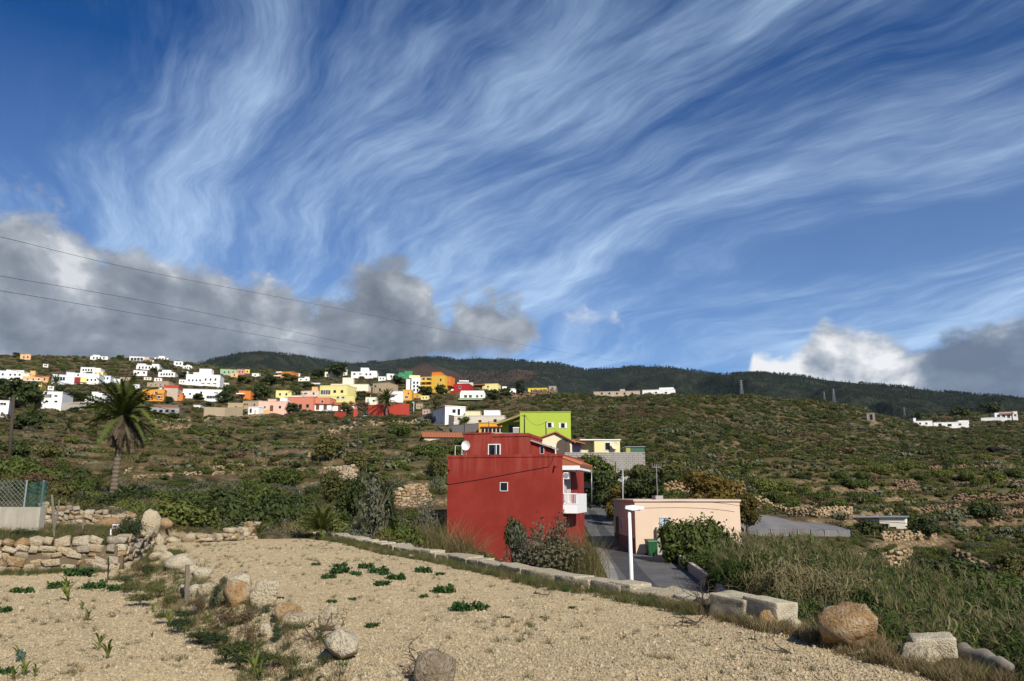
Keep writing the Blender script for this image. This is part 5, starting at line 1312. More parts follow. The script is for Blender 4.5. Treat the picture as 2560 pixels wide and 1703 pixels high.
branchy('dead_branch', 'thin dry weed stalks behind the smooth grey-brown boulder', RZ(1052, 1680, H0), .32, 10, 5, flat=2.)
branchy('dead_branch', 'leaning dry stalks by the tall narrow white stone', RZ(790, 1610, H0), .36, 11, 4, flat=2.4)
# stakes and posts
def stake(label, pb, pt, D, r0, m=BARK, name='wooden_stake', cat='stake'):
    a, b = P(*pb, D), P(*pt, D * 1.004); a.z -= .15
    o = MB().tube([a, a.lerp(b, .5) + Vector((.01, 0, 0)), b], [r0, r0 * .95, r0 * .85], 7).build(name, m); tag(o, label, cat)
    return o
q_ = RZ(467, 1512, zf_).y; stake('grey weathered post standing on the bank between the plots', (466, 1512), (469, 1412), q_, .045, name='wooden_post', cat='post')
stake('taller of two crossed wooden stakes before the rubble wall', (137, 1330), (130, 1238), 22.5, .04); stake('thin stake crossing the taller one before the rubble wall', (133, 1328), (149, 1250), 22.4, .03)
stake('bent lower stake under the crossed pair', (137, 1355), (134, 1325), 20.5, .025)
stake('short white stake in the brush by the rubble wall', (274, 1350), (278, 1322), 21.5, .028, WHITE); stake('short grey stake in the brush before the rubble wall', (205, 1332), (208, 1300), 22.5, .025)
stake('rusty iron rod at the end of the knee-high wall', (271, 1432), (271, 1392), 17.2, .014, IRON, 'iron_rod', 'rod')
bx_ = MB().box(-.085, .085, -.05, .05, 0, .13); o = bx_.build('meter_box', WHITE, None, loc=P(289, 1322, 23.5)); tag(o, 'small white meter box with a dark window in the brush', 'box')
MB().box(-.05, .05, -.058, -.051, .035, .095).build('box_window', GLASS, o)
# concrete wall with mesh fence and green net
cw = empty('concrete_wall', P(-60, 1348, 22.), .05, 'weathered concrete wall carrying a wire fence with green netting', 'wall')
w1_ = P(88, 1348, 22.) - P(-60, 1348, 22.); hgt = P(0, 1268, 22.).z - P(0, 1348, 22.).z
MB().box(-2, w1_.x, 0, .3, -.4, hgt).build('wall', plaster('stained_concrete', (.40, .36, .29), .9, 2.2), cw)
fence_h = P(0, 1200, 22.).z - P(0, 1268, 22.).z
for x in (-1.2, .3, w1_.x - .55, w1_.x - .08): MB().tube([(x, .15, hgt - .02), (x, .15, hgt + fence_h)], .022, 7).build('fence_post', METAL, cw)
mb = MB()
for k in range(-18, 22):
    for s_ in (1, -1):
        x0 = k * .12; a_, b_2 = x0, x0 + s_ * fence_h
        t0, t1 = 0., 1.
        lim0, lim1 = -1.2, w1_.x - .55
        if s_ == 1: t0 = max(0, (lim0 - a_) / fence_h); t1 = min(1, (lim1 - a_) / fence_h)
        else: t0 = max(0, (a_ - lim1) / fence_h); t1 = min(1, (a_ - lim0) / fence_h)
        if t1 - t0 > .05: mb.tube([(a_ + s_ * fence_h * t0, .15, hgt + fence_h * t0), (a_ + s_ * fence_h * t1, .15, hgt + fence_h * t1)], .0045, 3, cap=False)
tag(mb.build('wire_mesh', METAL, cw), kind='stuff')
def gnet():
    m, nt, b = newmat('green_netting'); b.inputs['Base Color'].default_value = (.035, .13, .115, 1)
    tr = nt.nodes.new('ShaderNodeBsdfTransparent'); mx = nt.nodes.new('ShaderNodeMixShader')
    p = objc(nt); n = noise(nt, p, 6., 3, .6); setin(nt, mx.inputs[0], n.lin(.3, .7, .30, .62))
    setin(nt, b.inputs['Base Color'], mixc(nt, n, (.012, .055, .05), (.035, .11, .10)))
    nt.links.new(tr.outputs[0], mx.inputs[1]); nt.links.new(b.outputs[0], mx.inputs[2]); nt.links.new(mx.outputs[0], nt.nodes['Material Output'].inputs[0]); return m
nx, nz_ = 16, 10; A, B = np.meshgrid(np.linspace(0, 1, nx), np.linspace(0, 1, nz_))
xx = w1_.x - .58 + .6 * A + .04 * B; link('green_netting', mesh_np('green_netting', np.stack([xx.ravel(), (.12 + .05 * np.sin(A * 14 + B * 2) * (1 - .3 * B)).ravel(), (hgt + B * fence_h * (.86 + .16 * A)).ravel()], 1), grid_faces(nz_, nx), [gnet()], True), cw)

# ------------------------------------------------------------------ lamps, poles, cables
def lamp(label, px, pyb, pyt, D, arm=-1, s=1., zb=None):
    a, t = P(px, pyb, D), P(px, pyt, D); hgt = t.z - a.z
    if zb is not None: hgt = t.z - zb; a = Vector((t.x, t.y, zb))
    root = empty('street_lamp', a, 0., label, 'lamp')
    MB().tube([(0, 0, -.3), (0, 0, hgt * .5), (0, 0, hgt)], [.085 * s, .075 * s, .055 * s], 12).build('post', WHITE, root, True)
    hd = MB().prism([(-.16, 0), (.12, -.06), (.5, .0), (.5, .07), (.15, .13), (-.14, .10)], -.13, .13)
    for k, v in enumerate(hd.v): hd.v[k] = (v[0] * s, v[1] * s * 1.1, v[2] * s + hgt - .03)
    hd.build('lamp_head', WHITE, root, rot=(0, 0, 0 if arm > 0 else math.pi))
    MB().box(.0, .38 * s, -.09 * s, .09 * s, hgt - .09 * s, hgt - .06 * s).build('lens', plain('lamp_lens', (.5, .5, .48), .3), root, rot=(0, 0, 0 if arm > 0 else math.pi)); return root
lamp('tall white street lamp rising from the lane behind the edge wall', 1573, 1470, 1270, 27.5, 1, 1.0, -4.55)
lamp('white street lamp beside the parked dark car', 1085, 1062, 1024, 185., 1, 1.1); lamp('small white street lamp below the white two-storey house', 1135, 1082, 1057, 160., 1, 1.); lamp('slim pale street lamp beside the red garden walls', 1034, 1036, 1006, 215., -1, 1.)
def pole(label, px, pyb, pyt, D=None, r=.11, m=DARKW, arm=True, name='utility_pole', lean=0.):
    a = G(px, pyb) if D is None else P(px, pyb, D); t = P(px + lean, pyt, a.y)
    root = empty(name, a, 0., label, {'agave_stalk': 'flower stalk', 'white_post': 'post'}.get(name, 'pole'))
    MB().tube([(0, 0, -.5), tuple(t - a)], [r, r * .7], 8).build('shaft', m, root, True)
    if arm:
        tp = t - a; MB().box(tp.x - .35, tp.x + .35, tp.y - .04, tp.y + .04, tp.z - .25, tp.z - .18).build('crossbar', m, root)
        for k in (-.28, .28): MB().tube([(tp.x + k, tp.y, tp.z - .18), (tp.x + k, tp.y, tp.z - .04)], .03, 6).build('insulator', plain('insulator', (.3, .3, .28), .3), root)
    return t
pA = pole('thick dark utility pole on the stone terrace above the agaves', 896, 1188, 1044, None, .13)
pB = pole('tall dark pole beside the dark shrubs below the plain white house', 22, 1180, 992, None, .15, lean=12)
pC = pole('dark pole in front of the lime green house, with loops of cable', 1311, 1105, 1037, 116., .12)
pD = pole('slim pole between the lime house and the cream gable', 1365, 1120, 1054, 110., .10, arm=False)
pole('dark slim pole rising before the orange veranda house', 1222, 1082, 1053, 135., .08, arm=False)
pE = pole('dark pole rising behind the dark hedge by the lane', 1539, 1235, 1155, 92., .09, arm=False)
pole('slim grey pole leaning beside the dark hedge', 1558, 1250, 1172, 75., .05, METAL, False, 'metal_pole'); pole('slim grey pole at the lane bend behind the red house balcony', 1479, 1244, 1172, 78., .05, METAL, False, 'metal_pole')
pole('bare pole beside the parked cars on the upper lane', 1098, 1062, 1000, 190., .09); pole('bare pole behind the white two-storey house', 1131, 1030, 1002, 190., .08, arm=False); pole('slim pole on the bare block house corner', 936, 990, 958, None, .08, arm=False); pole('pole by the dark red terrace house', 1120, 988, 955, None, .09)
pole('pole standing by the orange-yellow annexe', 996, 1006, 960, None, .09); pole('pole behind the small orange house with a porch', 568, 992, 962, None, .08, arm=False); pole('dark pole before the peach house', 75, 955, 915, None, .1)
pole('tall dry agave flower stalk rising from the lower terraces', 640, 1180, 1120, None, .035, BARK, False, 'agave_stalk', -8); pole('second dry agave stalk on the lower terraces', 668, 1175, 1112, None, .035, BARK, False, 'agave_stalk', -4); pole('short dry agave stalk on the stony terrace', 543, 1186, 1155, None, .03, BARK, False, 'agave_stalk', -3); pole('dry agave stalk standing below the stone barn', 800, 1085, 1050, None, .05, BARK, False, 'agave_stalk', -5)
pole('white thin post among the reeds', 2199, 1455, 1437, 48., .03, WHITE, False, 'white_post'); pole('second white thin post among the reeds', 2241, 1475, 1450, 46., .03, WHITE, False, 'white_post')
def cable(label, pts, r=.022, name='power_cable'):
    P_ = [Vector(p) for p in pts]; o = MB().tube(P_, r, 5).build(name, CABLE); tag(o, label, 'cable'); return o
def cab_px(label, l, r=.022, n=6):
    """a cable through picture points with distances (x, y, D)"""
    pts = [P(*q) for q in l]; out = []
    for k in range(len(pts) - 1):
        for j in range(n):
            t = j / n; p0, p1, p2, p3 = pts[max(k - 1, 0)], pts[k], pts[k + 1], pts[min(k + 2, len(pts) - 1)]
            out.append(.5 * ((2 * p1) + (p2 - p0) * t + (2 * p0 - 5 * p1 + 4 * p2 - p3) * t * t + (3 * p1 - p0 - 3 * p2 + p3) * t ** 3))
    return cable(label, out + [pts[-1]], r)
cab_px('black cable from the upper village down to the red house wall', [(-120, 890, 62), (0, 918, 62), (240, 978, 61), (400, 1019, 60), (500, 1041, 59), (700, 1079, 57), (950, 1116, 54), (1117, 1142, 51.9), (1372, 1166, 50.7)], .016)
cab_px('black cable from the tall dark pole to the thick pole above the agaves', [(34, 1000, 58.), (87, 1024, 62), (200, 1056, 69), (367, 1091, 76), (450, 1099, 79), (576, 1104, 82), (725, 1090, 84), (896, 1047, 86)], .022)
cable('black cable from the thick pole to the pole at the lime house', hang(pA, pC, 1.2), .022); cable('loop of cable between the lime house pole and the slim pole', hang(pC, pD, 1.0), .02); cable('cable strung past the dark hedge to the slim pole', hang(pD, pE, .8), .018)
cab_px('cable from the pink house corner across the valley', [(1850, 1265, 56), (1960, 1281, 57), (2110, 1297, 58), (2260, 1308, 59), (2380, 1315, 60), (2560, 1323, 61), (2750, 1326, 62)], .02); cab_px('cable along the pink house roof line', [(1560, 1256, 54.4), (1700, 1254, 54.6), (1790, 1257, 54.7), (1850, 1265, 54.8)], .014)
# high-voltage line across the sky, held by lattice pylons
def pylon(label, px, pyb, pyt, D):
    a = P(px, pyb, D); a.z = min(a.z, P(px, pyb, D).z); t = P(px, pyt, D); H_ = t.z - a.z; root = empty('lattice_pylon', a, .3, label, 'pylon'); w = H_ * .09; r = H_ * .006
    c = [(-1, -1), (1, -1), (1, 1), (-1, 1)]; lg = MB()
    for x, y in c: lg.tube([(x * w, y * w, -H_ * .1), (x * w * .12, y * w * .12, H_)], r, 4)
    for k in range(7):
        z0, z1 = k / 7, (k + 1) / 7; f0, f1 = w * (1 - .88 * z0), w * (1 - .88 * z1)
        for i in range(4): (x, y), (x2, y2) = c[i], c[(i + 1) % 4]; lg.tube([(x * f0, y * f0, H_ * z0), (x2 * f1, y2 * f1, H_ * z1)], r * .7, 3)
    lg.build('lattice', METAL, root); am = MB()
    for z in (.72, .84, .96): am.tube([(-w * 1.6, 0, H_ * z), (0, 0, H_ * (z + .02)), (w * 1.6, 0, H_ * z)], r, 4)
    am.build('crossarm', METAL, root); return root
pylon('grey lattice pylon on the scrubby ridge', 1855, 992, 950, 420.); pylon('distant lattice pylon rising over the lower ridge', 2086, 1008, 972, 520.); pylon('far lattice pylon against the dark mountain slope', 2062, 1003, 980, 800.); pylon('small far pylon beyond the concrete hut', 2262, 1040, 1018, 600.)
for lab, l in (('upper conductor of the high-voltage line across the sky', [(-200, 545, 150), (0, 592, 170), (370, 680, 230), (800, 763, 340), (1250, 852, 520), (1590, 912, 760)]), ('middle conductor of the high-voltage line', [(-200, 655, 150), (0, 690, 170), (480, 776, 260), (930, 872, 420)]), ('lower conductor of the high-voltage line', [(-200, 700, 150), (0, 727, 170), (430, 800, 250), (900, 882, 420)])):
    cab_px(lab, l, .05)
# ------------------------------------------------------------------ parked cars
def car(label, px, py, D, rz, c, gl=True):
    a = P(px, py, D); root = empty('parked_car', a, rz, label, 'car')
    pm = plain('car_paint_%02d%02d%02d' % tuple(int(k * 99) for k in c), c, .3, .2, .04)
    MB().prism([(-2.0, .3), (2.0, .3), (2.05, .75), (1.2, .92), (-1.85, .95), (-2.05, .7)], -.85, .85).build('body', pm, root)
    MB().prism([(-1.6, .952), (.95, .93), (.45, 1.42), (-1.2, 1.45)], -.74, .74).build('cabin', GLASS if gl else pm, root); MB().box(-1.15, .42, -.70, .70, 1.452, 1.49).build('roof', pm, root)
    for x in (-1.25, 1.25):
        for y in (-.8, .8): MB().tube([(x, y - .1, .31), (x, y + .1, .31)], .31, 12).build('wheel', CABLE, root)
    for y in (-.6, .6): MB().box(1.98, 2.06, y - .18, y + .18, .6, .72).build('headlight', plain('headlight', (.7, .7, .68), .2), root)
for lab, x, y, D, rz, c, g_ in (('car wrapped in a blue cover below the red garden wall', 1010, 1044, 212., .1, (.12, .20, .38), False), ('silver car by the red garden wall and palm', 945, 1044, 216., .2, (.45, .46, .47), True), ('pale blue car parked past the silver one', 925, 1048, 212., .3, (.25, .36, .46), True), ('black car parked on the upper lane beside the white lamp', 1078, 1050, 190., -.9, (.02, .02, .025), True), ('dark car behind the black one on the upper lane', 1096, 1057, 178., -.9, (.04, .04, .05), True), ('dark car at the bend of the lane behind the red house', 1466, 1240, 112., 1.3, (.06, .08, .10), True)):
    p_ = P(x, y, D); car(lab, x, y, D, rz, c, g_); EXCL.append((p_.x, p_.y, 3))
# garden walls of the village
def gwall(label, l, hgt, c, th=.3, cat='wall', name='garden_wall'):
    o = lowwall(label, [G(*q) for q in l], hgt, th, paint(c), name)
    for q in l: g_ = G(*q); EXCL.append((g_.x, g_.y, 2.2))
    return o
BRK = (.42, .055, .035)
gwall('long red garden wall with the palm shadow', [(922, 1040), (960, 1038), (1023, 1037)], 3.0, BRK); gwall('short red garden wall before the cottages', [(836, 1046), (862, 1045)], 1.6, BRK); gwall('red garden wall stub with shrubs', [(882, 1042), (892, 1040)], 2.2, BRK)
gwall('grey retaining wall below the white strip-window house', [(150, 1027), (214, 1024)], 1.8, (.34, .31, .27)); gwall('tan stone retaining wall below the barn', [(508, 1040), (560, 1041), (604, 1038)], 2.2, (.38, .30, .20)); gwall('low peach wall before the pale pink house', [(636, 1036), (672, 1034)], 1.1, PEA)
gwall('dark plastered ramp wall of the upper lane', [(1130, 1082), (1160, 1082), (1195, 1078)], 1.6, (.12, .11, .11)); gwall('dark stone base wall under the white two-storey house', [(1122, 1066), (1135, 1068)], 2.4, (.11, .10, .095))
v, f = ribbon([tuple(G(*q) + Vector((0, 0, .12))) for q in ((1020, 1040), (1060, 1048), (1090, 1058), (1120, 1070), (1150, 1084))], -2.2, 2.2, 0.); tag(link('upper_lane', mesh_np('upper_lane', v, f, [ASPH], True)), 'grey lane climbing through the village', kind='structure')

# ------------------------------------------------------------------ terrace walls on the slopes
LOWR = []
for k in range(5):
    bm = bmesh.new(); bmesh.ops.create_cube(bm, size=1.)
    for v in bm.verts: v.co += Vector([random.gauss(0, .09) for _ in range(3)])
    bmesh.ops.bevel(bm, geom=list(bm.edges), offset=.12, segments=1, affect='EDGES'); bmesh.ops.triangulate(bm, faces=bm.faces[:])
    LOWR.append((np.array([v.co[:] for v in bm.verts]), np.array([[q.index for q in f.verts] for f in bm.faces]))); bm.free()
def terrmat(name, stops, cell=2.4):
    """stones of one wall differ in tone: colour by a cell pattern about as large as a stone"""
    m, nt, b = newmat(name); p = posc(nt); vo = nt.nodes.new('ShaderNodeTexVoronoi'); vo.inputs['Scale'].default_value = cell; nt.links.new(p, vo.inputs['Vector'])
    cx_, _, _ = sep(nt, vo.outputs['Color']); n2 = noise(nt, p, 9., 4, .65); c = ramp(nt, cx_, stops); c = mixc(nt, n2.sstep(.48, .7) * .6, c, (.10, .075, .045))
    setin(nt, b.inputs['Base Color'], c); b.inputs['Roughness'].default_value = .95; bumpn(nt, b, n2, .6, .05); return m
TERR = terrmat('terrace_stone', [(0., (.26, .19, .11)), (.35, (.40, .30, .18)), (.7, (.33, .22, .12)), (1., (.47, .38, .25))]); TERD = terrmat('terrace_stone_brown', [(0., (.12, .075, .048)), (.5, (.21, .135, .085)), (1., (.27, .19, .125))])
def far_wall(label, pts, hgt, sw, mat=TERR, thin=1., group='terrace walls on the slopes'):
    """terrace wall whose stones are too small to pick apart: one mass of stones"""
    pts = [G(*q) for q in pts]; sw *= .72; hgt *= .85; thin = min(thin, .88); root = empty('terrace_wall', pts[0], 0., label, 'wall', group); V_, F_, o = [], [], 0
    for k in range(len(pts) - 1):
        a, b = pts[k], pts[k + 1]; L = (b - a).length; ang = math.atan2(b.y - a.y, b.x - a.x); ca_, sa_ = math.cos(ang), math.sin(ang)
        z = 0.; 
        while z < hgt:
            s = random.random() * sw * .5
            while s < L:
                w = sw * random.uniform(.6, 1.5); s += w * .95
                if random.random() > thin or z > hgt * (.55 + .6 * random.random()): continue
                p = a.lerp(b, min(s / L, 1)); v, f = random.choice(LOWR); v = v * np.array([w, sw * .9, sw * .75])
                v = np.stack([v[:, 0] * ca_ - v[:, 1] * sa_, v[:, 0] * sa_ + v[:, 1] * ca_, v[:, 2]], 1) + np.array([p.x - pts[0].x, p.y - pts[0].y + random.gauss(0, .14), hz(p.x, p.y) - pts[0].z + z + sw * random.gauss(.1, .14)])
                V_.append(v); F_.append(f + o); o += len(v)
            z += sw * .7
        for j in range(3): p = a.lerp(b, j / 3); EXCL.append((p.x, p.y - .5, .45))
    tag(link('stones', mesh_np('stones', np.concatenate(V_), np.concatenate(F_), [mat]), root), kind='stuff')
far_wall('pale terrace wall running past the tall palm trunk', [(312, 1186), (450, 1177), (560, 1171), (690, 1161)], .42, .24, thin=.7); far_wall('lower pale terrace wall just below the first past the palm', [(320, 1200), (400, 1195), (500, 1187)], .35, .24, thin=.6); far_wall('pale broken terrace wall under the agave stalks', [(530, 1192), (600, 1186), (668, 1178)], .38, .24, thin=.6)
far_wall('tan wall strip below the village barn', [(380, 1064), (440, 1058), (520, 1050), (600, 1043), (660, 1038)], .6, .4, thin=.8); far_wall('pale terrace strip below the brown-roofed shed', [(396, 1078), (470, 1070), (520, 1066)], .5, .4, thin=.7); far_wall('scattered pale boulders below the salmon house', [(700, 1062), (760, 1058), (820, 1056)], .8, .7, thin=.3); far_wall('rocky outcrop edge below the red garden wall', [(820, 1090), (880, 1072), (940, 1058), (1040, 1056)], .9, .6, thin=.45); far_wall('low rubble line under the upper lane', [(930, 1066), (1000, 1060), (1060, 1062)], .8, .5, thin=.6)
far_wall('tumbled terrace wall by the grey agaves', [(770, 1148), (800, 1138), (850, 1122)], .8, .35, thin=.6)
a = [G(808, 1206), G(845, 1204), G(893, 1200)]; stone_wall('terrace_wall', 'brown rubble terrace wall at the foot of the thick utility pole', a, 1.45, .36, WS, .4, maxn=200)
for q in a: EXCL.append((q.x, q.y - 1.2, 2.))
a = [G(982, 1258), G(1000, 1268), G(1035, 1270), G(1075, 1262)]; stone_wall('terrace_wall', 'curved ochre dry stone bastion beside the red house', a, lambda t: 1.9 * math.sin(math.pi * (.18 + .68 * t)), .36, rocks(6, OCHRE, 1, 500, sq=.7, rough=.12) + WS[:3], .45, maxn=260)
for q in a: EXCL.append((q.x, q.y - 2, 2.2))
a = [RZ(490, 1356, H0 + .02), RZ(560, 1354, H0), RZ(640, 1348, H0)]; stone_wall('dry_stone_wall', 'low heap wall of cream stones at the back of the gravel field', a, lambda t: .28 + .38 * t ** 2, .26, WS + WC, .4, maxn=60, core=False)
for (x, y, w, h_) in [(375, 1352, 30, 22), (400, 1350, 40, 22), (425, 1356, 30, 16), (470, 1358, 46, 22), (395, 1362, 30, 14), (420, 1342, 34, 18)]: lay('stone', 'cream or ochre stone heaped past the triangular slab', x, y, w, h_, random.choice(BR + BO), H0, group='stones heaped past the slab')
for (x, y, w, h_, l_) in [(268, 1290, 60, 22, 'flat ochre ledge stone at the foot of the tall palm'), (310, 1300, 40, 20, 'squared ochre stone under the tall palm'), (255, 1325, 60, 30, 'rounded brown rock in the brush below the palm'), (300, 1330, 46, 26, 'pale rock in the brush below the palm'), (25, 1255, 24, 16, 'pale boulder behind the wire fence'), (193, 1255, 20, 18, 'white boulder in the dry brush beside the palm')]:
    g_ = G(x, y); lay('stone', l_, x, y, w, h_, random.choice(BO), D=g_.y)
far_wall('cream stone wall above the net greenhouse', [(1962, 1292), (2040, 1294), (2130, 1290)], 1.2, .34, thin=.85); far_wall('ochre stone wall above the pink house', [(1655, 1236), (1720, 1228), (1765, 1225)], 1.4, .34, OCHRE, .8); far_wall('ochre stone wall beside the yellowing tree', [(1828, 1232), (1862, 1236)], 1.6, .34, OCHRE); far_wall('rubble bank running down from the yellowing tree', [(1880, 1258), (1930, 1272), (1965, 1284)], 1., .4, thin=.7)
far_wall('cream squared stone wall among the dry brush', [(2080, 1420), (2125, 1424), (2165, 1424)], 1.2, .32); far_wall('cream squared stone wall end beside the dark shrub', [(2203, 1428), (2245, 1430), (2278, 1422)], 1.7, .32); far_wall('low pale wall below the white shed', [(2205, 1352), (2270, 1350), (2338, 1344)], .9, .35); far_wall('stone pillar stub in the red-brown brush', [(2425, 1432), (2437, 1440)], 1.2, .35)
for lab, l, hg, sw_ in (('brown terrace wall highest of the striped terraces', [(2320, 1176), (2400, 1174), (2500, 1172)], .9, .5), ('brown terrace wall below the yellow-green shrub line', [(2235, 1218), (2290, 1220)], 1.6, .45), ('long brown terrace wall crossing the striped terraces', [(2380, 1252), (2470, 1250), (2560, 1250)], 1.3, .45), ('brown rubble terrace wall low on the striped terraces', [(2310, 1286), (2360, 1285), (2400, 1280)], 1.6, .45), ('brown terrace wall lowest of the striped terraces', [(2440, 1296), (2500, 1298), (2580, 1292)], 1.1, .45), ('broken brown terrace line under the cave', [(2380, 1215), (2450, 1212), (2560, 1208)], .8, .45), ('dark terrace edge by the prickly pears', [(2120, 1232), (2200, 1236), (2240, 1238)], .7, .4), ('tumbled pale stones in the red-brown bank', [(2380, 1400), (2440, 1420), (2500, 1440), (2560, 1450)], .9, .5)): far_wall(lab, l, hg, sw_, TERD if 'brown' in lab or 'dark' in lab else TERR, .8)
far_wall('dry stone terrace face below the yellow ridge house', [(1275, 1000), (1330, 992), (1392, 986)], 2.4, .9, TERD, .8)
# cave mouth in the far bank: solid rock coloured near black for its shade
c_ = G(2505, 1128); mo = rock(777, 3, sq=.3, rough=.25); mo.materials.append(plain('cave_painted_shade', (.012, .010, .009), 1.))
tag(link('cave_mouth', mo, None, c_ + Vector((0, 1.0, -.2)), (0, 0, .1), (6.5, 4, 2.6)), 'cave in the far bank, its inner shade painted near black', 'cave')

# ------------------------------------------------------------------ palms
def frond_mesh(L, up, droop, seed, mat, n=34, leaf=.42, spread=.9):
    r = np.random.default_rng(seed); V_, F_ = [], []; path = []
    p = np.zeros(3); a = up
    for k in range(n + 1):
        path.append(p.copy()); a -= droop / n * (.4 + 1.2 * k / n); p = p + np.array([math.cos(a), 0, math.sin(a)]) * L / n
    for k in range(n):                                  # midrib
        w = .035 * (1 - k / n) + .006; i = len(V_)
        for q, ww in ((path[k], w), (path[k + 1], w * .95)): V_ += [q + [0, -ww, 0], q + [0, ww, 0]]
        F_.append([i, i + 1, i + 3, i + 2])
    for k in range(3, n):
        t = k / n; ll = leaf * (math.sin(math.pi * min(t * .92 + .08, 1)) ** .6) * r.uniform(.8, 1.1)
        d = path[k + 1] - path[k]; d /= np.linalg.norm(d); un = np.array([-d[2], 0, d[0]])
        for s_ in (-1, 1):
            dirv = d * .55 + np.array([0, s_ * spread, 0]) + un * r.uniform(-.25, .35); dirv /= np.linalg.norm(dirv); tip = path[k] + dirv * ll + np.array([0, 0, -.12 * ll]); i = len(V_)
            V_ += [path[k] - d * .018, path[k] + d * .022, tip]; F_.append([i, i + 1, i + 2, i + 2])
    F_ = [f if f[2] != f[3] else f[:3] for f in F_]
    return mesh_np('frond', V_, F_, [mat])
FR = [frond_mesh(1., u, d, 600 + k, L_PALM, n=30, leaf=.14) for k, (u, d) in enumerate(((.15, .9), (.1, 1.2), (.2, .7), (.1, 1.5)))]
FD = [frond_mesh(1., .0, d, 620 + k, L_PALMD, n=22, leaf=.12) for k, d in enumerate((.7, 1.1, .5))]
def palmtrunk():
    m, nt, b = newmat('palm_bark'); p = objc(nt); x, y, z = sep(nt, p); n = noise(nt, p, 7., 4, .6)
    w = ((z * 26. + n * 4.)._m('SINE') * .5 + .5)
    c = mixc(nt, w, (.10, .078, .056), (.17, .135, .098)); setin(nt, b.inputs['Base Color'], mixc(nt, n.sstep(.4, .7) * .5, c, (.12, .095, .07))); b.inputs['Roughness'].default_value = 1.
    bumpn(nt, b, w * .6 + n, .8, .05); return m
PBARK = palmtrunk()
def palm(label, px, pyb, crown, L, nf, nd, r0=.26, seed=0, D=None, upmin=-.35, name='palm_tree'):
    """crown = (px, py) of the crown heart, L frond length in pixels"""
    a = G(px, pyb) if D is None else P(px, pyb, D); t = P(crown[0], crown[1], a.y); Lm = pxw(L, a.y); rd = random.Random(seed); root = empty(name, a, 0., label, 'palm'); EXCL.append((a.x, a.y, 1.2))
    tp = t - a
    if tp.length > .4:
        pts = [Vector((tp.x * (k / 7) ** 1.3, tp.y * k / 7, tp.z * k / 7)) for k in range(8)]; pts[0].z = -.4
        MB().tube(pts, [r0 * 1.25, r0 * 1.05, r0, r0 * .95, r0 * .92, r0 * .9, r0 * .95, r0 * 1.1], 12).build('trunk', PBARK, root, True)
    for k in range(nf + nd):
        dead = k >= nf; az_ = k * 2.39996 + rd.gauss(0, .15)
        if dead: pit = rd.uniform(-1.2, -.25); l = Lm * rd.uniform(.45, .78)
        else:
            q = (k + .5) / nf; pit = math.pi / 2 * .96 - q * (math.pi / 2 * .96 - upmin) + rd.gauss(0, .1); l = Lm * rd.uniform(.85, 1.08) * (.8 + .2 * math.sin(q * 3.1))
        o = link('dead_frond' if dead else 'frond', rd.choice(FD if dead else FR), root, tp + Vector((0, 0, rd.uniform(-.1, .15) * (Lm * .12))))
        o.rotation_mode = 'ZYX' if False else 'XYZ'; o.rotation_euler = (rd.gauss(0, .25), -pit, az_); o.scale = (l, l, l)
    return root
palm('tall date palm with a skirt of dead hanging fronds above the gravel field', 281, 1252, (308, 1040), 132, 62, 80, .21, 1, None, -.3)
palm('palm growing against the red garden wall', 966, 1040, (966, 1000), 38, 40, 8, .3, 2)
palm('bushy palm below the plain white house', 74, 1060, (76, 1040), 40, 38, 10, .3, 3); palm('palm beside the white house painted with blue shade', 139, 975, (139, 956), 26, 34, 6, .3, 4); palm('low dark palm clump on the slope below the village', 170, 1078, (171, 1070), 26, 30, 8, .3, 5); palm('dark palm behind the pale yellow flat house', 742, 994, (742, 982), 24, 34, 4, .3, 6); palm('small palm by the orange house with the porch', 610, 1010, (604, 1004), 16, 26, 4, .25, 7)
palm('fresh green young palm at the back edge of the gravel field', 802, 1338, (803, 1328), 84, 46, 4, .2, 8, 29.5, .12, 'young_palm'); palm('small young palm beside the low heap wall', 646, 1342, (648, 1334), 44, 22, 2, .12, 9, 29., .35, 'young_palm'); palm('young palm behind the tall palm trunk', 316, 1262, (318, 1252), 50, 26, 12, .15, 10, 46., .1, 'young_palm')
palm('spiky dark palm beside the ochre wall on the scrub hill', 1862, 1190, (1862, 1180), 34, 34, 10, .25, 11); palm('palm standing by the small cream house on the far slope', 2415, 1050, (2418, 1040), 18, 28, 6, .3, 12); palm('low palm in the valley below the cream stone wall', 2240, 1290, (2240, 1282), 26, 26, 3, .2, 13)

# ------------------------------------------------------------------ agaves
def agave_mesh(seed, n=26):
    r = np.random.default_rng(seed); V_, F_ = [], []
    for k in range(n):
        a = k * 2.4; pit = 1.35 - 1.15 * (k / n) + r.normal() * .08; L = r.uniform(.8, 1.1) * (.75 + .3 * k / n); seg = 5; p = np.array([math.cos(a) * .04, math.sin(a) * .04, .02]); side = np.array([-math.sin(a), math.cos(a), 0]); i = len(V_)
        for j in range(seg + 1):
            t = j / seg; w = .065 * (1 - t) ** .7 * (1 + .9 * t) + .002; d = np.array([math.cos(a) * math.cos(pit), math.sin(a) * math.cos(pit), math.sin(pit)])
            un = np.cross(side, d); V_ += [p - side * w + un * w * .35, p.copy(), p + side * w + un * w * .35]; p = p + d * L / seg; pit -= .11
        for j in range(seg):
            b = i + 3 * j; F_ += [[b, b + 1, b + 4, b + 3], [b + 1, b + 2, b + 5, b + 4]]
    return mesh_np('agave', V_, F_, [L_AGAVE], True)
AG = [agave_mesh(700 + k) for k in range(4)]
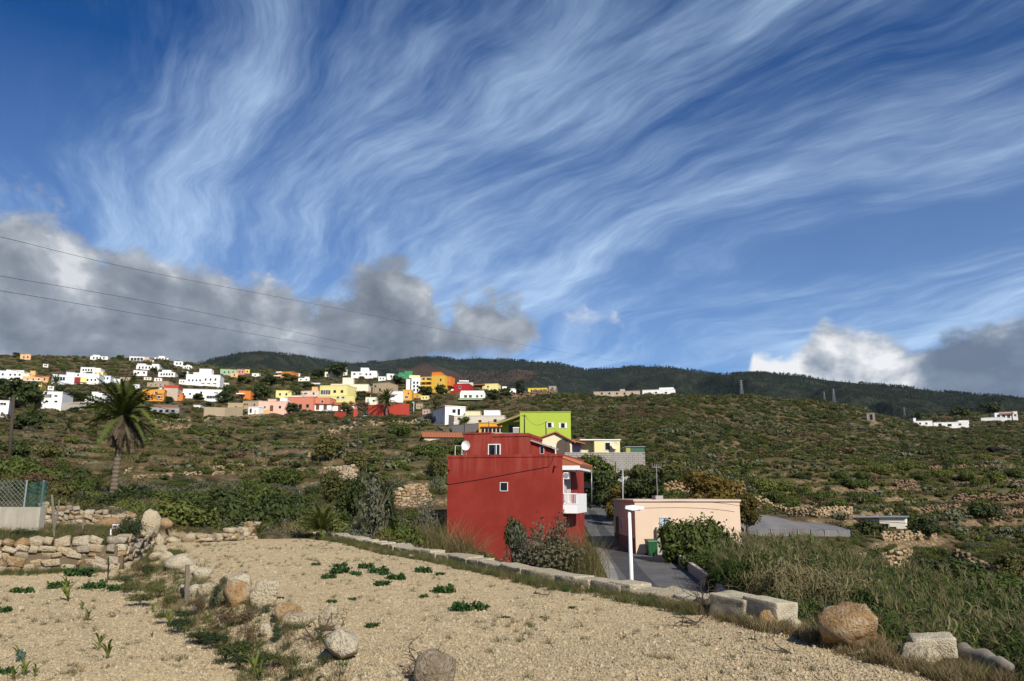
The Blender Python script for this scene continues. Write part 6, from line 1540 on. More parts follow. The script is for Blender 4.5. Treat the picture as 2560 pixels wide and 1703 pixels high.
AGS = [(760, 1190, 30), (735, 1215, 34), (770, 1225, 42), (800, 1215, 38), (745, 1240, 44), (715, 1225, 30), (905, 1195, 40), (915, 1210, 38), (925, 1235, 40), (905, 1250, 40), (950, 1228, 34), (930, 1260, 36), (780, 1298, 44), (755, 1145, 34), (770, 1135, 28), (1010, 1105, 20), (560, 1265, 24), (507, 1262, 22), (600, 1300, 24), (990, 1120, 18), (2160, 1325, 20), (2175, 1250, 26), (2190, 1240, 26), (1985, 1235, 24), (2005, 1240, 22), (1860, 1225, 20), (2455, 1330, 26), (1630, 1165, 18)]
for k, (x, y, s_) in enumerate(AGS):
    g_ = G(x, y); sc_ = pxw(s_, g_.y) * .52; o = link('agave', AG[k % 4], None, g_ - Vector((0, 0, .05)), (random.gauss(0, .12), random.gauss(0, .12), random.random() * 6), (sc_,) * 3); lab, gp = next(((l, g) for c, l, g in ((690 < x < 820 and 1185 < y < 1260, 'blue-grey agave in the pale clump on the slope above the young palm', 'agaves above the young palm'), (895 < x < 960, 'blue-grey agave in the clump below the thick utility pole', 'agaves below the utility pole'), (750 < x < 790 and y < 1160, 'agave on the tumbled terrace wall up the slope', 'agaves on the tumbled terrace'), (y > 1290 and 700 < x < 800, 'large agave behind the young palm clump', 'agave behind the young palm'), (x > 2100, 'agave rosette on the striped terraces', 'agaves on the striped terraces'), (1800 < x < 2100, 'agave rosette on the scrub hill above the greenhouse', 'agaves above the greenhouse'), (980 < x < 1020, 'small agave below the old tiled cottage', 'agaves below the cottage'), (x > 1600, 'small agave under the block wall end', 'agave under the block wall')) if c), ('small pale agave in the green hollow behind the field', 'agaves in the hollow'))
    tag(o, lab, 'agave', gp)

# ------------------------------------------------------------------ shrubs and trees
def stems(n, h, spread, seed, r=.02):
    rd = random.Random(seed); mb = MB()
    for k in range(n):
        a = rd.random() * 6.28; q = spread * rd.uniform(.3, 1); mb.tube([(0, 0, -.1), (math.cos(a) * q * .4, math.sin(a) * q * .4, h * .45), (math.cos(a) * q, math.sin(a) * q, h * rd.uniform(.7, .95))], [r, r * .7, r * .3], 4, cap=False)
    return np.array(mb.v), np.array(mb.f)
def dome(seed, n, mat, leaf, lumps=7, flat=.75, stem=BARK, shell=.5, asp=.5):
    r = np.random.default_rng(seed); bl = [(0, 0, .32, .72, .72, .5 * flat)]
    for k in range(lumps): a = r.random() * 6.28; q = r.uniform(.25, .7); bl.append((math.cos(a) * q, math.sin(a) * q, r.uniform(.25, .62) * flat, *(r.uniform(.24, .42) * np.array([1, 1, .85]))))
    v, f = leaves(n, bl, leaf, seed + 1, shell=shell, aspect=asp); v2, f2 = stems(7, .75 * flat, .6, seed)
    v, f, mi = cat_np((v, f, 0), (v2, f2, 1)); return mesh_np('shrub', v, f, [mat, stem], midx=mi)
def upright(seed, n, mat, leaf, lumps=10, stem=BARK):
    r = np.random.default_rng(seed); bl = []
    for k in range(lumps): a = r.random() * 6.28; q = r.uniform(.0, .6); bl.append((math.cos(a) * q, math.sin(a) * q, r.uniform(.3, .95), *(r.uniform(.2, .36) * np.array([1, 1, 1]))))
    v, f = leaves(n, bl, leaf, seed + 1, shell=.25); v2, f2 = stems(12, .95, .6, seed); v, f, mi = cat_np((v, f, 0), (v2, f2, 1)); return mesh_np('shrub', v, f, [mat, stem], midx=mi)
def shrub(label, px, pyb, w, h_, me, D=None, group=None, name='shrub', cat='shrub', z=None, deep=1.):
    a = (G(px, pyb) if z is None else RZ(px, pyb, z)) if D is None else P(px, pyb, D); W_, H_ = pxw(w, a.y) / 2, pxw(h_, a.y)
    o = link(name, me, None, a - Vector((0, 0, .03)), (0, 0, random.random() * 6.28 if abs(w - 2 * h_) < w else random.gauss(0, .3)), (W_, W_ * deep, H_ * 1.05)); tag(o, label, cat, group); return o
B_ROUND = dome(800, 7000, L_MID, .055, 12, 1.); B_DK = dome(801, 3200, L_DARK, .07, 9, .9); B_DK2 = upright(802, 3000, L_DARK, .06); B_GREY = dome(803, 2200, L_GREY, .05, 9, .9, shell=.2); B_YEL = dome(804, 2600, L_YEL, .06, 9, .85); B_MID = dome(805, 2800, L_MID, .065, 9, .85); B_OLV = upright(806, 2600, L_OLIVE, .06); B_DRY = upright(807, 1500, L_DRY, .05)
v, f = blades(520, 1.0, 1.0, .85, .011, 808, .95, (.25, 0), 4, 0, .9); v2, f2 = blades(260, 1.0, 1.0, .95, .009, 809, .85, (.2, 0), 4, 0, .8); v, f, mi = cat_np((v, f, 0), (v2, f2, 1)); B_TUS = mesh_np('tussock', v, f, [L_OLIVE, L_STRAW], midx=mi)
v, f = blades(420, 1., 1., .85, .010, 810, 1.0, (.1, 0), 4, 0, .9); B_TUSD = mesh_np('tussock', v, f, [L_DRY])
L_GREYT = leafmat('thin_grey_leaf', (.075, .080, .050), (.15, .15, .095)); B_SPARSE = upright(811, 1400, L_GREYT, .045, 12)
B_BROAD = dome(812, 2600, leafmat('pale_twig_leaf', (.075, .075, .040), (.175, .160, .095)), .035, 10, 1., shell=.15)
shrub('broad pale twiggy bush spreading along the red house foot', 1365, 1450, 250, 120, B_BROAD, 38.); shrub('dense round green bush in front of the pink house wall', 1742, 1408, 170, 118, B_ROUND, 50.); shrub('lower skirt of bright foliage beside the kerb wall', 1760, 1430, 120, 50, B_MID, 46.)
def tree(label, px, pyb, w, h_, mat, n=2600, leaf=.075, D=None, trunk=.25, seed=0, dark=None, name='tree', flat=1.):
    a = G(px, pyb) if D is None else P(px, pyb, D); W_, H_ = pxw(w, a.y) / 2, pxw(h_, a.y); root = empty(name, a, 0., label, 'tree'); r = np.random.default_rng(seed + 900); EXCL.append((a.x, a.y, 1.5)); bl = []
    for k in range(14): an = r.random() * 6.28; q = r.uniform(.1, .68); bl.append((math.cos(an) * q * W_, math.sin(an) * q * W_, H_ * r.uniform(trunk + .1, .86), *(r.uniform(.26, .44) * np.array([W_, W_, H_ * .45]))))
    v, f = leaves(n, bl, leaf * W_, seed, shell=.35); link('crown', mesh_np('crown', v, f, [mat]), root); mb = MB().tube([(0, 0, -.3), (.05 * W_, 0, H_ * .3), (0, 0, H_ * .6)], [.05 * H_, .035 * H_, .015 * H_], 7)
    for b in bl[:6]: mb.tube([(0, 0, H_ * .28), (b[0] * .5, b[1] * .5, H_ * .45), (b[0], b[1], b[2])], [.022 * H_, .015 * H_, .006 * H_], 5)
    mb.build('trunk', BARK, root, True); return root
L_AUT = leafmat('leaf_yellowing', (.060, .055, .012), (.17, .115, .022))
tree('dark green tree with yellowing leaves behind the pink house', 1800, 1300, 176, 120, L_AUT, 5200, .07, 66., .1, 1); tree('yellowing tree lower beside the greenhouse corner', 1868, 1330, 80, 90, L_AUT, 2600, .09, 66., .1, 2); tree('dark hedge tree leaning over the lane', 1520, 1290, 120, 110, L_DARK, 4200, .07, 82., .15, 3); tree('dark trimmed hedge tree behind the pink house', 1600, 1268, 130, 90, L_DARK, 4600, .06, 78., .1, 4); tree('green tree spreading below the block wall', 1490, 1215, 150, 70, L_MID, 3600, .06, 95., .1, 5); tree('olive tree below the end of the block wall', 1620, 1215, 150, 60, L_OLIVE, 3600, .06, 92., .1, 6); tree('thin autumn-leaved tree beside the hedge over the lane', 1535, 1316, 60, 100, L_AUT, 1800, .1, 76., .2, 7)
for k, (x, y, w, h_, m, lab) in enumerate([(652, 1004, 60, 46, L_DARK, 'round dark tree beside the small orange house'), (842, 944, 60, 36, L_DARK, 'dark spreading tree on the crest knoll'), (797, 950, 50, 30, L_DARK, 'dark tree on the knoll flank'), (560, 1010, 50, 34, L_DARK, 'dark tree below the long white house'), (383, 936, 26, 18, L_DARK, 'dark tree behind the white cube house'), (1300, 994, 34, 46, L_PINE, 'tall dark conifer on the ridge road'), (1266, 990, 40, 22, L_DARK, 'dark shrubby tree beside the conifer'), (730, 1036, 50, 26, L_DARK, 'dark hedge tree before the salmon house'), (1105, 990, 40, 30, L_DARK, 'dark tree under the dark red house'), (1064, 992, 50, 26, L_DARK, 'dark tree under the yellow apartment block'), (60, 1020, 110, 70, L_DARK, 'large dark tree below the corner house'), (70, 1072, 90, 40, L_DARK, 'dark tree mass beside the bushy palm'), (20, 1000, 70, 44, L_DARK, 'dark tree beside the yellow slab house'), (868, 1036, 40, 34, L_OLIVE, 'olive tree behind the red wall stub'), (906, 1034, 40, 34, L_DRY, 'bare brown tree by the red garden wall'), (1000, 965, 50, 26, L_DARK, 'dark tree below the emerald house'), (548, 958, 24, 24, L_YEL, 'small yellow-green tree by the big white house'), (218, 950, 24, 22, L_YEL, 'small bright tree before the white terrace house'), (190, 1000, 70, 20, L_DARK, 'dark bush line behind the tall palm'), (40, 895, 22, 14, L_DARK, 'dark tree beside the peach crest house'), (300, 900, 24, 12, L_DARK, 'dark tree on the crest between white houses'), (2480, 1030, 60, 30, L_DARK, 'dark tree behind the large far white house'), (2400, 1040, 60, 22, L_DARK, 'dark tree by the long low far house'), (1160, 1066, 44, 26, L_MID, 'green bush tree below the old rubble house'), (1092, 1022, 30, 36, L_OLIVE, 'slanting olive tree above the parked dark cars'), (2310, 1345, 80, 50, L_DARK, 'dark fig tree below the white shed'), (2185, 1345, 80, 44, L_DARK, 'dark leafy tree before the white shed'), (2465, 1300, 80, 36, L_DARK, 'dark shrub tree low on the striped terraces'), (280, 975, 30, 22, L_DARK, 'dark tree above the tall palm crown'), (455, 945, 26, 18, L_DARK, 'dark tree by the white hut'), (575, 985, 34, 26, L_DARK, 'dark tree behind the slim village pole'), (680, 965, 60, 22, L_DARK, 'dark scrub tree on the slope above the yellow flat house'), (770, 972, 40, 20, L_DARK, 'dark tree behind the terracotta annexe'), (720, 955, 50, 20, L_MID, 'green tree below the brick red house'), (910, 1000, 40, 22, L_DARK, 'dark tree beside the cream store'), (1230, 1000, 50, 26, L_DARK, 'dark tree beside the green-edged balcony'), (330, 985, 30, 20, L_DARK, 'dark tree beside the orange house'), (610, 960, 50, 20, L_OLIVE, 'olive tree on the terraces above the orange porch house'), (150, 985, 30, 20, L_DARK, 'dark tree beside the strip-window house'), (500, 1000, 40, 16, L_DARK, 'dark hedge below the long low white house'), (10, 965, 40, 22, L_DARK, 'dark tree before the white corner house'), (420, 1010, 30, 18, L_DARK, 'dark bush by the small red box house')]):
    tree(lab, x, y, w, h_, m, 1500, .1, None, .15, 20 + k)
ar = empty('conifer', G(861, 944), 0., 'slender tiered conifer poking above the cream house', 'tree'); hh_ = 6.5 * 1.4
mb = MB().tube([(0, 0, 0), (0, 0, hh_)], [.15, .03], 5); mb.build('trunk', BARK, ar); v, f = leaves(500, [(0, 0, hh_ * (.35 + .1 * k), 1.5 - .2 * k, 1.5 - .2 * k, .22) for k in range(7)], .28, 77, shell=.2); link('crown', mesh_np('crown', v, f, [L_PINE]), ar)
# shrubs against the red house
for (x, y, w, h_, me, D, lab) in [(1310, 1440, 150, 110, B_SPARSE, 40., 'tangled grey-green shrub before the red house wall'), (1285, 1420, 80, 96, B_DK2, 41.5, 'upright leafy shrub against the red wall'), (1385, 1450, 130, 130, B_SPARSE, 38., 'bare twiggy shrub beside the dry reeds'), (1435, 1455, 110, 150, B_TUS, 38.5, 'tall dry tussock at the red house corner'), (1462, 1455, 84, 120, B_TUS, 37.5, 'dry reed tussock leaning over the lane edge'), (1395, 1440, 100, 120, B_TUSD, 39.5, 'brown dry tussock under the balcony'), (1130, 1420, 130, 110, B_TUS, 40., 'dry grass tussock at the far corner of the red house'), (1075, 1395, 130, 110, B_TUS, 41., 'grey-green tall grass beside the red house'), (1010, 1370, 110, 70, B_MID, 39., 'green low bush behind the edge wall'), (1170, 1432, 110, 90, B_TUSD, 38.5, 'brown grass clump against the red wall'), (1235, 1440, 60, 60, B_TUSD, 38., 'small brown grass clump before the red wall'), (960, 1345, 60, 40, B_YEL, 38., 'little domed green bush behind the edge wall'), (1040, 1312, 60, 36, B_MID, 45., 'domed green bush near the stone bastion'), (930, 1340, 150, 130, B_SPARSE, 36., 'large grey leafless shrub beside the young palm'), (960, 1330, 120, 100, B_DK2, 38., 'dark leafy shrub behind the leafless one'), (1065, 1330, 90, 70, B_SPARSE, 44., 'grey dry shrub below the stone bastion')]:
    shrub(lab, x, y, w, h_, me, D)
rb = dome(850, 260, plain('white_petal', (.75, .74, .70), .6), .05, 5, .8); shrub('white flowers under the tangled shrub', 1262, 1424, 56, 26, rb, 33.5, name='flower_clump', cat='flowers')
pf = dome(851, 60, plain('purple_petal', (.10, .03, .14), .6), .07, 3, .8); shrub('purple flower sprays at the red wall corner', 1398, 1296, 16, 14, pf, 47., name='flower_clump', cat='flowers')
# dark trees and bushes of the hollow behind the field
for k, (x, y, w, h_, me, lab) in enumerate([(520, 1310, 120, 70, B_DK, 0), (600, 1320, 160, 90, B_DK, 0), (690, 1315, 150, 100, B_DK, 0), (740, 1300, 120, 80, B_DK, 0), (560, 1270, 130, 60, B_DK, 0), (640, 1265, 130, 60, B_MID, 1), (470, 1270, 120, 50, B_MID, 1), (400, 1265, 110, 44, B_MID, 1), (430, 1295, 120, 44, B_MID, 1), (860, 1265, 130, 70, B_OLV, 2), (820, 1240, 90, 60, B_OLV, 2), (880, 1180, 90, 50, B_OLV, 2), (830, 1150, 110, 60, B_OLV, 2), (910, 1300, 140, 90, B_DK2, 0), (880, 1320, 120, 80, B_DK2, 0), (990, 1225, 60, 40, B_GREY, 3), (1090, 1200, 70, 60, B_OLV, 2), (1075, 1150, 90, 50, B_MID, 1), (1000, 1090, 70, 36, B_MID, 1), (1090, 1235, 50, 50, B_GREY, 3), (700, 1220, 110, 60, B_MID, 1), (1058, 1245, 30, 26, B_SPARSE, 3)]):
    shrub(['dark green thicket shrub in the hollow behind the field', 'fresh green mounded shrub on the lower slope', 'olive-brown shrub on the slope by the utility pole', 'grey dry shrub on the slope by the stone bastion'][lab], x, y, w, h_, me, group=['dark thicket shrubs', 'fresh green slope shrubs', 'olive slope shrubs', 'grey dry slope shrubs'][lab])
for (x, y, w, h_) in [(60, 1250, 120, 60), (150, 1265, 120, 60), (100, 1215, 130, 60), (30, 1200, 120, 70), (210, 1240, 80, 50), (120, 1160, 120, 50), (30, 1140, 110, 50), (200, 1200, 70, 40)]: shrub('tangled green shrub on the slope behind the wire fence', x, y, w, h_, random.choice([B_DK, B_OLV, B_MID]), group='shrubs behind the wire fence')
for (x, y, w, h_) in [(2010, 1240, 60, 30), (2050, 1255, 60, 34), (2090, 1275, 70, 34), (1960, 1225, 60, 30), (2130, 1220, 60, 30), (2210, 1185, 60, 30), (2260, 1175, 50, 26), (2350, 1195, 60, 30), (2420, 1200, 50, 30), (2490, 1205, 60, 34), (2540, 1198, 50, 30), (2400, 1165, 46, 26), (2460, 1155, 46, 26), (2180, 1265, 60, 34), (2160, 1200, 50, 26), (2300, 1200, 50, 26), (2450, 1215, 50, 26), (2330, 1230, 50, 24), (2100, 1200, 46, 26), (1930, 1255, 70, 34), (1975, 1270, 60, 30), (1905, 1230, 80, 44)]: shrub('bright domed yellow-green shrub on the striped terraces', x, y, w, h_, random.choice([B_YEL, B_YEL, B_MID]), group='domed shrubs on the terraces')

# ------------------------------------------------------------------ planted and wild greens on the field
def weed_mesh(seed, n=260):
    v, f = leaves(n, [(0, 0, .12, .9, .55, .18), (.5, .1, .15, .4, .3, .2), (-.45, -.1, .14, .45, .3, .2)], .10, seed, out=.2, aspect=.75, shell=.0, up=.8); return mesh_np('weed', v, f, [L_WEED])
WE = [weed_mesh(1000 + k) for k in range(4)]
for (x, y, w) in [(822, 1444, 44), (850, 1435, 60), (890, 1438, 40), (915, 1424, 50), (945, 1432, 60), (960, 1440, 40), (955, 1468, 50), (990, 1452, 56), (1058, 1434, 56), (1100, 1442, 30), (1110, 1482, 70), (1060, 1498, 30), (1170, 1528, 90), (1210, 1514, 30), (930, 1576, 40), (880, 1498, 26), (830, 1505, 30), (1265, 1548, 26), (1430, 1514, 24), (1352, 1546, 14), (850, 1420, 40), (790, 1418, 26), (12, 1630, 60), (10, 1495, 50), (60, 1450, 60), (200, 1420, 80), (240, 1442, 70), (150, 1440, 60), (300, 1450, 60), (700, 1492, 24), (1800, 1600, 20), (1880, 1600, 22)]:
    g_ = RZ(x, y, H0); g_.z = hz(g_.x, g_.y); s_ = pxw(w, g_.y) / 2; o = link('weed_clump', random.choice(WE), None, g_, (0, 0, random.gauss(0, .4)), (s_, s_ * 1.1, s_ * 1.5)); lab, gp = next(((l, g) for c, l, g in ((x < 320 and y < 1460, 'dark weed clump in the green strip along the knee-high wall', 'weeds along the knee-high wall'), (x < 100, 'dark weed clump among the young maize', 'weeds among the maize'), (y < 1475 and w > 30, 'dark green weed clump in the patchy cluster on the open gravel', 'weeds of the patchy cluster'), (w >= 70, 'widest dark green weed mat alone on the open gravel', 'wide weed mats'), (x > 1780, 'tiny weed by the tuff blocks', 'weeds by the tuff blocks'), (w < 28, 'tiny dark weed tuft on the open gravel', 'tiny weed tufts')) if c), ('small dark green weed clump on the open gravel', 'small weed clumps'))
    tag(o, lab, 'weed', gp)
def maize_mesh(seed, n=8):
    r = np.random.default_rng(seed); V_, F_ = [], []
    for k in range(n):
        a = r.random() * 6.28; pit = r.uniform(.9, 1.4); p = np.array([r.normal() * .02, r.normal() * .02, .0 + .04 * k]); L = r.uniform(.5, .95); side = np.array([-math.sin(a), math.cos(a), 0]); i = len(V_); seg = 6
        for j in range(seg + 1):
            t = j / seg; w = .05 * math.sin(math.pi * (.12 + .86 * t)) ; V_ += [p - side * w, p + side * w]; p = p + np.array([math.cos(a) * math.cos(pit), math.sin(a) * math.cos(pit), math.sin(pit)]) * L / seg; pit -= .42 * (t + .3)
        for j in range(seg): b = i + 2 * j; F_.append([b, b + 1, b + 3, b + 2])
    mb = MB().tube([(0, 0, 0), (0, 0, .45)], [.025, .012], 5); o = len(V_); V_ += mb.v; F_ += [[q + o for q in f] for f in mb.f]
    return mesh_np('seedling', V_, F_, [L_MAIZE])
MZ = [maize_mesh(1100 + k) for k in range(5)]
for (x, y, h_) in [(170, 1506, 40), (165, 1470, 30), (205, 1526, 22), (220, 1548, 28), (248, 1628, 40), (268, 1656, 46), (48, 1650, 34), (60, 1692, 38), (30, 1700, 34), (85, 1696, 30), (380, 1534, 24), (425, 1572, 38), (462, 1594, 30), (500, 1606, 26), (565, 1655, 34), (600, 1678, 40), (635, 1690, 48), (655, 1700, 40), (380, 1600, 14), (120, 1470, 20)]:
    g_ = RZ(x, y, zf_); g_.z = hz(g_.x, g_.y); s_ = pxw(h_, g_.y) * 1.45; o = link('maize_seedling', random.choice(MZ), None, g_, (random.gauss(0, .1), random.gauss(0, .1), random.random() * 6), (s_ * .9, s_ * .9, s_)); tag(o, 'young maize plant with arching leaves on the gravel plot', 'maize', 'young maize plants')
ki = dome(1120, 90, leafmat('kale_leaf', (.05, .09, .06), (.11, .16, .12)), .2, 4, 1., asp=.6); g_ = RZ(48, 1655, zf_); g_.z = hz(g_.x, g_.y); tag(link('kale_plant', ki, None, g_, (0, 0, 1), (.07, .07, .16)), 'blue-green kale plant beside young maize', 'kale')
# low shrubs of the bank
LB = [dome(1200, 1500, L_DARK, .06, 8, .7, shell=.2), dome(1201, 1500, leafmat('bank_leaf', (.022, .038, .014), (.055, .075, .028)), .05, 8, .7, shell=.2), upright(1202, 1300, leafmat('rue_leaf', (.035, .050, .025), (.075, .095, .05)), .045), upright(1203, 900, L_DRY, .04), dome(1204, 1300, L_GRASS, .05, 7, .6, shell=.1)]
for (x, y, w, h_, k) in [(455, 1560, 110, 34, 1), (500, 1590, 100, 30, 0), (540, 1600, 90, 34, 1), (580, 1630, 100, 50, 0), (620, 1600, 80, 60, 3), (540, 1520, 70, 70, 2), (560, 1490, 50, 60, 2), (625, 1520, 50, 44, 2), (665, 1560, 60, 60, 2), (690, 1610, 60, 60, 2), (560, 1560, 110, 60, 3), (620, 1560, 100, 60, 3), (500, 1520, 80, 40, 3), (600, 1650, 80, 36, 1), (660, 1650, 80, 40, 0), (720, 1650, 90, 40, 4), (780, 1620, 60, 56, 3), (760, 1680, 100, 40, 4), (900, 1680, 110, 44, 4), (960, 1710, 80, 40, 0), (1020, 1715, 70, 66, 3), (390, 1480, 60, 40, 4), (350, 1500, 90, 44, 4), (430, 1500, 60, 34, 4), (330, 1470, 80, 30, 4), (370, 1430, 50, 40, 0), (300, 1450, 80, 30, 4), (345, 1430, 44, 34, 3), (460, 1535, 70, 24, 1), (850, 1700, 90, 30, 4), (400, 1540, 60, 24, 4), (820, 1700, 60, 34, 0)]:
    shrub(['dark green low shrub on the bank between the plots', 'dense creeping shrub on the bank between the plots', 'feathery blue-green herb among the bank stones', 'brown dry undershrub on the bank between the plots', 'short green grass mound on the bank'][k], x, y, w, h_ * .72, LB[k], z=H0 - .1, group=['dark bank shrubs', 'creeping bank shrubs', 'feathery bank herbs', 'dry bank undershrubs', 'grass mounds of the bank'][k], name='bank_plant', cat='plant')
for (x, y, w, h_, me, lab) in [(60, 1345, 90, 34, 1, 'weedy growth at the foot of the concrete wall'), (240, 1360, 120, 40, 4, 'green brush between the two stone walls'), (330, 1335, 90, 60, 1, 'dark brush beside the triangular slab'), (160, 1365, 90, 26, 4, 'low green brush behind the knee-high wall'), (300, 1350, 70, 40, 3, 'brown brush behind the triangular slab'), (100, 1362, 60, 22, 3, 'brown stubble behind the knee-high wall'), (210, 1345, 60, 24, 3, 'dry weeds before the rubble wall')]: shrub(lab, x, y, w, h_, LB[me], D=20.5, name='bank_plant', cat='plant')

# ------------------------------------------------------------------ masses: verge grass, gravel, reeds, scrub
def along(path, n, side, seed, z=None):
    r = np.random.default_rng(seed); P_ = np.array(path); seg = np.hypot(*(P_[1:] - P_[:-1]).T); c = np.concatenate([[0], np.cumsum(seg)]); s = r.random(n) * c[-1]; k = np.clip(np.searchsorted(c, s) - 1, 0, len(seg) - 1); t = (s - c[k]) / seg[k]
    p = P_[k] + (P_[k + 1] - P_[k]) * t[:, None]; d = (P_[k + 1] - P_[k]) / seg[k][:, None]; nrm = np.stack([-d[:, 1], d[:, 0]], 1); off = r.uniform(side[0], side[1], n); p = p + nrm * off[:, None]
    return p[:, 0], p[:, 1]
TUFT = []
for k, (m, h_) in enumerate(((L_GRASS, 1.), (L_STRAW, 1.), (L_WEED, .6), (L_DRY, .8), (L_OLIVE, .9))):
    v, f = blades(46, .5, .5, h_, .022, 1300 + k, .5, (0, 0), 3); TUFT.append(mesh_np('tuft', v, f, [m]))
def mass(name, label, x, y, idx, size, protos, seed=0, tall=1., z=None, tilt=.1):
    r = np.random.default_rng(seed); n = len(x); z = Hh(x, y) if z is None else z; s = size * r.uniform(.6, 1.4, n)
    scatter_mass(name, label, np.stack([x, y, z - .02], 1), idx, np.stack([r.normal(size=n) * tilt, r.normal(size=n) * tilt, r.random(n) * 6.28], 1), np.stack([s, s, s * tall], 1), protos)
r = np.random.default_rng(5)
x1, y1 = along(EP, 1500, (-.75, -.18), 1); x2, y2 = along(FIELD[15:], 900, (-.6, .2), 2); x3, y3 = along(DIV[:8], 800, (-.9, .15), 3); x4, y4 = along(FIELD[4:9], 1500, (-.3, 1.8), 4); x5, y5 = along(FIELD[0:4], 500, (-1.2, -.1), 6)
mass('verge_grass', 'green and dry grass along the edges of the gravel field', np.concatenate([x1, x2, x3, x4, x5]), np.concatenate([y1, y2, y3, y4, y5]), np.concatenate([r.choice(5, 1500, p=[.35, .05, .3, .1, .2]), r.choice(5, 900, p=[.1, .4, .0, .45, .05]), r.choice(5, 800, p=[.3, .1, .2, .25, .15]), r.choice(5, 1500, p=[.15, .15, .0, .5, .2]), r.choice(5, 500, p=[.4, .05, .3, .05, .2])]), .14, TUFT, 11)
n = 22000; x = r.uniform(-16, 7, n); y = r.uniform(6.2, 28, n); k = inside(x, y, poly) & (np.abs(x / y) < .78) & (r.random(n) < .07 + .3 * (fbm(x * .5, y * .5, 61, 3) > .25)); mass('field_weeds', 'sparse tiny weeds dotted over the gravel', x[k], y[k], r.choice(5, k.sum(), p=[.25, .1, .25, .35, .05]), .08, TUFT, 12)
PEB = rocks(4, CREAM, 1, 1400, sq=.5, rough=.15)
for me in PEB: me.materials.clear(); me.materials.append(stonemat('gravel_chip', [(0., (.62, .50, .31)), (.4, (.50, .385, .22)), (.7, (.70, .59, .40)), (1., (.30, .22, .125))]))
n = 260000; yy = 6.0 + 21 * r.random(n) ** 1.6; xx = r.uniform(-.76, .76, n) * yy; k = inside(xx, yy, poly); xx, yy = xx[k], yy[k]; sz_ = np.exp(r.normal(size=len(xx)) * .48) * .0145
scatter_mass('gravel', 'pale crushed stone chips covering the field', np.stack([xx, yy, F(xx, yy) + .002], 1), r.integers(0, 4, len(xx)), r.random((len(xx), 3)) * 6.28, np.stack([sz_ * 1.2, sz_, sz_ * .8], 1), PEB)
x = r.uniform(-18, -8, 6000); y = r.uniform(17.5, 27, 6000); k = ~inside(x, y, poly); u_ = x[k] / y[k]; k2 = (u_ < -.44) & (u_ > -.74); mass('brush_grass', 'green and brown brush between the two stone walls', x[k][k2], y[k][k2], r.choice(5, k2.sum(), p=[.35, .08, .2, .17, .2]), .2, TUFT, 13)
# reeds
def cane(seed, mat_leaf, h=1.):
    r = np.random.default_rng(seed); parts = []
    for c in range(5):
        bx, by = r.normal(size=2) * .12; lx, ly = r.normal() * .1 + .14, r.normal() * .1; H_ = h * r.uniform(.7, 1.1)
        mb = MB().tube([(bx, by, 0), (bx + lx * .3, by + ly * .3, H_ * .5), (bx + lx, by + ly, H_)], [.008, .006, .003], 4, cap=False); parts.append((np.array(mb.v), np.array(mb.f), 1))
        for k in range(13):
            t = .15 + .85 * k / 13; b = np.array([bx + lx * t * t, by + ly * t * t, H_ * t]); a = (k % 2) * 3.14 + r.normal() * .5 + .2; L = r.uniform(.2, .34); V_, F_ = [], []; pit = r.uniform(.5, 1.1); p = b.copy(); sd = np.array([-math.sin(a), math.cos(a), 0])
            for j in range(5): w = .011 * (1 - (j / 4) ** 1.5) + .001; V_ += [p - sd * w, p + sd * w]; p = p + np.array([math.cos(a) * math.cos(pit) + .18, math.sin(a) * math.cos(pit), math.sin(pit)]) * L / 4; pit -= .5
            parts.append((np.array(V_), np.array([[2 * j, 2 * j + 1, 2 * j + 3, 2 * j + 2] for j in range(4)]), 0))
        if r.random() < .14:                             # straw plume
            v, f = blades(26, .02, .02, .26, .006, seed * 7 + c, .4, (.35, 0), 3); parts.append((v + np.array([bx + lx, by + ly, H_ * .95]), f, 2))
    v, f, mi = cat_np(*parts); return mesh_np('cane', v, f, [mat_leaf, mat_leaf, L_REEDS], midx=mi)
CN = [cane(1500, L_REED), cane(1501, L_REED), cane(1502, L_REEDS), cane(1503, L_MID)]
def in_px(x, y, z, pl):
    f_ = y * cp + z * sp; up = -y * sp + z * cp; return inside(CX + F_PX * x / f_, CY - F_PX * up / f_, np.array(pl, float))
REEDP = [(1790, 1432), (1850, 1402), (1960, 1392), (2080, 1412), (2180, 1448), (2300, 1480), (2420, 1520), (2640, 1600), (2700, 1790), (2480, 1740), (2200, 1680), (1950, 1600), (1800, 1555), (1740, 1500)]
n = 16000; y = r.uniform(17, 62, n); x = r.uniform(.1, .8, n) * y; z = Hh(x, y); dl, _ = seg_dist(x, y, LANE); k = in_px(x, y, z + .6, REEDP) & ~inside(x, y, poly) & (dl > 3.2); df, _ = seg_dist(x, y, [tuple(q) for q in FIELD]); k &= df > 1.0
k &= (fbm(x * .18, y * .18, 71, 3) > -.25) ; x, y, z = x[k], y[k], z[k]; ids = np.where(fbm(x * .25, y * .25, 73, 2) > .3, 2, r.choice([0, 1, 3], len(x), p=[.45, .35, .2])); ids = np.where(r.random(len(x)) < .06, 2, ids)
mass('reed_bed', 'dense bed of wind-bent green and straw-coloured reeds below the field', x, y, ids, 1.5, CN, 15, 1., z, .25)
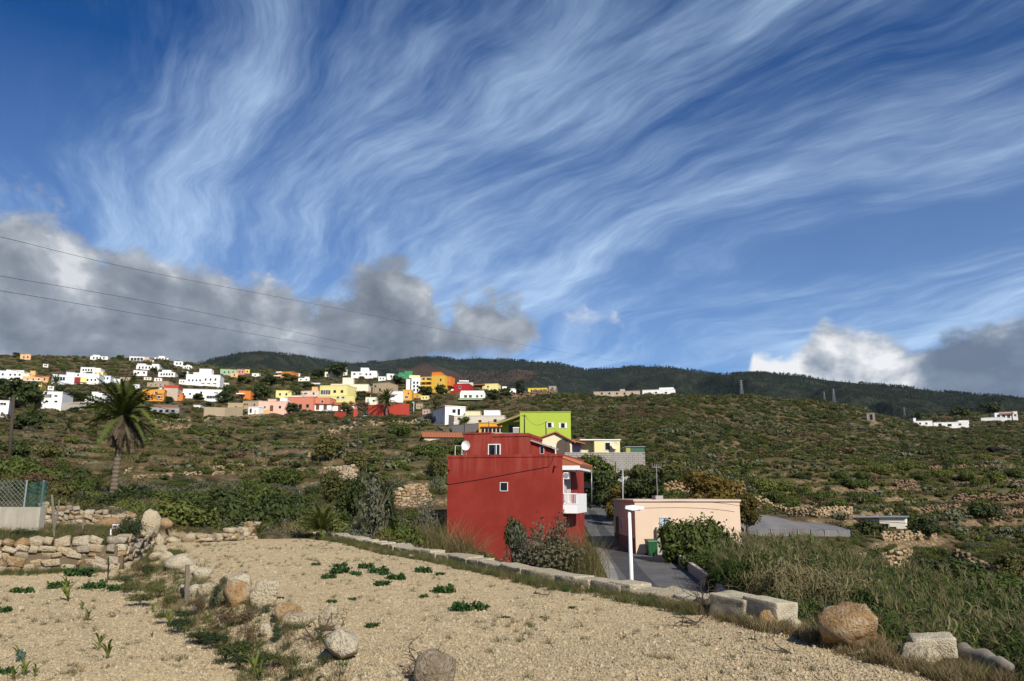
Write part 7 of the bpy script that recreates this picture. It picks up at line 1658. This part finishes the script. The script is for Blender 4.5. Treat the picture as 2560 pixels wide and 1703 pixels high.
for j, (x, y, w, h_, me, lab) in enumerate([(2440, 1600, 200, 110, B_DK, 'broad dark green bush at the top of the field-edge reeds'), (2560, 1620, 180, 120, B_MID, 'bright leafy bush beyond the weathered log'), (2330, 1530, 170, 80, B_DK, 'dark leafy mound among the reeds behind the perched tuff block'), (2500, 1520, 200, 90, B_MID, 'wide fresh green bush in the valley reeds'), (2230, 1490, 130, 60, B_MID, 'green bush around the thin white posts'), (2400, 1455, 170, 70, B_DK, 'dark bush below the red-brown bank'), (2120, 1470, 120, 60, B_DK, 'dark bush in the middle of the reeds'), (1880, 1470, 120, 60, B_MID, 'fresh green bush behind the tuff blocks'), (1800, 1480, 90, 60, B_DK, 'dark creeper mass beside the lower kerb wall'), (2020, 1420, 110, 50, B_OLV, 'olive shrub below the net greenhouse'), (1920, 1395, 90, 50, B_OLV, 'olive shrub at the greenhouse corner'), (2540, 1450, 120, 60, B_OLV, 'olive bush under the stony bank'), (2290, 1430, 80, 50, B_DK, 'dark shrub beside the cream wall end'), (2180, 1430, 50, 44, B_DK, 'small dark shrub between the two cream walls')]): shrub(lab, x, y, w, h_, me)
# scrub over the slopes
SP = []
for k, (m, nn, lf, fl, sh) in enumerate(((L_DARK, 420, .13, .8, .45), (L_DARK, 420, .12, .7, .3), (L_MID, 420, .12, .75, .45), (L_OLIVE, 380, .12, .7, .3), (L_OLIVE, 380, .11, .8, .3), (L_GREY, 200, .13, .7, .2), (L_DRY, 300, .10, .6, .2), (L_YEL, 420, .11, .75, .5), (L_STRAW, 0, 0, 0, 0), (L_GREYT, 260, .10, .6, .2))):
    if nn: SP.append(dome(1600 + k * 3, nn, m, lf, 6, fl, shell=sh, asp=.8 if m is L_GREY else .5))
    else: v, f = blades(120, 1., 1., .55, .03, 1650, .6, (0, 0), 2); SP.append(mesh_np('dry_grass', v, f, [m]))
for k, (m, nn, lf, fl, sh) in enumerate(((L_DARK, 1500, .062, .8, .4), (L_DARK, 1300, .06, .7, .3), (L_MID, 1500, .06, .75, .4), (L_OLIVE, 1200, .06, .7, .3), (L_OLIVE, 1200, .055, .8, .3), (L_GREYT, 900, .05, .7, .2), (L_DRY, 1000, .045, .6, .2), (L_YEL, 1400, .055, .75, .4), (L_STRAW, 0, 0, 0, 0), (L_GREYT, 900, .045, .6, .2))):
    if nn: SP.append(dome(1700 + k * 3, nn, m, lf, 8, fl, shell=sh))
    else: v, f = blades(260, 1., 1., .6, .014, 1750, .7, (0, 0), 3); SP.append(mesh_np('dry_grass', v, f, [m]))
def scrub(name, label, n, y0, y1, dens_pow, seed, size, weights, cond=None, grow=0.):
    r = np.random.default_rng(seed); e = 1 - dens_pow + 1; t = r.random(n); y = (y0 ** e + (y1 ** e - y0 ** e) * t) ** (1 / e); x = r.uniform(-.96, .98, n) * y
    k = ~inside(x, y, poly); dl, _ = seg_dist(x, y, LANE); k &= dl > 3.4
    ex = np.array(EXCL); 
    for a, b, q in ex: k &= (x - a) ** 2 + (y - b) ** 2 > q * q
    if cond is not None: k &= cond(x, y)
    x, y = x[k], y[k]; z = Hh(x, y); n = len(x)
    # species change in patches and from the shady to the sunny side
    f1, f2 = fbm(x * .03, y * .03, 81, 3), fbm(x * .12, y * .12, 83, 2); w = np.array(weights, float); idx = r.choice(len(w), n, p=w / w.sum())
    idx = np.where((f1 > .22) & (r.random(n) < .55), 6, idx); idx = np.where((f2 > .25) & (r.random(n) < .6), 5, idx); idx = np.where((f2 < -.28) & (r.random(n) < .6), 7 if name.endswith('terraces') else 2, idx)
    idx = np.where(y < 78, idx + 10, idx)
    s = size * np.exp(r.normal(size=n) * .38) * (1 + grow * y / 300)
    scatter_mass(name, label, np.stack([x, y, z - .05 * s], 1), idx, np.stack([r.normal(size=n) * .08, r.normal(size=n) * .08, r.random(n) * 6.28], 1), np.stack([s, s, s * r.uniform(.7, 1.15, n)], 1), SP)
NR_ = lambda x, y: True
gap = lambda x, y: fbm(x * .10, y * .22, 91, 3) > -.34
scrub('hillside_scrub', 'low mixed scrub covering the village hillside', 50000, 30, 560, .75, 21, .62, [2.5, 2, 3, 3.5, 3.5, 1.6, 3, 1.4, 6, 2.5], lambda x, y: (x / y < .02 + .0 * y) & gap(x, y), .45)
scrub('hill_scrub', 'dense dark scrub with prickly pears on the far hill', 66000, 62, 330, .55, 22, .60, [4, 4, 2.5, 4, 4, 2.5, 2.5, .6, .8, 1.2], lambda x, y: (x / y >= .02) & ~((x / y > .33) & (y < 150)) & gap(x, y), .25)
scrub('scrub_of_terraces', 'mixed bright and dry scrub on the striped terraces', 19000, 46, 170, .6, 23, .55, [2.5, 2, 3, 3, 3, 1.8, 3.4, 3, 2, 1.2], lambda x, y: (x / y > .30) & gap(x, y), .2)
scrub('far_scrub', 'scrub and small trees on the far slope', 7000, 300, 640, .6, 24, 1.1, [4, 4, 2, 4, 3, 1, 2, .6, .6, 1], lambda x, y: x / y > .35, .3)
scrub('hollow_scrub', 'rank growth in the hollow below the gravel field', 2600, 27, 60, .5, 25, .5, [3, 3, 3, 3, 3, 1, 3, .5, 2, 3], lambda x, y: (x / y > -.25) & (x / y < .8), 0.)

n = 5200; r = np.random.default_rng(31); y = r.uniform(17, 62, n); x = r.uniform(.1, .8, n) * y; z = Hh(x, y); dl, _ = seg_dist(x, y, LANE); df, _ = seg_dist(x, y, [tuple(q) for q in FIELD]); k = in_px(x, y, z + .5, REEDP) & ~inside(x, y, poly) & (dl > 3.4) & (df > 1.2) & (fbm(x * .2, y * .2, 75, 3) > -.05); x, y, z = x[k], y[k], z[k]
mass('valley_thicket', 'lush green bramble and creeper tangled through the reeds', x, y, r.choice([10, 11, 12, 13], len(x), p=[.3, .2, .4, .1]), .62, SP, 32, 1.2, z, .15)

# air: thin even haze over the valley and the mountains
hb = MB().box(-9000, 9000, -60, 6200, -60, 1150); hm = bpy.data.materials.new('valley_air'); hm.use_nodes = True; ht = hm.node_tree; ht.nodes.clear()
ho, hv = ht.nodes.new('ShaderNodeOutputMaterial'), ht.nodes.new('ShaderNodeVolumePrincipled'); hv.inputs['Color'].default_value = (.5, .7, 1, 1); hv.inputs['Density'].default_value = 1.5e-5
ht.links.new(hv.outputs[0], ho.inputs['Volume']); tag(hb.build('haze', hm), 'thin blue haze in the air over the valley', kind='stuff')
